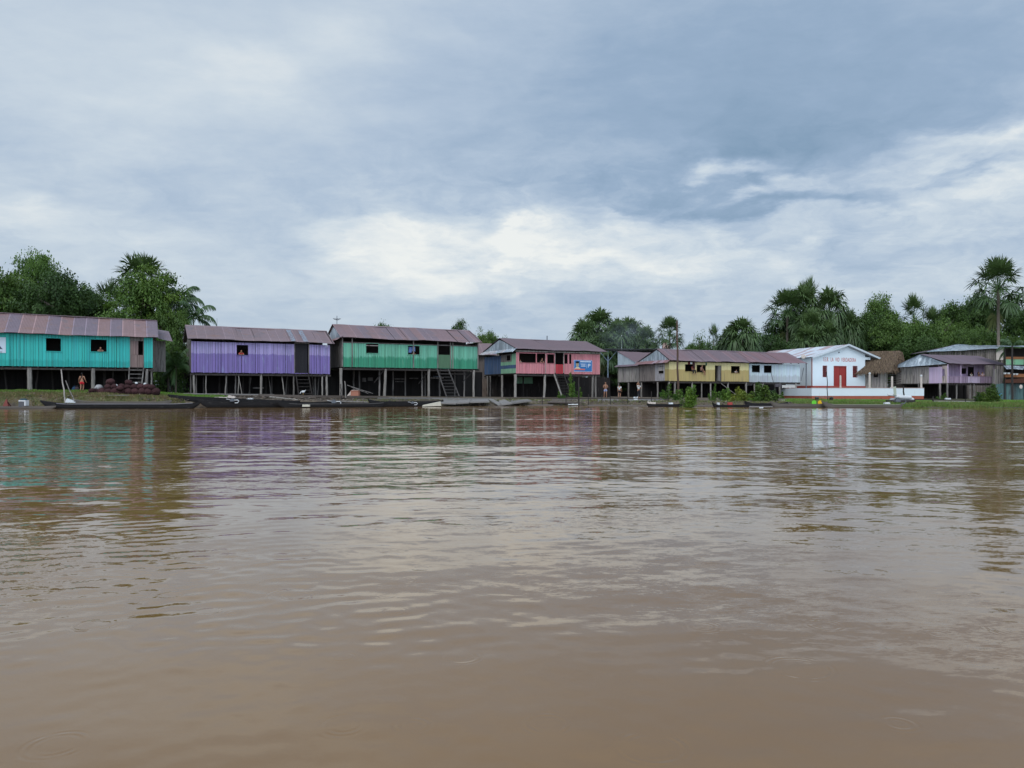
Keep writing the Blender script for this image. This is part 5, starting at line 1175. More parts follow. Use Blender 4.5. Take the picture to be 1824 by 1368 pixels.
mb.box(0, L, -.04, -.021, zf + .88, zf + .95, (.9, .8, .9)); mb.box(0, L, .001, .03, zf + .15, zf + .22); mb.build('railing', mat('faded_mauve_slats', (.30, .24, .29), .8, .25), h.t)
mb = MB()
for x in (0, h.X(1711), L - .1): mb.box(x, x + .1, -.05, .05, zf, 5.35)
mb.build('balcony_post', M_mauve_l, h.t)
mb = MB()
for x in np.arange(.2, L, .55): mb.box(x, x + .1, -.12, D, zf - .18, zf - .062, (1.5, 1.4, 1.4))
mb.beam((-.1, .2, zf - .26), (L, .2, zf - .26), .1, .14); mb.build('floor_joist', M_wood_d, h.t)
yr = h.Y(1640); zr_ = 6.98; ze_ = 5.42
mb = MB(); sheet_roof(mb, (-.1, -.4, ze_), (h.X(1789), -.4, ze_ + .03), (h.X(1742, yr), yr, zr_ - .0), (-.1, yr, zr_), 135, ((1, 1, 1.05), (.98, 1, 1.08)), seam_p=.1); sheet_roof(mb, (L + .5, D, ze_), (-.1, D, ze_), (-.1, yr, zr_), (L - 3, yr, zr_), 136, ((1, 1, 1),)); sheet_roof(mb, (h.X(1789), -.4, ze_ + .03), (L + .5, D, ze_), (h.X(1742, yr), yr, zr_), (h.X(1742, yr), yr, zr_), 137, ((1, 1, 1),)); mb.build('corrugated_roof', M_roof_d, h.t)
mb = MB(); sheet_roof(mb, (-.75, D + .3, ze_ - .35), (-.75, -.45, ze_ - .05), (0, yr - .1, zr_), (0, yr + .1, zr_), 138, ((1, 1, 1), (1.1, 1.1, 1.1)), amp=.01); mb.build('hip_sheet', M_tin, h.t)
mb = MB(); mb.box(.02, .05, .0, D, 5.1, 5.5); mb.build('eave_gap', M_inside, h.t)
for px in (1706, 1730, 1737, 1758): stilt(h, h.X(px), .2, zf - .16, .1, M_wood)
for px, r in ((1674, .13), (1636, .1), (1603, .1), (1687, .12)): y = h.Y(px); stilt(h, .05, y, zf - .06, r, M_wood_l if px == 1674 else M_wood)
for x, y in ((3, 4), (6, 4), (8.5, 4), (3, 7), (6, 7)): stilt(h, x, y, zf - .16, .1, M_wood_d)
mb = MB(); boards(mb, 'x', 7.5, -2, L + 4, .0, zf - .1, bw=.3, seed=139, var=.3, gap=0, tint=lambda a: (1.3, 1.2, 1.1)); mb.build('under_house_shade_sheet', M_under, h.t)  # added dark sheet, painted as the shade beneath the floor
ladder(h, h.X(1764), h.X(1770), zf - .1, -.1, h.X(1768, -1.6), h.X(1775, -1.6), -1.6, 7, M_wood)
BUILD['mauve'] = h

# ---- 12 zinc roofed house behind
h = House('plank_house', 'grey slatted house with a wide blue-grey zinc roof behind the mauve house', 'house', 1655, 126, -.25)
L = h.X(1787.5)
mb = MB(); boards(mb, 'x', 0, 0, L, .3, lambda a: h.Z(626 - 6.5 * a / L, a), bw=.24, seed=141, var=.35, gap=.05, tint=lambda a: (.9, .85, .82)); mb.build('slat_wall', M_wood, h.t)
mb = MB(); mb.box(.0, L, .3, .35, .3, 6.5); mb.box(L - .05, L, .35, 8, .3, 7); mb.build('inner_wall', M_wood_d, h.t)
mb = MB(); mb.box(h.X(1774.5), h.X(1787), -.03, .0, h.Z(641, L), h.Z(622.5, L), (1, 1, 1)); tag(mb.build('pale_panel', M_cream, h.t), 'pale blank panel')
mb = MB(); a_ = (-.6, -.6, h.Z(627.5, 0)); b_ = (L + .1, -.6, h.Z(620.5, L)); c_ = (L + .1, 5, h.Z(616.5, L, 5)); d_ = (h.X(1704, 5), 5, h.Z(613.5, 4, 5))
sheet_roof(mb, a_, b_, c_, d_, 142, ((1, 1, 1), (1.1, 1.1, 1.1), (.8, .85, .9)), seam_p=.4); mb.build('corrugated_roof', M_tin, h.t)
mb = MB(); sheet_roof(mb, (-.9, 8, a_[2] + .1), a_, d_, (d_[0], 8, d_[2]), 143, ((.5, .5, .55),)); mb.build('dark_roof_side', M_roof_d, h.t)
BUILD['zinc'] = h

# ---- 13 two-storey house at the photo edge
h = House('two_storey_house', 'two-storey house with green balcony boards and orange rails at the photo edge', 'house', 1789, 110, .05)
L = 8.5; Zp = lambda p: h.Z(p)
mb = MB(); sheet_roof(mb, (-.4, -1.2, Zp(618.5)), (L, -1.2, Zp(619.5)), (L, 5, Zp(612)), (-.4, 5, Zp(612)), 151, ((.7, .75, .8),)); mb.build('corrugated_roof', M_tin, h.t)
mb = MB(); mb.box(h.X(1790, 3), L, 3, 3.05, .3, Zp(618)); mb.box(0, L, 0, 3, Zp(650) - .05, Zp(650)); mb.box(0, L, 0, 3, Zp(683), Zp(683) + .06); mb.build('inner_wall', M_inside, h.t)
mb = MB(); mb.box(0, L, -.05, .0, Zp(640), Zp(635.5), (1, 1, 1)); mb.build('upper_rail', mat('orange_brown_wood', (.26, .11, .05), .8, .25), h.t)
mb = MB(); boards(mb, 'x', -.02, 0, L, Zp(649.5), Zp(640), bw=.6, seed=152, var=.25, gap=.01); mb.build('green_balcony_board', mat('green_balcony_paint', (.16, .34, .20), .7, .25, spots=((.35, .42, .30), (2, 2, 2), .55, .6)), h.t)
mb = MB(); sheet_roof(mb, (-.2, -.7, Zp(658)), (L, -.7, Zp(658)), (L, .0, Zp(651.5)), (-.2, .0, Zp(651.5)), 153, ((.8, .8, .85), (.6, .6, .65))); mb.build('canopy', M_tin, h.t)
mb = MB(); mb.box(0, L, -.25, .1, Zp(672), Zp(666)); tag(mb.build('counter', mat('orange_brown_wood', ()), h.t), 'orange-brown counter board')
mb = MB(); zz = Zp(682); mb.add([(0, -.2, Zp(676)), (L * .5, -.2, Zp(672)), (L, -.2, Zp(676)), (L, -.2, zz), (0, -.2, zz), (L, -.14, zz), (0, -.14, zz), (0, -.14, Zp(676)), (L, -.14, Zp(676)), (L * .5, -.14, Zp(672))], [(0, 4, 3, 2, 1), (7, 9, 8, 5, 6), (0, 1, 9, 7), (1, 2, 8, 9), (4, 6, 5, 3)]); mb.build('brown_cloth_front', cloth('brown_cloth', (.085, .035, .022)), h.t)
mb = MB(); mb.box(h.X(1796) - 1, L, .3, .35, .3, Zp(683)); xs_ = h.X(1774, .3)
boards(mb, 'x', .25, xs_, L, .2, Zp(684), bw=.35, seed=154, var=.3); mb.build('ground_floor_wall', mat('dull_teal_boards', (.085, .15, .15), .8, .35, (6, 6, .6), spots=((.05, .05, .05), (2, 2, .5), .55, .6)), h.t)
for x in (0, 2.9, 5.8, 8.4): mb = MB(); mb.box(x, x + .14, -.12, .02, .25, Zp(619)); mb.build('post', M_wood_d, h.t)
mb = MB(); x = -1.3; boards(mb, 'x', .6, -1.4, 0, Zp(684), Zp(657), bw=.12, seed=155, var=.5, gap=.05); mb.build('slat_screen', M_wood, h.t)
mb = MB(); mb.ball((h.X(1816), -.3, Zp(689)), (.25, .06, .3)); tag(mb.build('hanging_bag', M_cream, h.t))
BUILD['two'] = h

# ---- 14 house behind, between green and pink
h = House('plank_house', 'weathered brown plank house seen low between the green and pink houses', 'house', 826, 98, .2)
L = h.X(872); LL = h.X(905)
mb = MB(); boards(mb, 'x', 0, -2.5, LL, .7, h.Z(675), bw=.5, seed=161, var=.2, gap=.015, tint=lambda a: (1.0, .85, .75)); boards(mb, 'x', .15, h.X(838), LL, h.Z(675), h.Z(630), bw=.22, seed=162, var=.2, tint=lambda a: (.75, .68, .66)); mb.build('plank_wall', M_wood, h.t)
mb = MB(); xa, xb = h.X(838, 0), h.X(884, 0); sheet_roof(mb, (xa, -.5, h.Z(632)), (xb, -.5, h.Z(632)), (xb, 3.5, h.Z(611, 0, 3.5)), (xa, 3.5, h.Z(611, 0, 3.5)), 163, ((1, .95, .92),)); mb.build('corrugated_roof', M_roof, h.t)
mb = MB(); mb.box(-2.5, LL, 3.5, 3.6, .7, h.Z(632)); mb.build('back_wall', M_wood_d, h.t)
# ---- 15 small tin gable behind the yellow house ridge
h = House('plank_house', 'light tin gable of a house showing over the yellow house ridge', 'house', 1328, 134, -.15)
pk = h.X(1311.5); X0 = h.X(1286)
mb = MB(); mb.hexa([(h.X(1297), 0, 5), (h.X(1328), 0, 5), (h.X(1328), .1, 5), (h.X(1297), .1, 5), (pk - .05, 0, h.Z(617.5)), (pk + .05, 0, h.Z(617.5)), (pk + .05, .1, h.Z(617.5)), (pk - .05, .1, h.Z(617.5))]); mb.box(h.X(1297), h.X(1328), .0, 8, .3, 5); mb.build('wall', M_pale, h.t)
mb = MB(); sheet_roof(mb, (h.X(1268), 5, h.Z(624)), (h.X(1297), -.4, h.Z(623.5)), (pk, -.4, h.Z(616.5)), (pk - 1.5, 8, h.Z(617.5)), 171, ((1.3, 1.3, 1.3),)); sheet_roof(mb, (h.X(1330), -.4, h.Z(624)), (h.X(1330), 8, h.Z(624)), (pk, 8, h.Z(617.5)), (pk, -.4, h.Z(616.5)), 172, ((.5, .5, .55),)); mb.build('corrugated_roof', M_tin, h.t)
# ---- 16 pink water tank tower
h = House('water_tank', 'pinkish water tank block showing beside the lone fan palm', 'tank', 1182, 130, 0)
mb = MB(); a, b, c_ = h.X(1182), h.X(1188), h.X(1191.5)
mb.box(h.X(1181), h.X(1189), 0, .8, h.Z(628), h.Z(610), (1, 1, 1)); mb.build('tower', mat('pale_pink_plaster', (.68, .44, .40), .8, .08, (2, 2, 2)), h.t)
mb = MB(); mb.box(h.X(1189), h.X(1192.5), 0, .8, h.Z(628), h.Z(613.5)); mb.box(b - .1, b + .15, .3, .5, h.Z(610), h.Z(606)); mb.build('tank_block', mat('pale_pink_plaster', ()), h.t)
mb = MB(); mb.box(h.X(1181), h.X(1192.5), .05, .75, .5, h.Z(628)); mb.build('support', M_wood_d, h.t)

h = House('picket_fence', 'dark picket fence in the shade between the turquoise and purple houses', 'fence', 278, 76, .1)
mb = MB(); boards(mb, 'x', 0, 0, h.X(352), 1.0, lambda a: 3.0 + .25 * math.sin(a * 3), bw=.14, seed=181, var=.5, gap=.03); mb.build('picket', M_under, h.t)
mb = MB(); mb.box(0, h.X(352), .04, .1, 2.3, 2.4); mb.build('fence_rail', M_wood_d, h.t)
# ------------------------------------------------------------ boats
def canoe(label, pxa, da, pxb, db, W=.85, H=.5, za=0, zb=0, bowa=.22, bowb=.12, m=None, seats=3, name='canoe', group=None, base=-.14, trim=None):
    """dug-out hull; za, zb lift the ends (hauled up the bank); bowa, bowb: rise of each tip"""
    m = m or M_black; A = Vector((PX(pxa, da), da, za)); B = Vector((PX(pxb, db), db, zb)); L = (B - A).length
    o = thing(name, label, 'canoe', A, 0, group)
    dx = (B - A); o.rotation_euler = (0, -math.asin(dx.z / L), math.atan2(dx.y, dx.x))
    N_ = 26; mb = MB(); n = 8
    def sec(f, inner):
        w = W / 2 * (max(0.0, 1 - abs(2 * f - 1) ** 2.6) ** .62) + .035
        top = base + H + bowa * max(0, 1 - f / .2) ** 2 + bowb * max(0, (f - .8) / .2) ** 2
        bot = base + (bowa + H * .75) * max(0, 1 - f / .1) ** 2 + (bowb + H * .7) * max(0, (f - .92) / .08) ** 2
        if inner: w = max(w - .04, .004); bot += .05; bot = min(bot, top - .02)
        pts = []
        for k in range(n + 1):
            a = math.pi * k / n; c, s = math.cos(a), math.sin(a)
            pts.append((L * f, -w * (abs(c) ** .6) * (1 if c > 0 else -1), top - (top - bot) * (s ** .75 if s > 0 else 0)))
        return pts
    for inner in (0, 1):
        b = len(mb.v)
        for i in range(N_ + 1): mb.v.extend(sec(i / N_, inner))
        for i in range(N_):
            for k in range(n):
                q = [b + i * (n + 1) + k, b + (i + 1) * (n + 1) + k, b + (i + 1) * (n + 1) + k + 1, b + i * (n + 1) + k + 1]
                mb.f.append(q if not inner else q[::-1]); mb.c.append((1, 1, 1) if not inner else (1.6, 1.5, 1.4))
    o1 = (N_ + 1) * (n + 1)
    for i in range(N_):
        for k in (0, n):
            a, b_ = i * (n + 1) + k, (i + 1) * (n + 1) + k; mb.f.append([a, b_, o1 + b_, o1 + a]); mb.c.append((3.2, 3.2, 3.3) if trim else (1.8, 1.8, 1.8))
    mb.build('hull', m, o)
    for i in range(seats):
        f = (i + 1) / (seats + 1); s = MB(); top = base + H; w = W / 2 * (1 - abs(2 * f - 1) ** 2.6) ** .62
        s.box(L * f - .12, L * f + .12, -w + .03, w - .03, top - .13, top - .09); s.build('seat', M_wood, o)
    if trim:
        s = MB()
        for k in (-1,):
            for i in range(3, N_ - 1):
                p, q = sec(i / N_, 0)[n if k > 0 else 0], sec((i + 1) / N_, 0)[n if k > 0 else 0]
                s.beam((p[0], p[1] - .012, p[2] - .02), (q[0], q[1] - .012, q[2] - .02), .02, .05)
        s.build('gunwale_strip', trim, o)
    return o
M_strip = mat('pale_worn_strip', (.20, .19, .21), .6, .45, (.6, 5, 5))
canoe('long black canoe with a pale worn gunwale lying in front of the maroon sacks', 72, 58.4, 356, 58.6, .9, .52, bowa=.27, bowb=.12, trim=M_strip)
canoe('grey dugout half hidden behind the long black canoe below the sacks', 128, 60.2, 306, 60.6, .85, .50, za=.18, zb=.16, m=M_hull)
canoe('black canoe with its pointed bow hauled up on the green grass', 299, 64.2, 534, 62.6, .95, .55, za=.58, zb=.12, bowa=.10, bowb=.05)
canoe('black canoe moored beneath the purple house ending at the white motor hook', 352, 62.4, 604, 63.6, .95, .58, za=.05, bowb=.12)
canoe('black canoe with a cream block at its side below the purple house stair', 492, 62.2, 690, 64.8, .85, .46, trim=mat('dark_strip', (.09, .085, .085), .6, .3))
canoe('black canoe afloat under the overturned orange box', 596, 65.8, 772, 68.2, .9, .48, bowa=.16)
canoe('short dark canoe hidden behind the pale floating plank', 655, 68.2, 790, 69.6, .8, .50, za=.1, zb=.1)
canoe('low grey boat cut by the photo edge with a motor box standing in it', -60, 58.4, 100, 57.6, .9, .34, m=M_hull, bowb=.05)
canoe('thin dark canoe moored beside the broad green bush', 1152, 66.8, 1216, 66.2, .7, .38, bowa=.08)
canoe('narrow canoe carrying a red tank and a white bucket', 1268, 64.8, 1336, 64.6, .75, .34)
canoe('black canoe lying under the largest dark bush', 1326, 66.0, 1404, 66.2, .8, .46)
canoe('dark canoe with a pale pointed stern holding the two bright basins', 1372, 64.2, 1474, 63.8, .9, .42, za=.03, bowb=.2, m=M_hull)
canoe('grey dugout with raised broad bow and a small motor at its stern below the church', 1463, 63.2, 1608, 62.2, .95, .40, bowa=.30, bowb=.03, m=M_hull, trim=mat('pale_moss_strip', (.25, .25, .2), .7, .3))
def simple(name, label, cat, mb, m, group=None, smooth=False):
    o = mb.build(name, m, None, smooth); 
    me = o.data; co = [v.co for v in me.vertices]; c = Vector((sum(v.x for v in co) / len(co), sum(v.y for v in co) / len(co), min(v.z for v in co)))
    me.transform(Matrix.Translation(-c)); o.location = c; return tag(o, label, cat, group)
mb = MB(); d = 66.6; mb.hexa([P(752, 724, d), P(786, 723, d), P(786, 722.5, d + .7), P(754, 723, d + .7), P(753, 721.5, d), P(785, 715.5, d), P(784, 715, d + .7), P(755, 721, d + .7)]); simple('float_block', 'pale cream wedge-shaped plank floating at the waterline', 'plank', mb, mat('cream_plank', (.56, .52, .43), .7, .2))
# sacks of palm fruit
r_ = random.Random(4)
def sack(px, py, d, r, label, m=M_maroon, l=.36):
    p = P(px, py, d); mb = MB(); mb.ball((0, 0, 0), (r * r_.uniform(1.1, 1.35), l, r * r_.uniform(.95, 1.12)), (1,) * 3, 14, 9, jit=.09); v = r_.uniform(.8, 1.25); mb.c = [(v, v, v)] * len(mb.f)
    o = mb.build('sack', m, None, True); o.location = p; o.rotation_euler = (0, r_.uniform(-.3, .3), r_.uniform(-.3, .3)); tag(o, label, 'sack', 'sacks piled in front of the turquoise house')
    k = MB(); k.tube([(0, -l * .93, 0), (0, -l * 1.12, .02)], [.035, .06], 7); t = k.build('tied_mouth', m, o)
    return o
posn = ['under the ladder', 'second from the white sack', 'near the middle of the row', 'at the far end of the row']
for i, px in enumerate(range(170, 284, 12)):
    sack(px, 698, 64.0, .30, 'round maroon sack in the bottom row of the pile', l=.4)
for i, px in enumerate((193, 205, 217, 228, 240, 251, 262)):
    sack(px, 689.5, 64.2, .27, 'round maroon sack in the second row of the pile', l=.4)
sack(196.5, 680.5, 64.3, .27, 'single maroon sack on top of the pile nearest the white sack')
sack(229.5, 681.5, 64.3, .25, 'single maroon sack on top of the pile just before the ladder')
sack(270.5, 690, 64.0, .26, 'pale-rimmed maroon sack in the second row past the ladder'); sack(213.5, 692, 63.5, .22, 'small dark sack low between the two topmost sacks')
sack(176, 690.5, 64.2, .26, 'white sack slumped on the sloping end of the pile', mat('white_sacking', (.40, .38, .38), .85, .2, fine=.2))
sack(165, 696, 63.6, .2, 'small maroon sack at the low end of the pile'); sack(159, 701.5, 63.3, .14, 'flattest little dark sack at the tip of the pile')
for px, py, lb in ((243, 681.5, 'small white plastic bag on the sacks below the ladder'), (258, 683, 'crumpled white bag on the sacks past the ladder'), (207, 685.5, 'white scrap of plastic between the two topmost sacks')):
    mb = MB(); mb.ball(P(px, py + .8, 64.1), (.13, .1, .08), (1,) * 3, 9, 6, jit=.25); simple('plastic_bag', lb, 'bag', mb, M_wplain)
# poles, posts
def pole(label, p, q, r, m, name='pole', n=5, cat='pole', wob=.03, group=None):
    p, q = Vector(p), Vector(q); rr = random.Random(int(p.x * 50)); mb = MB(); pts = []
    for i in range(n + 1):
        f = i / n; pts.append(p.lerp(q, f) - p + Vector((rr.uniform(-wob, wob), 0, 0)) * (0 < i < n))
    mb.tube(pts, [r * (1 - .25 * i / n) for i in range(n + 1)], 8, jit=.04); o = mb.build(name, m); o.location = p; return tag(o, label, cat, group)
pole('tall pale punting pole standing in the long black canoe', P(116.5, 718, 58.5), P(109, 658, 59.3), .055, M_wood_l)
pole('shorter dark pole leaning over the white sheet in the long canoe', P(133, 716, 58.5), P(117, 678, 59.3), .04, M_wood)
pole('tall brown wooden mast standing in front of the yellow house', P(1208, 714, 79), P(1206, 571, 79), .115, mat('brown_mast_wood', (.10, .062, .045), .8, .3), wob=.04, name='utility_pole')
pole('dark brown pole in front of the two-storey house', P(1803.5, 714, 100), P(1803, 616, 100), .14, M_wood_d, name='utility_pole')
pole('thin dark crooked stake in front of the church window', P(1474.5, 712, 84), P(1472, 662, 84), .05, M_wood_d, wob=.07, name='stake')
pole('thin stick leaning at the pale house wall', P(1384, 706, 102.5), P(1372.5, 661, 105.6), .04, M_wood_d)
pole('stout dark stake rising highest from the landing boards before the pink house', P(1031, 724.5, 70.5), P(1031, 672, 70.5), .08, M_wood_d, name='stake')
pole('short pale post beside the purple and green houses gap', P(616, 709, 71), P(614, 679, 71), .06, M_wood_p, name='stake')
pole('thin dark post next to the short pale post', P(607.5, 712, 70), P(607, 684, 70), .05, M_wood_d, name='stake')
pole('thin white mast rising behind the open shed roof', P(1107, 640, 125), P(1107, 597, 125), .10, M_wplain, name='mast')
pole('hair-thin antenna over the purple house ridge', P(387, 600, 78), P(386.5, 567, 78), .02, M_metal, name='antenna'); pole('hair-thin antenna beside the feather palms', P(332, 600, 92), P(332.5, 506, 92), .025, M_metal, name='antenna')
pole('short dark post in the white things behind the grey dugout', P(1610, 712, 66), P(1609, 688, 66), .07, M_wood_d, name='stake')
# hook-shaped long-tail motors
def motor(px, py, d, label, s=1.0, m=M_wplain):
    o = thing('boat_motor', label, 'motor', P(px, py, d)); e = MB(); e.box(-.16 * s, .14 * s, -.12, .12, 0, .18 * s); e.tube([(.0, 0, .18 * s), (.0, 0, .26 * s)], .09 * s, 10); e.build('engine', M_metal, o)
    t = MB(); t.tube([(.14 * s, 0, .1 * s), (.42 * s, 0, .12 * s), (.52 * s, 0, .02), (.42 * s, 0, -.12 * s), (.2 * s, 0, -.12 * s)], .035 * s, 7); t.build('shaft', m, o)
    g = MB(); g.beam((-.16 * s, 0, .14 * s), (-.5 * s, 0, .2 * s), .04, .03); g.build('tiller', m, o); return o
motor(414, 715, 62.2, 'white-ended motor hook hanging over the black canoe under the purple house'); motor(595, 718, 63.3, 'looped white motor hook at the canoe stern between purple and green houses', 1.1); motor(735, 719, 66.6, 'small pale motor hook beside the pale floating plank', .8)
o = motor(1599, 715.5, 62.4, 'small dark motor at the stern of the dugout below the church', 1.3, M_metal)
# boat gear
o = thing('motor_box', 'white and dark boxed motor standing in the low boat at the photo edge', 'motor', P(42, 725, 57.6)); mb = MB(); mb.box(-.26, .26, -.2, .2, 0, .42); mb.build('body', mat('motor_grey', (.10, .10, .11), .5, .1), o); mb = MB(); mb.box(-.24, .27, -.22, .22, .42, .52); mb.box(.18, .28, -.21, .21, .1, .42); mb.build('cowl', M_wplain, o); mb = MB(); mb.ball((0, 0, .56), (.28, .22, .08)); mb.build('lid', mat('teal_black_lid', (.02, .06, .08), .5, .1), o)
mb = MB(); p = P(11, 725, 57.8)
mb.hexa([p + Vector(q) for q in ((-.22, -.1, 0), (.2, -.1, 0), (.24, .15, 0), (-.2, .15, 0), (-.05, 0, .55), (.04, 0, .6), (.04, .05, .58), (-.05, .05, .55))]); mb.tube([p + Vector((.1, 0, .4)), p + Vector((.4, 0, 0))], .04, 6, (.2, .2, .2)); simple('red_cloth_bundle', 'faded red cloth bundle standing in the boat at the photo edge', 'cloth', mb, cloth('faded_red', (.20, .06, .05)))
mb = MB(); mb.hexa([P(116, 717, 58.3), P(134, 717.5, 58.3), P(135, 716, 58.8), P(118, 716, 58.8), P(118, 710.5, 58.3), P(130, 714.5, 58.3), P(131, 713, 58.8), P(120, 709.5, 58.8)]); simple('white_sheet', 'white sheet folded over the long canoe at the poles', 'sheet', mb, M_wplain)
def box_thing(name, label, cat, px0, px1, py0, py1, d, dep, m, lid=None):
    o = thing(name, label, cat, P((px0 + px1) / 2, py1, d)); w = (px1 - px0) / F * d / 2; hh = (py1 - py0) / F * d
    mb = MB(); mb.hexa([(-w, -dep / 2, 0), (w, -dep / 2, 0), (w, dep / 2, 0), (-w, dep / 2, 0), (-w * .93, -dep * .46, hh * .85), (w * .93, -dep * .46, hh * .85), (w * .93, dep * .46, hh * .85), (-w * .93, dep * .46, hh * .85)]); mb.build('body', m, o)
    mb = MB(); mb.box(-w * .98, w * .98, -dep * .49, dep * .49, hh * .851, hh); mb.build('lid', lid or m, o); return o
box_thing('fuel_tank', 'red fuel tank in the narrow canoe by the orange bush', 'tank', 1296, 1304, 716.5, 721.5, 64.6, .3, mat('red_plastic', (.38, .06, .05), .5, .1))
box_thing('bucket', 'white bucket in the narrow canoe by the green bush', 'bucket', 1277, 1281.5, 717, 722, 64.7, .2, M_wplain)
box_thing('cream_block', 'cream block floating against the black canoe below the purple stair', 'block', 539, 552, 720.5, 724.3, 61.6, .25, mat('cream_plank', ()))
box_thing('orange_box', 'overturned orange-brown box on the mud under the green house', 'box', 626, 640, 695.5, 705, 75.0, .9, mat('orange_box', (.36, .15, .10), .8, .2))
mb = MB(); mb.hexa([P(618, 705, 74.8), P(626, 704, 74.8), P(627, 703, 76), P(620, 703, 76), P(625, 696, 74.8), P(628, 695, 74.8), P(639, 694.5, 76), P(627, 694.5, 76)]); simple('grey_tarpaulin', 'grey tarpaulin sliding off the orange box', 'tarpaulin', mb, M_cream)
for px, py, c, lb in ((1450, 717.3, (.16, .62, .05), 'lime green basin propped in the dark canoe'), (1461, 717.3, (.80, .46, .02), 'orange-yellow basin propped in the dark canoe')):
    mb = MB(); p = P(px, py, 63.9); a = Vector((0, -.10, .03))
    mb.tube([p + Vector((0, .14, 0)), p, p + Vector((0, -.001, 0)), p + Vector((0, .09, 0))], [.13, .20, .175, .11], 18); o = simple('basin', lb, 'basin', mb, mat('basin_%d' % px, c, .4, .05))
o = thing('tub', 'bright blue tub on the ground beside the mauve house stair', 'tub', P(1774.5, 709.5, 98)); mb = MB(); mb.tube([(0, 0, 0), (0, 0, .35), (0, 0, .6), (0, 0, .6), (0, 0, .2)], [.36, .50, .56, .52, .40], 18); mb.build('bowl', mat('blue_plastic', (.03, .30, .62), .4, .08), o); mb = MB(); mb.tube([(0, 0, .57), (0, 0, .62)], .60, 18, cap=False); mb.build('rim', mat('blue_plastic', ()), o)
def rag(label, px0, px1, py0, py1, d, m, name='cloth', dep=.4):
    mb = MB(); a, b, c_, e = P(px0, py1, d), P(px1, py1, d), P(px0, py0, d), P(px1, py0, d); n = 6; r = random.Random(int(px0))
    for i in range(n):
        u0, u1 = i / n, (i + 1) / n; z = [r.uniform(.5, 1) for _ in range(2)]
        p0, p1 = a.lerp(b, u0), a.lerp(b, u1); h0 = (c_.z - a.z)
        mb.hexa([p0, p1, p1 + Vector((0, dep, 0)), p0 + Vector((0, dep, 0)), p0 + Vector((0, .03, h0 * z[0])), p1 + Vector((0, .05, h0 * z[1])), p1 + Vector((0, dep * .8, h0 * z[1] * .9)), p0 + Vector((0, dep * .7, h0 * z[0] * .9))])
    return simple(name, label, 'cloth', mb, m)
rag('white sheet lying on the ground by the mauve house plant', 1685, 1694, 708, 713, 92, M_wplain); rag('white cloth heap on the landing boards below the woman in black trousers', 1129, 1136, 706, 713, 74, M_wplain); rag('white cloth lump on the black canoe under the purple house', 439, 449, 708.5, 714, 62.9, M_wplain)
rag('grey folded boards on the mud beside the canoe bow', 375, 404, 706.5, 711, 65, M_cream, 'folded_tarpaulin'); rag('whitish box-shaped bundle on the boards before the purple stilts', 405, 418, 703.5, 710, 65.5, M_cream, 'bundle')
rag('small white bundle in the thin canoe by the broad bush', 1192, 1199, 716.5, 720, 66.4, M_wplain); rag('white bag on the bow boards of the church dugout', 1577, 1586, 716, 719.5, 62.5, M_wplain); rag('grey-white hauled net below the landing boards', 1154, 1168, 714, 722, 69.5, M_cream, 'net')
rag('tiny white litter floating below the pale house', 1353, 1360, 725, 727, 61.0, M_wplain, 'litter', .15); rag('white scraps on the boards below the pink house', 1012, 1030, 719, 721, 71, M_wplain, 'litter', .15)
# white-wrapped bundles by the dugout motor
o = thing('wrapped_bundle', 'pile of white-wrapped long bundles at the stern of the church dugout', 'bundle', P(1605, 714, 66))
for a, b, r in (((1581, 703, 66), (1606, 705, 66), .10), ((1594, 706.5, 66), (1624, 708, 66), .16), ((1600, 710.5, 66.2), (1628, 711, 66.2), .12), ((1585, 711, 66.2), (1604, 711.5, 66.2), .10)):
    mb = MB(); p, q = P(*a) - o.location, P(*b) - o.location; m_ = (p + q) / 2; mb.tube([p, p.lerp(q, .08), m_, p.lerp(q, .93), q], [r * .5, r, r * 1.1, r * .95, r * .5], 9, jit=.08); mb.build('wrapped_roll', M_wplain, o)
mb = MB(); mb.box(-1.2, 1.1, -.25, .25, -.15, .06); mb.build('tray', M_wood_d, o)
mb = MB(); p = P(1593, 706, 65.8); mb.hexa([P(1592, 704, 65.8), P(1597, 704, 65.8), P(1597, 704, 65.9), P(1592, 704, 65.9), P(1591, 689, 65.8), P(1596, 688, 65.8), P(1596, 688, 65.9), P(1591, 689, 65.9)]); simple('board', 'pale green upright board standing behind the white bundles', 'board', mb, mat('pale_green_board', (.42, .45, .36), .7, .1))
# bench, rails, walkways
o = thing('bench', 'low dark plank bench on the path below the church', 'bench', P(1468, 714, 80)); mb = MB(); mb.box(-.95, .95, -.2, .2, .36, .42); mb.build('seat', M_wood, o)
for s in (-1, 1): mb = MB(); mb.box(s * .75 - .14, s * .75 + .14, -.15, .15, -.05, .36); mb.build('leg', M_wood_d, o)
o = thing('rail_fence', 'thin dark handrail on stakes along the landing boards below the pink house', 'fence', P(1048, 722, 71)); 
for px, pt in ((966, 706), (1008, 707), (1048, 702), (1072, 704), (1087, 705), (1118, 703), (1160, 697), (1190, 706)):
    mb = MB(); p, q = P(px, 724, 71.5) - o.location, P(px + .3, pt, 71.5) - o.location; mb.tube([p, q], .035, 6); mb.build('stake', M_wood_d, o)
mb = MB(); pts = [P(px, py, 71.45) - o.location for px, py in ((900, 709), (966, 709.5), (1031, 710), (1090, 709), (1118, 710), (1190, 711))]
for a, b in zip(pts, pts[1:]): mb.beam(a, b, .05, .07)
mb.build('handrail', M_wood_d, o)
o = thing('rail_fence', 'single dark rail with one stout post along the grassy bank past the church', 'fence', P(1662, 720, 70))
mb = MB(); mb.beam(P(1622, 711.5, 70) - o.location, P(1745, 713, 70.5) - o.location, .06, .09); mb.build('handrail', M_wood_d, o)
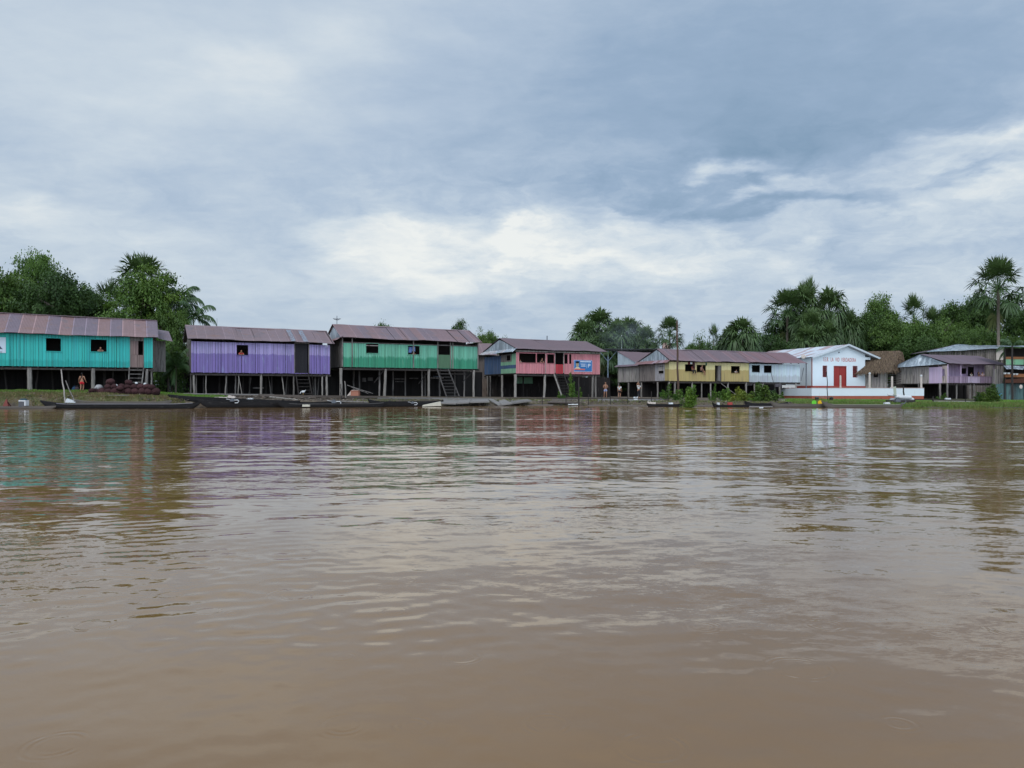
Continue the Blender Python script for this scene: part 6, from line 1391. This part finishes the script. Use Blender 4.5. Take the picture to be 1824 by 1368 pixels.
for px, pt, r in ((1662, 706, .07), (1628, 709, .04), (1720, 710.5, .04)): mb = MB(); mb.tube([P(px, 722, 70) - o.location, P(px, pt, 70) - o.location], r, 7); mb.build('stake', M_wood_d, o)
M_plk = mat('muddy_planks', (.125, .10, .085), .8, .4, (1.2, 6, 6)); M_plk2 = mat('grey_worn_planks', (.20, .185, .175), .75, .3, (1.2, 6, 6))
def walkway(label, pts, w, m, th=.12, name='plank_walkway', seed=1, n=5):
    """planks laid lengthwise; pts = (px, py, d)"""
    W_ = [P(*p) for p in pts]; o = thing(name, label, 'walkway', W_[0]); r = random.Random(seed)
    for (a, b) in zip(W_, W_[1:]):
        d = (b - a).normalized(); s = Vector((-d.y, d.x, 0)).normalized(); mb = MB()
        for j in range(n):
            y0, y1 = w * j / n, w * (j + 1) / n - .02; dz = r.uniform(-.03, .03); v = r.uniform(.7, 1.3); e0, e1 = r.uniform(-.25, .05), r.uniform(-.05, .25)
            A, B = a - W_[0] + d * e0, b - W_[0] + d * e1
            mb.hexa([A + s * y0 + Vector((0, 0, dz - th)), B + s * y0 + Vector((0, 0, dz - th)), B + s * y1 + Vector((0, 0, dz - th)), A + s * y1 + Vector((0, 0, dz - th)), A + s * y0 + Vector((0, 0, dz)), B + s * y0 + Vector((0, 0, dz)), B + s * y1 + Vector((0, 0, dz)), A + s * y1 + Vector((0, 0, dz))], (v, v, v))
        mb.build('plank', m, o)
    return o
walkway('long thin pale plank edge under the purple house stilts', [(318, 701.2, 68.5), (400, 701.8, 69.2), (482, 702.6, 70)], .9, M_plk2, .07, seed=2)
walkway('muddy plank edge from the purple stair to the green house', [(466, 702.5, 68), (560, 704.5, 70), (690, 706.5, 72.5)], 1.0, M_plk, .16, seed=3)
walkway('pale plank walkway along the bank below the green house stair', [(676, 707.8, 71.8), (770, 708.5, 74), (884, 710, 76.5)], 1.1, M_plk2, .14, seed=4)
walkway('mossy lower plank ledge just over the canoes', [(640, 711.5, 69.5), (716, 713, 70.6), (790, 713, 71.5)], .8, M_plk, .12, seed=5)
def slab(label, quad, d0, d1, th=.10, m=M_plk2):
    """landing board: quad = four photo points (near-left, near-right, far-right, far-left)"""
    ds = (d0, d0, d1, d1); p = [P(x, y, d) for (x, y), d in zip(quad, ds)]; mb = MB(); n = 4
    for j in range(n):
        a0, a1 = j / n, (j + 1) / n - .03; v = rng.uniform(.8, 1.2)
        q = [p[0].lerp(p[3], a0), p[1].lerp(p[2], a0), p[1].lerp(p[2], a1), p[0].lerp(p[3], a1)]; t = Vector((0, 0, -th))
        mb.hexa([x + t for x in q] + q, (v, v, v))
    return simple('landing_board', label, 'board', mb, m, 'grey landing boards at the waterline')
slab('mossy landing board beside the pale floating plank', ((784, 717.5), (812, 718.5), (822, 712), (790, 711)), 68.6, 71.5)
slab('widest flat landing board below the green house stair', ((812, 718), (835, 716.5), (840, 711), (820, 711.5)), 69, 71.6)
slab('landing board with a dark end joint below the gap in the houses', ((835.5, 716), (872, 715), (868, 710), (838, 710.5)), 69.6, 72.5)
slab('landing board tipped steeply into the water', ((887, 721), (898, 721), (878, 710.5), (868, 710)), 70.2, 73)
slab('diamond-shaped tilted landing board', ((893, 720.5), (912, 718), (900, 711.5), (888, 713.5)), 69.8, 72.5)
slab('low landing board past the diamond-shaped one', ((908, 718.5), (948, 713.5), (940, 711), (905, 713)), 71, 73.5)
slab('dark half-sunk landing board below the pink house', ((940, 722), (985, 722.4), (985, 720), (945, 720)), 70.6, 71.8, m=M_plk)
slab('brown landing board behind the tall stake', ((975, 716), (1060, 717.5), (1050, 711), (985, 710)), 72.2, 75, m=M_plk)
slab('grey landing board under the handrail below the shirtless man', ((1062, 716.5), (1112, 717), (1100, 711), (1066, 710.5)), 72.2, 75)
slab('low floating board with a broken edge under the handrail', ((1045, 723.2), (1140, 723.6), (1130, 721), (1050, 720.6)), 69.6, 70.6, m=M_plk)
slab('grey landing board reaching the thin bush', ((1115, 716), (1188, 717), (1180, 710.5), (1120, 710)), 72.0, 75.5)
slab('sunken plank in front of the thin bush', ((1120, 724.2), (1168, 724.2), (1166, 722.4), (1122, 722.4)), 68.2, 69.0, m=M_plk)
slab('thin board between the bushes under the yellow doorway', ((1236, 723.5), (1280, 723), (1278, 721), (1240, 721.2)), 67.4, 68.4, m=M_plk)
slab('long thin board at the waterline under the pale house', ((1300, 724.5), (1400, 724.8), (1396, 723), (1304, 723)), 65, 65.8)
for (px, py, q, py2, d, lb) in ((480, 707, 530, 712, 66.5, 'grey log lying on the mud under the purple stair'), (618, 686, 664, 701, 77.5, 'long pole leaning under the green house floor'), (625, 689, 656, 701, 77.8, 'second long pole leaning under the green house'), (168, 704.5, 230, 704, 62.6, 'thin bent stick on the bank before the sacks'), (590, 714.5, 655, 716.5, 66.8, 'dark log floating between the canoes')):
    pole(lb, P(px, py, d), P(q, py2, d), .07 if 'log' in lb else .035, M_wood_p if 'grey' in lb or 'stick' in lb else M_wood, name='log' if 'log' in lb else 'pole', cat='log' if 'log' in lb else 'pole')
# paths
mb = MB(); xs = list(range(1392, 2050, 12))
for a, b in zip(xs, xs[1:]):
    q = [(PX(a, 82), 82), (PX(b, 82), 82), (PX(b, 85.2), 85.2), (PX(a, 85.2), 85.2)]; mb.hexa([(x, y, gz(x, y) - .1) for x, y in q] + [(x, y, gz(x, y) + .035) for x, y in q])
tag(mb.build('path', mat('pale_path', (.27, .25, .235), .9, .15, (.5, .5, .5))), kind='structure')
# dish
o = thing('satellite_dish', 'mesh dish on a short mast over the green house gable', 'dish', BUILD['green'].W(.25, 3.1, 8.40)); mb = MB(); mb.tube([(0, 0, 0), (0, 0, .95)], .03, 6); mb.build('mast', M_metal, o)
mb = MB(); n = 20
for R_, z in ((.12, .50), (.26, .55), (.40, .64)):
    mb.tube([(math.cos(6.2832 * i / n) * R_, math.sin(6.2832 * i / n) * R_, z) for i in range(n + 1)], .012, 4)
for i in range(10): a = .628 * i; mb.tube([(0, 0, .49), (math.cos(a) * .26, math.sin(a) * .26, .55), (math.cos(a) * .42, math.sin(a) * .42, .66)], .010, 4)
mb.build('mesh_reflector', M_metal, o)
o2 = thing('satellite_dish', 'small pale dish at the church eave', 'dish', ch.W(-1.0, .8, 6.4)); mb = MB(); mb.tube([(0, 0, .0), (0, 0, .25)], .03, 6); mb.build('mast', M_metal, o2); mb = MB(); mb.ball((0, -.1, .25), (.36, .06, .32), (1,) * 3, 14, 8); mb.build('reflector', M_cream, o2)
# hen on the planks
o = thing('hen', 'white hen pecking at the foot of the purple house stair', 'hen', P(540, 702.5, 69.0)); mb = MB()
mb.ball((0, 0, .24), (.17, .09, .11), (1,) * 3, 12, 8); mb.tube([(-.12, 0, .26), (-.2, 0, .22), (-.25, 0, .12)], [.06, .04, .035], 8); mb.ball((-.27, 0, .10), (.045, .035, .035), (1,) * 3, 8, 6); mb.tube([(.12, 0, .28), (.26, 0, .40)], [.07, .02], 6); mb.build('body', M_wplain, o, True)
mb = MB(); mb.tube([(-.02, .04, .16), (-.02, .04, 0), (-.07, .04, 0)], .012, 5); mb.tube([(.03, -.04, .16), (.03, -.04, 0), (-.02, -.04, 0)], .012, 5); mb.build('leg', mat('hen_leg', (.4, .25, .08)), o)
# washing
def hang(label, px0, px1, py0, py1, d, c, name='hanging_cloth', shirt=False):
    mb = MB(); n = 8
    for i in range(n):
        u0, u1 = px0 + (px1 - px0) * i / n, px0 + (px1 - px0) * (i + 1) / n; b0 = py1 - abs(math.sin(i * 1.9)) * (py1 - py0) * .2; b1 = py1 - abs(math.sin((i + 1) * 1.9)) * (py1 - py0) * .2
        t0 = py0 + ((1.2 - abs(i - n / 2)) * .5 if shirt and abs(i - n / 2) < 1.3 else 0)
        y0, y1 = .03 * math.sin(i * 2.1), .03 * math.sin((i + 1) * 2.1)
        q = [P(u0, b0, d + y0), P(u1, b1, d + y1), P(u1, b1, d + y1 + .02), P(u0, b0, d + y0 + .02), P(u0, t0, d + y0), P(u1, t0, d + y1), P(u1, t0, d + y1 + .02), P(u0, t0, d + y0 + .02)]; mb.hexa(q)
    return simple(name, label, 'cloth', mb, cloth('cloth_%d' % int(px0), c))
gh = BUILD['green']; yh = BUILD['yellow']
dg = 78 + gh.sa * gh.X(734)
hang('light blue shirt hanging in the green house window', 727.5, 733, 618, 629.5, dg + .25, (.25, .38, .72), shirt=True); hang('light blue cloth beside the blue shirt in the green house window', 733.5, 739.5, 617.5, 627, dg + .28, (.27, .40, .72))
dy = 101 + yh.sa * yh.X(1230) - .1
hang('dark red cloth hanging over the first yellow house window', 1224.5, 1229, 644.5, 649.5, dy - .1, (.14, .03, .03)); hang('white cloth hanging next to the dark red one', 1229.5, 1233, 645, 649, dy - .1, (.6, .6, .6)); hang('black cloth hanging at the edge of the first yellow window', 1234, 1238, 644.5, 657, dy - .05, (.05, .02, .025)); hang('dark green cloth hanging at the second yellow window corner', 1256.5, 1259.5, 646, 652, dy + .4, (.03, .08, .05))
hang('white sheets on a line under the pale house', 1393, 1416, 686, 691.5, 106.5, (.55, .53, .50)); hang('grey blanket on the line under the pale house', 1381, 1392, 683.5, 690, 108, (.10, .09, .10)); hang('pale cloth behind the stilts where yellow and pale houses meet', 1330, 1340, 682, 687, 109, (.45, .45, .47))
hang('pale blue cloth bundle under the green house by the stair', 772, 787, 669.5, 674, 88, (.20, .24, .32))
for px, py, lb in ((1805, 670, 'white bowl on the orange-brown counter near the pole'), (1811, 672, 'white bundle on the edge of the orange-brown counter'), (1790, 668, 'small white cup at the end of the counter'), (1796.5, 668, 'white pot on the counter of the two-storey house')):
    mb = MB(); p = P(px, 666.6 if px < 1800 else 668, 109.4); mb.tube([p, p + Vector((0, 0, .16)), p + Vector((0, 0, .22))], [.14, .2, .2], 10); simple('bowl', lb, 'bowl', mb, M_wplain)

# ------------------------------------------------------------ people
def skin_mesh(name, J, E, Rd, m, parent, sub=1, head=None):
    names = list(J); idx = {k: i for i, k in enumerate(names)}
    me = bpy.data.meshes.new(name); me.from_pydata([J[k] for k in names], [(idx[a], idx[b]) for a, b in E], []); o = bpy.data.objects.new(name, me); COL.objects.link(o)
    o.modifiers.new('s', 'SKIN'); sub_ = o.modifiers.new('u', 'SUBSURF'); sub_.levels = sub; sub_.render_levels = sub
    for i, k in enumerate(names):
        r = Rd.get(k, .03); r = r if hasattr(r, '__len__') else (r, r); me.skin_vertices[0].data[i].radius = r
    me.skin_vertices[0].data[0].use_root = True
    dg = bpy.context.evaluated_depsgraph_get(); nm = bpy.data.meshes.new_from_object(o.evaluated_get(dg)); bpy.data.objects.remove(o)
    if head:
        bm = bmesh.new(); bm.from_mesh(nm); c, rad, tilt = head
        r = bmesh.ops.create_uvsphere(bm, u_segments=16, v_segments=12, radius=1)
        for v in r['verts']:
            p = v.co.copy(); q = Vector((p.x * .076, p.y * .095, p.z * .115))
            if p.z < -.2: q.x *= 1 - .25 * (-p.z - .2); 
            if p.y < -.85 and abs(p.z) < .35: q.y -= .018 * (1 - abs(p.x) * 3) if abs(p.x) < .3 else -.008
            v.co = Matrix.Rotation(tilt[0], 3, 'X') @ Matrix.Rotation(tilt[1], 3, 'Z') @ q + Vector(c)
        for s in (-1, 1):
            e = bmesh.ops.create_uvsphere(bm, u_segments=6, v_segments=5, radius=.022)
            for v in e['verts']: v.co = Vector((v.co.x * .4, v.co.y, v.co.z * 1.3)) + Vector(c) + Vector((s * .077, 0, 0))
        bm.to_mesh(nm); bm.free()
    at = nm.attributes.new('tint', 'FLOAT_COLOR', 'FACE'); at.data.foreach_set('color', np.ones(len(nm.polygons) * 4, np.float32))
    nm.polygons.foreach_set('use_smooth', [True] * len(nm.polygons)); nm.materials.clear(); nm.materials.append(m)
    return link(name, nm, parent)
BE = [('pel', 'spi'), ('spi', 'che'), ('che', 'nec'), ('nec', 'hed')] + [(a + s, b + s) if a not in ('che', 'pel') else (a, b + s) for s in 'LR' for a, b in (('che', 'sho'), ('sho', 'elb'), ('elb', 'wri'), ('wri', 'plm'), ('pel', 'hip'), ('hip', 'kne'), ('kne', 'ank'), ('ank', 'toe'))]
RAD = dict(pel=(.135, .10), spi=(.115, .085), che=(.145, .10), nec=.052, hed=.05)
for s in 'LR': RAD.update({'sho' + s: .062, 'elb' + s: .042, 'wri' + s: .028, 'plm' + s: (.035, .02), 'hip' + s: .095, 'kne' + s: .060, 'ank' + s: .038, 'toe' + s: .036})
def person(label, loc, rz, J, top, bottom, scale=1.0, hair='short', skin=M_skin, tilt=(0, 0), female=False, legs=True, group=None):
    """J: joints (x, y, z), facing -y; top/bottom: (material, kind)"""
    o = thing('person', label, 'person', loc, rz, group); o.scale = (scale,) * 3
    J = {k: Vector(v) for k, v in J.items()}; E = list(BE)
    for s, sg in (('L', -1), ('R', 1)):                # hand: palm and five fingers
        d = (J['plm' + s] - J['wri' + s]).normalized(); sd = Vector((0, 1, 0)).cross(d); sd = sd.normalized() if sd.length > .1 else Vector((1, 0, 0))
        for i, (of, l) in enumerate(((-.027, .062), (-.009, .075), (.009, .07), (.027, .055))):
            k1, k2 = 'f%d%s' % (i, s), 'g%d%s' % (i, s); J[k1] = J['plm' + s] + d * l * .55 + sd * of; J[k2] = J['plm' + s] + d * l + sd * of * 1.1 + Vector((0, -.02, 0)); E += [('plm' + s, k1), (k1, k2)]
        J['t' + s] = J['wri' + s] + d * .03 - sd * .045; J['u' + s] = J['t' + s] + d * .035 - sd * .012; E += [('wri' + s, 't' + s), ('t' + s, 'u' + s)]
    Rd = dict(RAD)
    for s in 'LR':
        for i in range(4): Rd['f%d%s' % (i, s)] = .0095; Rd['g%d%s' % (i, s)] = .0085
        Rd['t' + s] = .012; Rd['u' + s] = .010
    if female: Rd['spi'] = (.10, .08); Rd['pel'] = (.15, .11); Rd['che'] = (.125, .095)
    hc = J['hed'] + Vector((0, -.01, .06))
    skin_mesh('body', {k: tuple(v) for k, v in J.items()}, E, Rd, skin, o, 1, head=(tuple(hc), 1, tilt))
    def sub(keys, grow, nm, m, mid=()):
        Js = {}; Es = []
        for k in keys: Js[k] = J[k]
        for a, b in BE:
            if a in Js and b in Js: Es.append((a, b))
        Rs = {k: tuple(q + grow for q in (RAD_(k))) for k in Js}
        for a, b, f in mid:
            nk = a + b; Js[nk] = J[a].lerp(J[b], f); Es.append((a, nk)); ra, rb = RAD_(a)[0], RAD_(b)[0]; Rs[nk] = (ra + (rb - ra) * f + grow * 1.4,) * 2
        return skin_mesh(nm, {k: tuple(v) for k, v in Js.items()}, Es, Rs, m, o, 1)
    def RAD_(k): r = Rd[k]; return r if hasattr(r, '__len__') else (r, r)
    if top: sub(['che', 'spi', 'shoL', 'shoR'], .016, 'shirt', top, [('shoL', 'elbL', .6), ('shoR', 'elbR', .6), ('spi', 'pel', .8)])
    if bottom:
        m, kind = bottom
        if kind == 'shorts': sub(['pel', 'hipL', 'hipR'], .018, 'shorts', m, [('hipL', 'kneL', .62), ('hipR', 'kneR', .62), ('pel', 'spi', .3)])
        elif kind == 'brief': sub(['pel', 'hipL', 'hipR'], .014, 'shorts', m, [('hipL', 'kneL', .38), ('hipR', 'kneR', .38), ('pel', 'spi', .3)])
        else: sub(['pel', 'hipL', 'hipR', 'kneL', 'kneR'], .018, 'trousers', m, [('kneL', 'ankL', .85), ('kneR', 'ankR', .85), ('pel', 'spi', .3)])
    mb = MB(); mb.ball(tuple(hc + Vector((0, .022, .028))), (.088, .095, .105), (1,) * 3, 14, 9)
    if hair == 'long': b = hc + Vector((0, .09, .02)); mb.tube([b, b + Vector((0, .035, -.15)), b + Vector((0, .03, -.38))], [.06, .055, .02], 9)
    mb.build('hair', M_hair, o, True); return o
def std(**kw):
    J = dict(pel=(0, 0, .92), spi=(0, .01, 1.08), che=(0, .0, 1.28), nec=(0, .01, 1.42), hed=(0, 0, 1.49))
    for s, g in (('L', -1), ('R', 1)): J.update({'sho' + s: (g * .175, 0, 1.35), 'elb' + s: (g * .23, .03, 1.09), 'wri' + s: (g * .25, -.04, .86), 'plm' + s: (g * .25, -.06, .80), 'hip' + s: (g * .09, 0, .86), 'kne' + s: (g * .10, -.01, .48), 'ank' + s: (g * .11, .03, .09), 'toe' + s: (g * .13, -.10, .035)})
    J.update(kw); return J
def gpos(px, d): x = PX(px, d); return (x, d, gz(x, d))
c_red = cloth('bright_red_cloth', (.60, .03, .04)); c_wh = cloth('white_cloth', (.62, .62, .60)); c_blk = cloth('black_cloth', (.02, .02, .025)); c_lav = cloth('lavender_cloth', (.30, .34, .52)); c_dk = cloth('dark_cloth', (.04, .035, .045)); c_brn = cloth('dull_pink_cloth', (.30, .16, .14)); c_pnk = cloth('pink_white_cloth', (.60, .45, .48)); c_rd2 = cloth('dark_red_cloth', (.22, .04, .04))
person('person in red shorts walking away with a bare back and dark ponytail', gpos(146, 64.2), math.pi + .15, std(kneL=(-.08, -.12, .50), ankL=(-.07, -.03, .12), toeL=(-.08, -.15, .04), kneR=(.09, .0, .48), ankR=(.06, .14, .12), toeR=(.07, .04, .03), elbL=(-.26, .03, 1.10), wriL=(-.30, -.10, .90), plmL=(-.31, -.14, .85)), None, (c_red, 'shorts'), .95, 'long', female=True)
person('shirtless person in pale blue shorts with folded arms by the blue post', gpos(1078.5, 92), .1, std(elbL=(-.26, -.04, 1.10), wriL=(-.02, -.19, 1.14), plmL=(.07, -.20, 1.16), elbR=(.26, -.04, 1.10), wriR=(.02, -.21, 1.10), plmR=(-.07, -.21, 1.12), kneL=(-.13, -.02, .48), ankL=(-.15, .03, .09), toeL=(-.19, -.1, .035)), None, (c_lav, 'shorts'), 1.12, 'short')
person('person in white shirt and dark shorts walking off beneath the grey house', gpos(1103.5, 91), math.pi - .4, std(kneL=(-.08, -.16, .50), ankL=(-.08, -.02, .12), toeL=(-.09, -.14, .04), kneR=(.09, .02, .48), ankR=(.08, .18, .16), toeR=(.08, .12, .04)), c_wh, (c_blk, 'shorts'), .96, 'short')
person('person in white top and black trousers carrying a load at the grey house corner', gpos(1137.5, 90), .5, std(elbL=(-.27, -.06, 1.52), wriL=(-.12, -.05, 1.72), plmL=(-.06, -.04, 1.76), elbR=(.24, -.1, 1.1), wriR=(.12, -.24, 1.1), plmR=(.06, -.28, 1.12)), c_wh, (c_blk, 'trousers'), 1.08, 'long', female=True)
def sit(lean=0, spread=.13, tw=0):
    J = dict(pel=(0, .03, .10), spi=(lean * .3, .0, .27), che=(lean * .6, -.06, .46), nec=(lean * .8, -.10, .60), hed=(lean, -.13, .67))
    for s, g in (('L', -1), ('R', 1)): J.update({'sho' + s: (lean * .6 + g * .17, -.06, .53), 'elb' + s: (g * .24, -.18, .30), 'wri' + s: (g * .08, -.34, .24), 'plm' + s: (g * .03, -.38, .24), 'hip' + s: (g * .09, -.02, .09), 'kne' + s: (g * spread + tw, -.42, .07), 'ank' + s: (g * (spread + .02) + tw * 1.4, -.38, -.36), 'toe' + s: (g * (spread + .03) + tw * 1.5, -.52, -.42)})
    return J
def sill(h, px, py, back=.0):
    x = h.X(px); w = h.W(x, back, h.Z(py, x)); return w
person('person in dark trousers sitting on the sill of the first yellow house window', sill(yh, 1233.5, 661.3), yh.a, sit(.02, .17), c_rd2, (c_blk, 'trousers'), 1.05)
person('person in black shorts sitting sideways in the second yellow house window', sill(yh, 1248.5, 662.3), yh.a + .35, sit(.06, .10, .18), c_brn, (c_blk, 'shorts'), 1.05, 'short')
def lean(low=.0, tiltx=0):
    J = dict(pel=(0, .42, -.08), spi=(0, .34, .06), che=(0, .20, .22 - low), nec=(0, .12, .34 - low), hed=(0, .06, .39 - low))
    for s, g in (('L', -1), ('R', 1)): J.update({'sho' + s: (g * .17, .18, .27 - low), 'elb' + s: (g * .24, .02, .06), 'wri' + s: (g * .02, -.10, .055), 'plm' + s: (-g * .05, -.11, .06), 'hip' + s: (g * .09, .44, -.14), 'kne' + s: (g * .10, .40, -.5), 'ank' + s: (g * .10, .48, -.85), 'toe' + s: (g * .1, .36, -.9)})
    return J
th, ph, pk_, mh = BUILD['teal'], BUILD['purple'], BUILD['pink'], BUILD['mauve']
person('person leaning on folded arms in the second turquoise house window', sill(th, 179, 626.6), th.a, lean(.12), c_brn, (c_dk, 'shorts'), .95)
person('person in a red shirt leaning out of the purple house window', sill(ph, 430, 632.6), ph.a, lean(.06), c_red, (c_dk, 'shorts'), .98)
person('person resting arms below the blue shirt in the green house window', sill(gh, 737.5, 631.6), gh.a, lean(.2), c_dk, (c_dk, 'shorts'), .85)
person('small person peeping over the end of the wide pink house window', sill(pk_, 927, 646.2), pk_.a, lean(.14), c_wh, (c_dk, 'shorts'), .8)
person('person leaning on folded arms beside the pink house window post', sill(pk_, 966, 646.2), pk_.a, lean(.02), c_dk, (c_dk, 'shorts'), .98)
person('person with white cloth at the small yellow house window', sill(yh, 1312, 664.6), yh.a, lean(.05), c_wh, (c_dk, 'shorts'), .95)
for px, top, s, lb, y in ((1730, c_wh, .95, 'person in a white shirt standing in the mauve house doorway', 1.0), (1743, c_dk, 1.0, 'person in dark clothes at the mauve balcony rail', .35), (1750, c_pnk, 1.0, 'person in pink and white beside the dark-clothed one on the balcony', .35)):
    x = mh.X(px, y); person(lb, mh.W(x, y, 2.69), mh.a + rng.uniform(-.3, .3), std(elbL=(-.25, -.08, 1.1), wriL=(-.12, -.25, 1.02), plmL=(-.08, -.28, 1.02), elbR=(.25, -.08, 1.1), wriR=(.12, -.25, 1.02), plmR=(.08, -.28, 1.02)), top, (c_dk, 'trousers'), s, 'long' if px > 1740 else 'short', female=px > 1740)
# blue bags beside the walking person
for i, (px, c, lb) in enumerate(((132, (.02, .05, .10), 'dark blue bag on the grass beside the person in red shorts'), (137, (.05, .035, .04), 'dark bag next to the dark blue one on the grass'))):
    o = thing('bag', lb, 'bag', gpos(px, 65.5)); mb = MB(); mb.ball((0, 0, .2), (.2, .16, .22), (1,) * 3, 10, 7, jit=.1); mb.build('body', cloth('bag_%d' % i, c), o, True); mb = MB(); mb.tube([(-.1, 0, .38), (-.06, 0, .5), (.06, 0, .5), (.1, 0, .38)], .015, 5); mb.build('handle', cloth('bag_%d' % i, c), o)
# cooking smoke drifting over the shed
m = bpy.data.materials.new('blue_smoke'); m.use_nodes = True; t = m.node_tree; t.nodes.clear(); N = NT(t)
o = N.tc()['Object']; r2 = N.v('LENGTH', o); vol = t.nodes.new('ShaderNodeVolumePrincipled'); vol.inputs['Color'].default_value = (.70, .77, .86, 1)
dn = N.m('MULTIPLY', N.mapr(r2, 1.0, .1), N.mapr(N.noise(o, 2.2, 3, .6), .35, .7)); N.put(vol.inputs['Density'], N.m('MULTIPLY', dn, .085)); vol.inputs['Anisotropy'].default_value = .2
oo = t.nodes.new('ShaderNodeOutputMaterial'); t.links.new(vol.outputs[0], oo.inputs['Volume'])
mb = MB(); mb.ball((0, 0, 0), 1, (1,) * 3, 20, 12); s = mb.build('smoke', m); s.location = P(1115, 596, 117); s.scale = (6.5, 4, 3.6); tag(s, 'faint bluish cooking smoke drifting before the palm grove', 'smoke', kind='stuff')
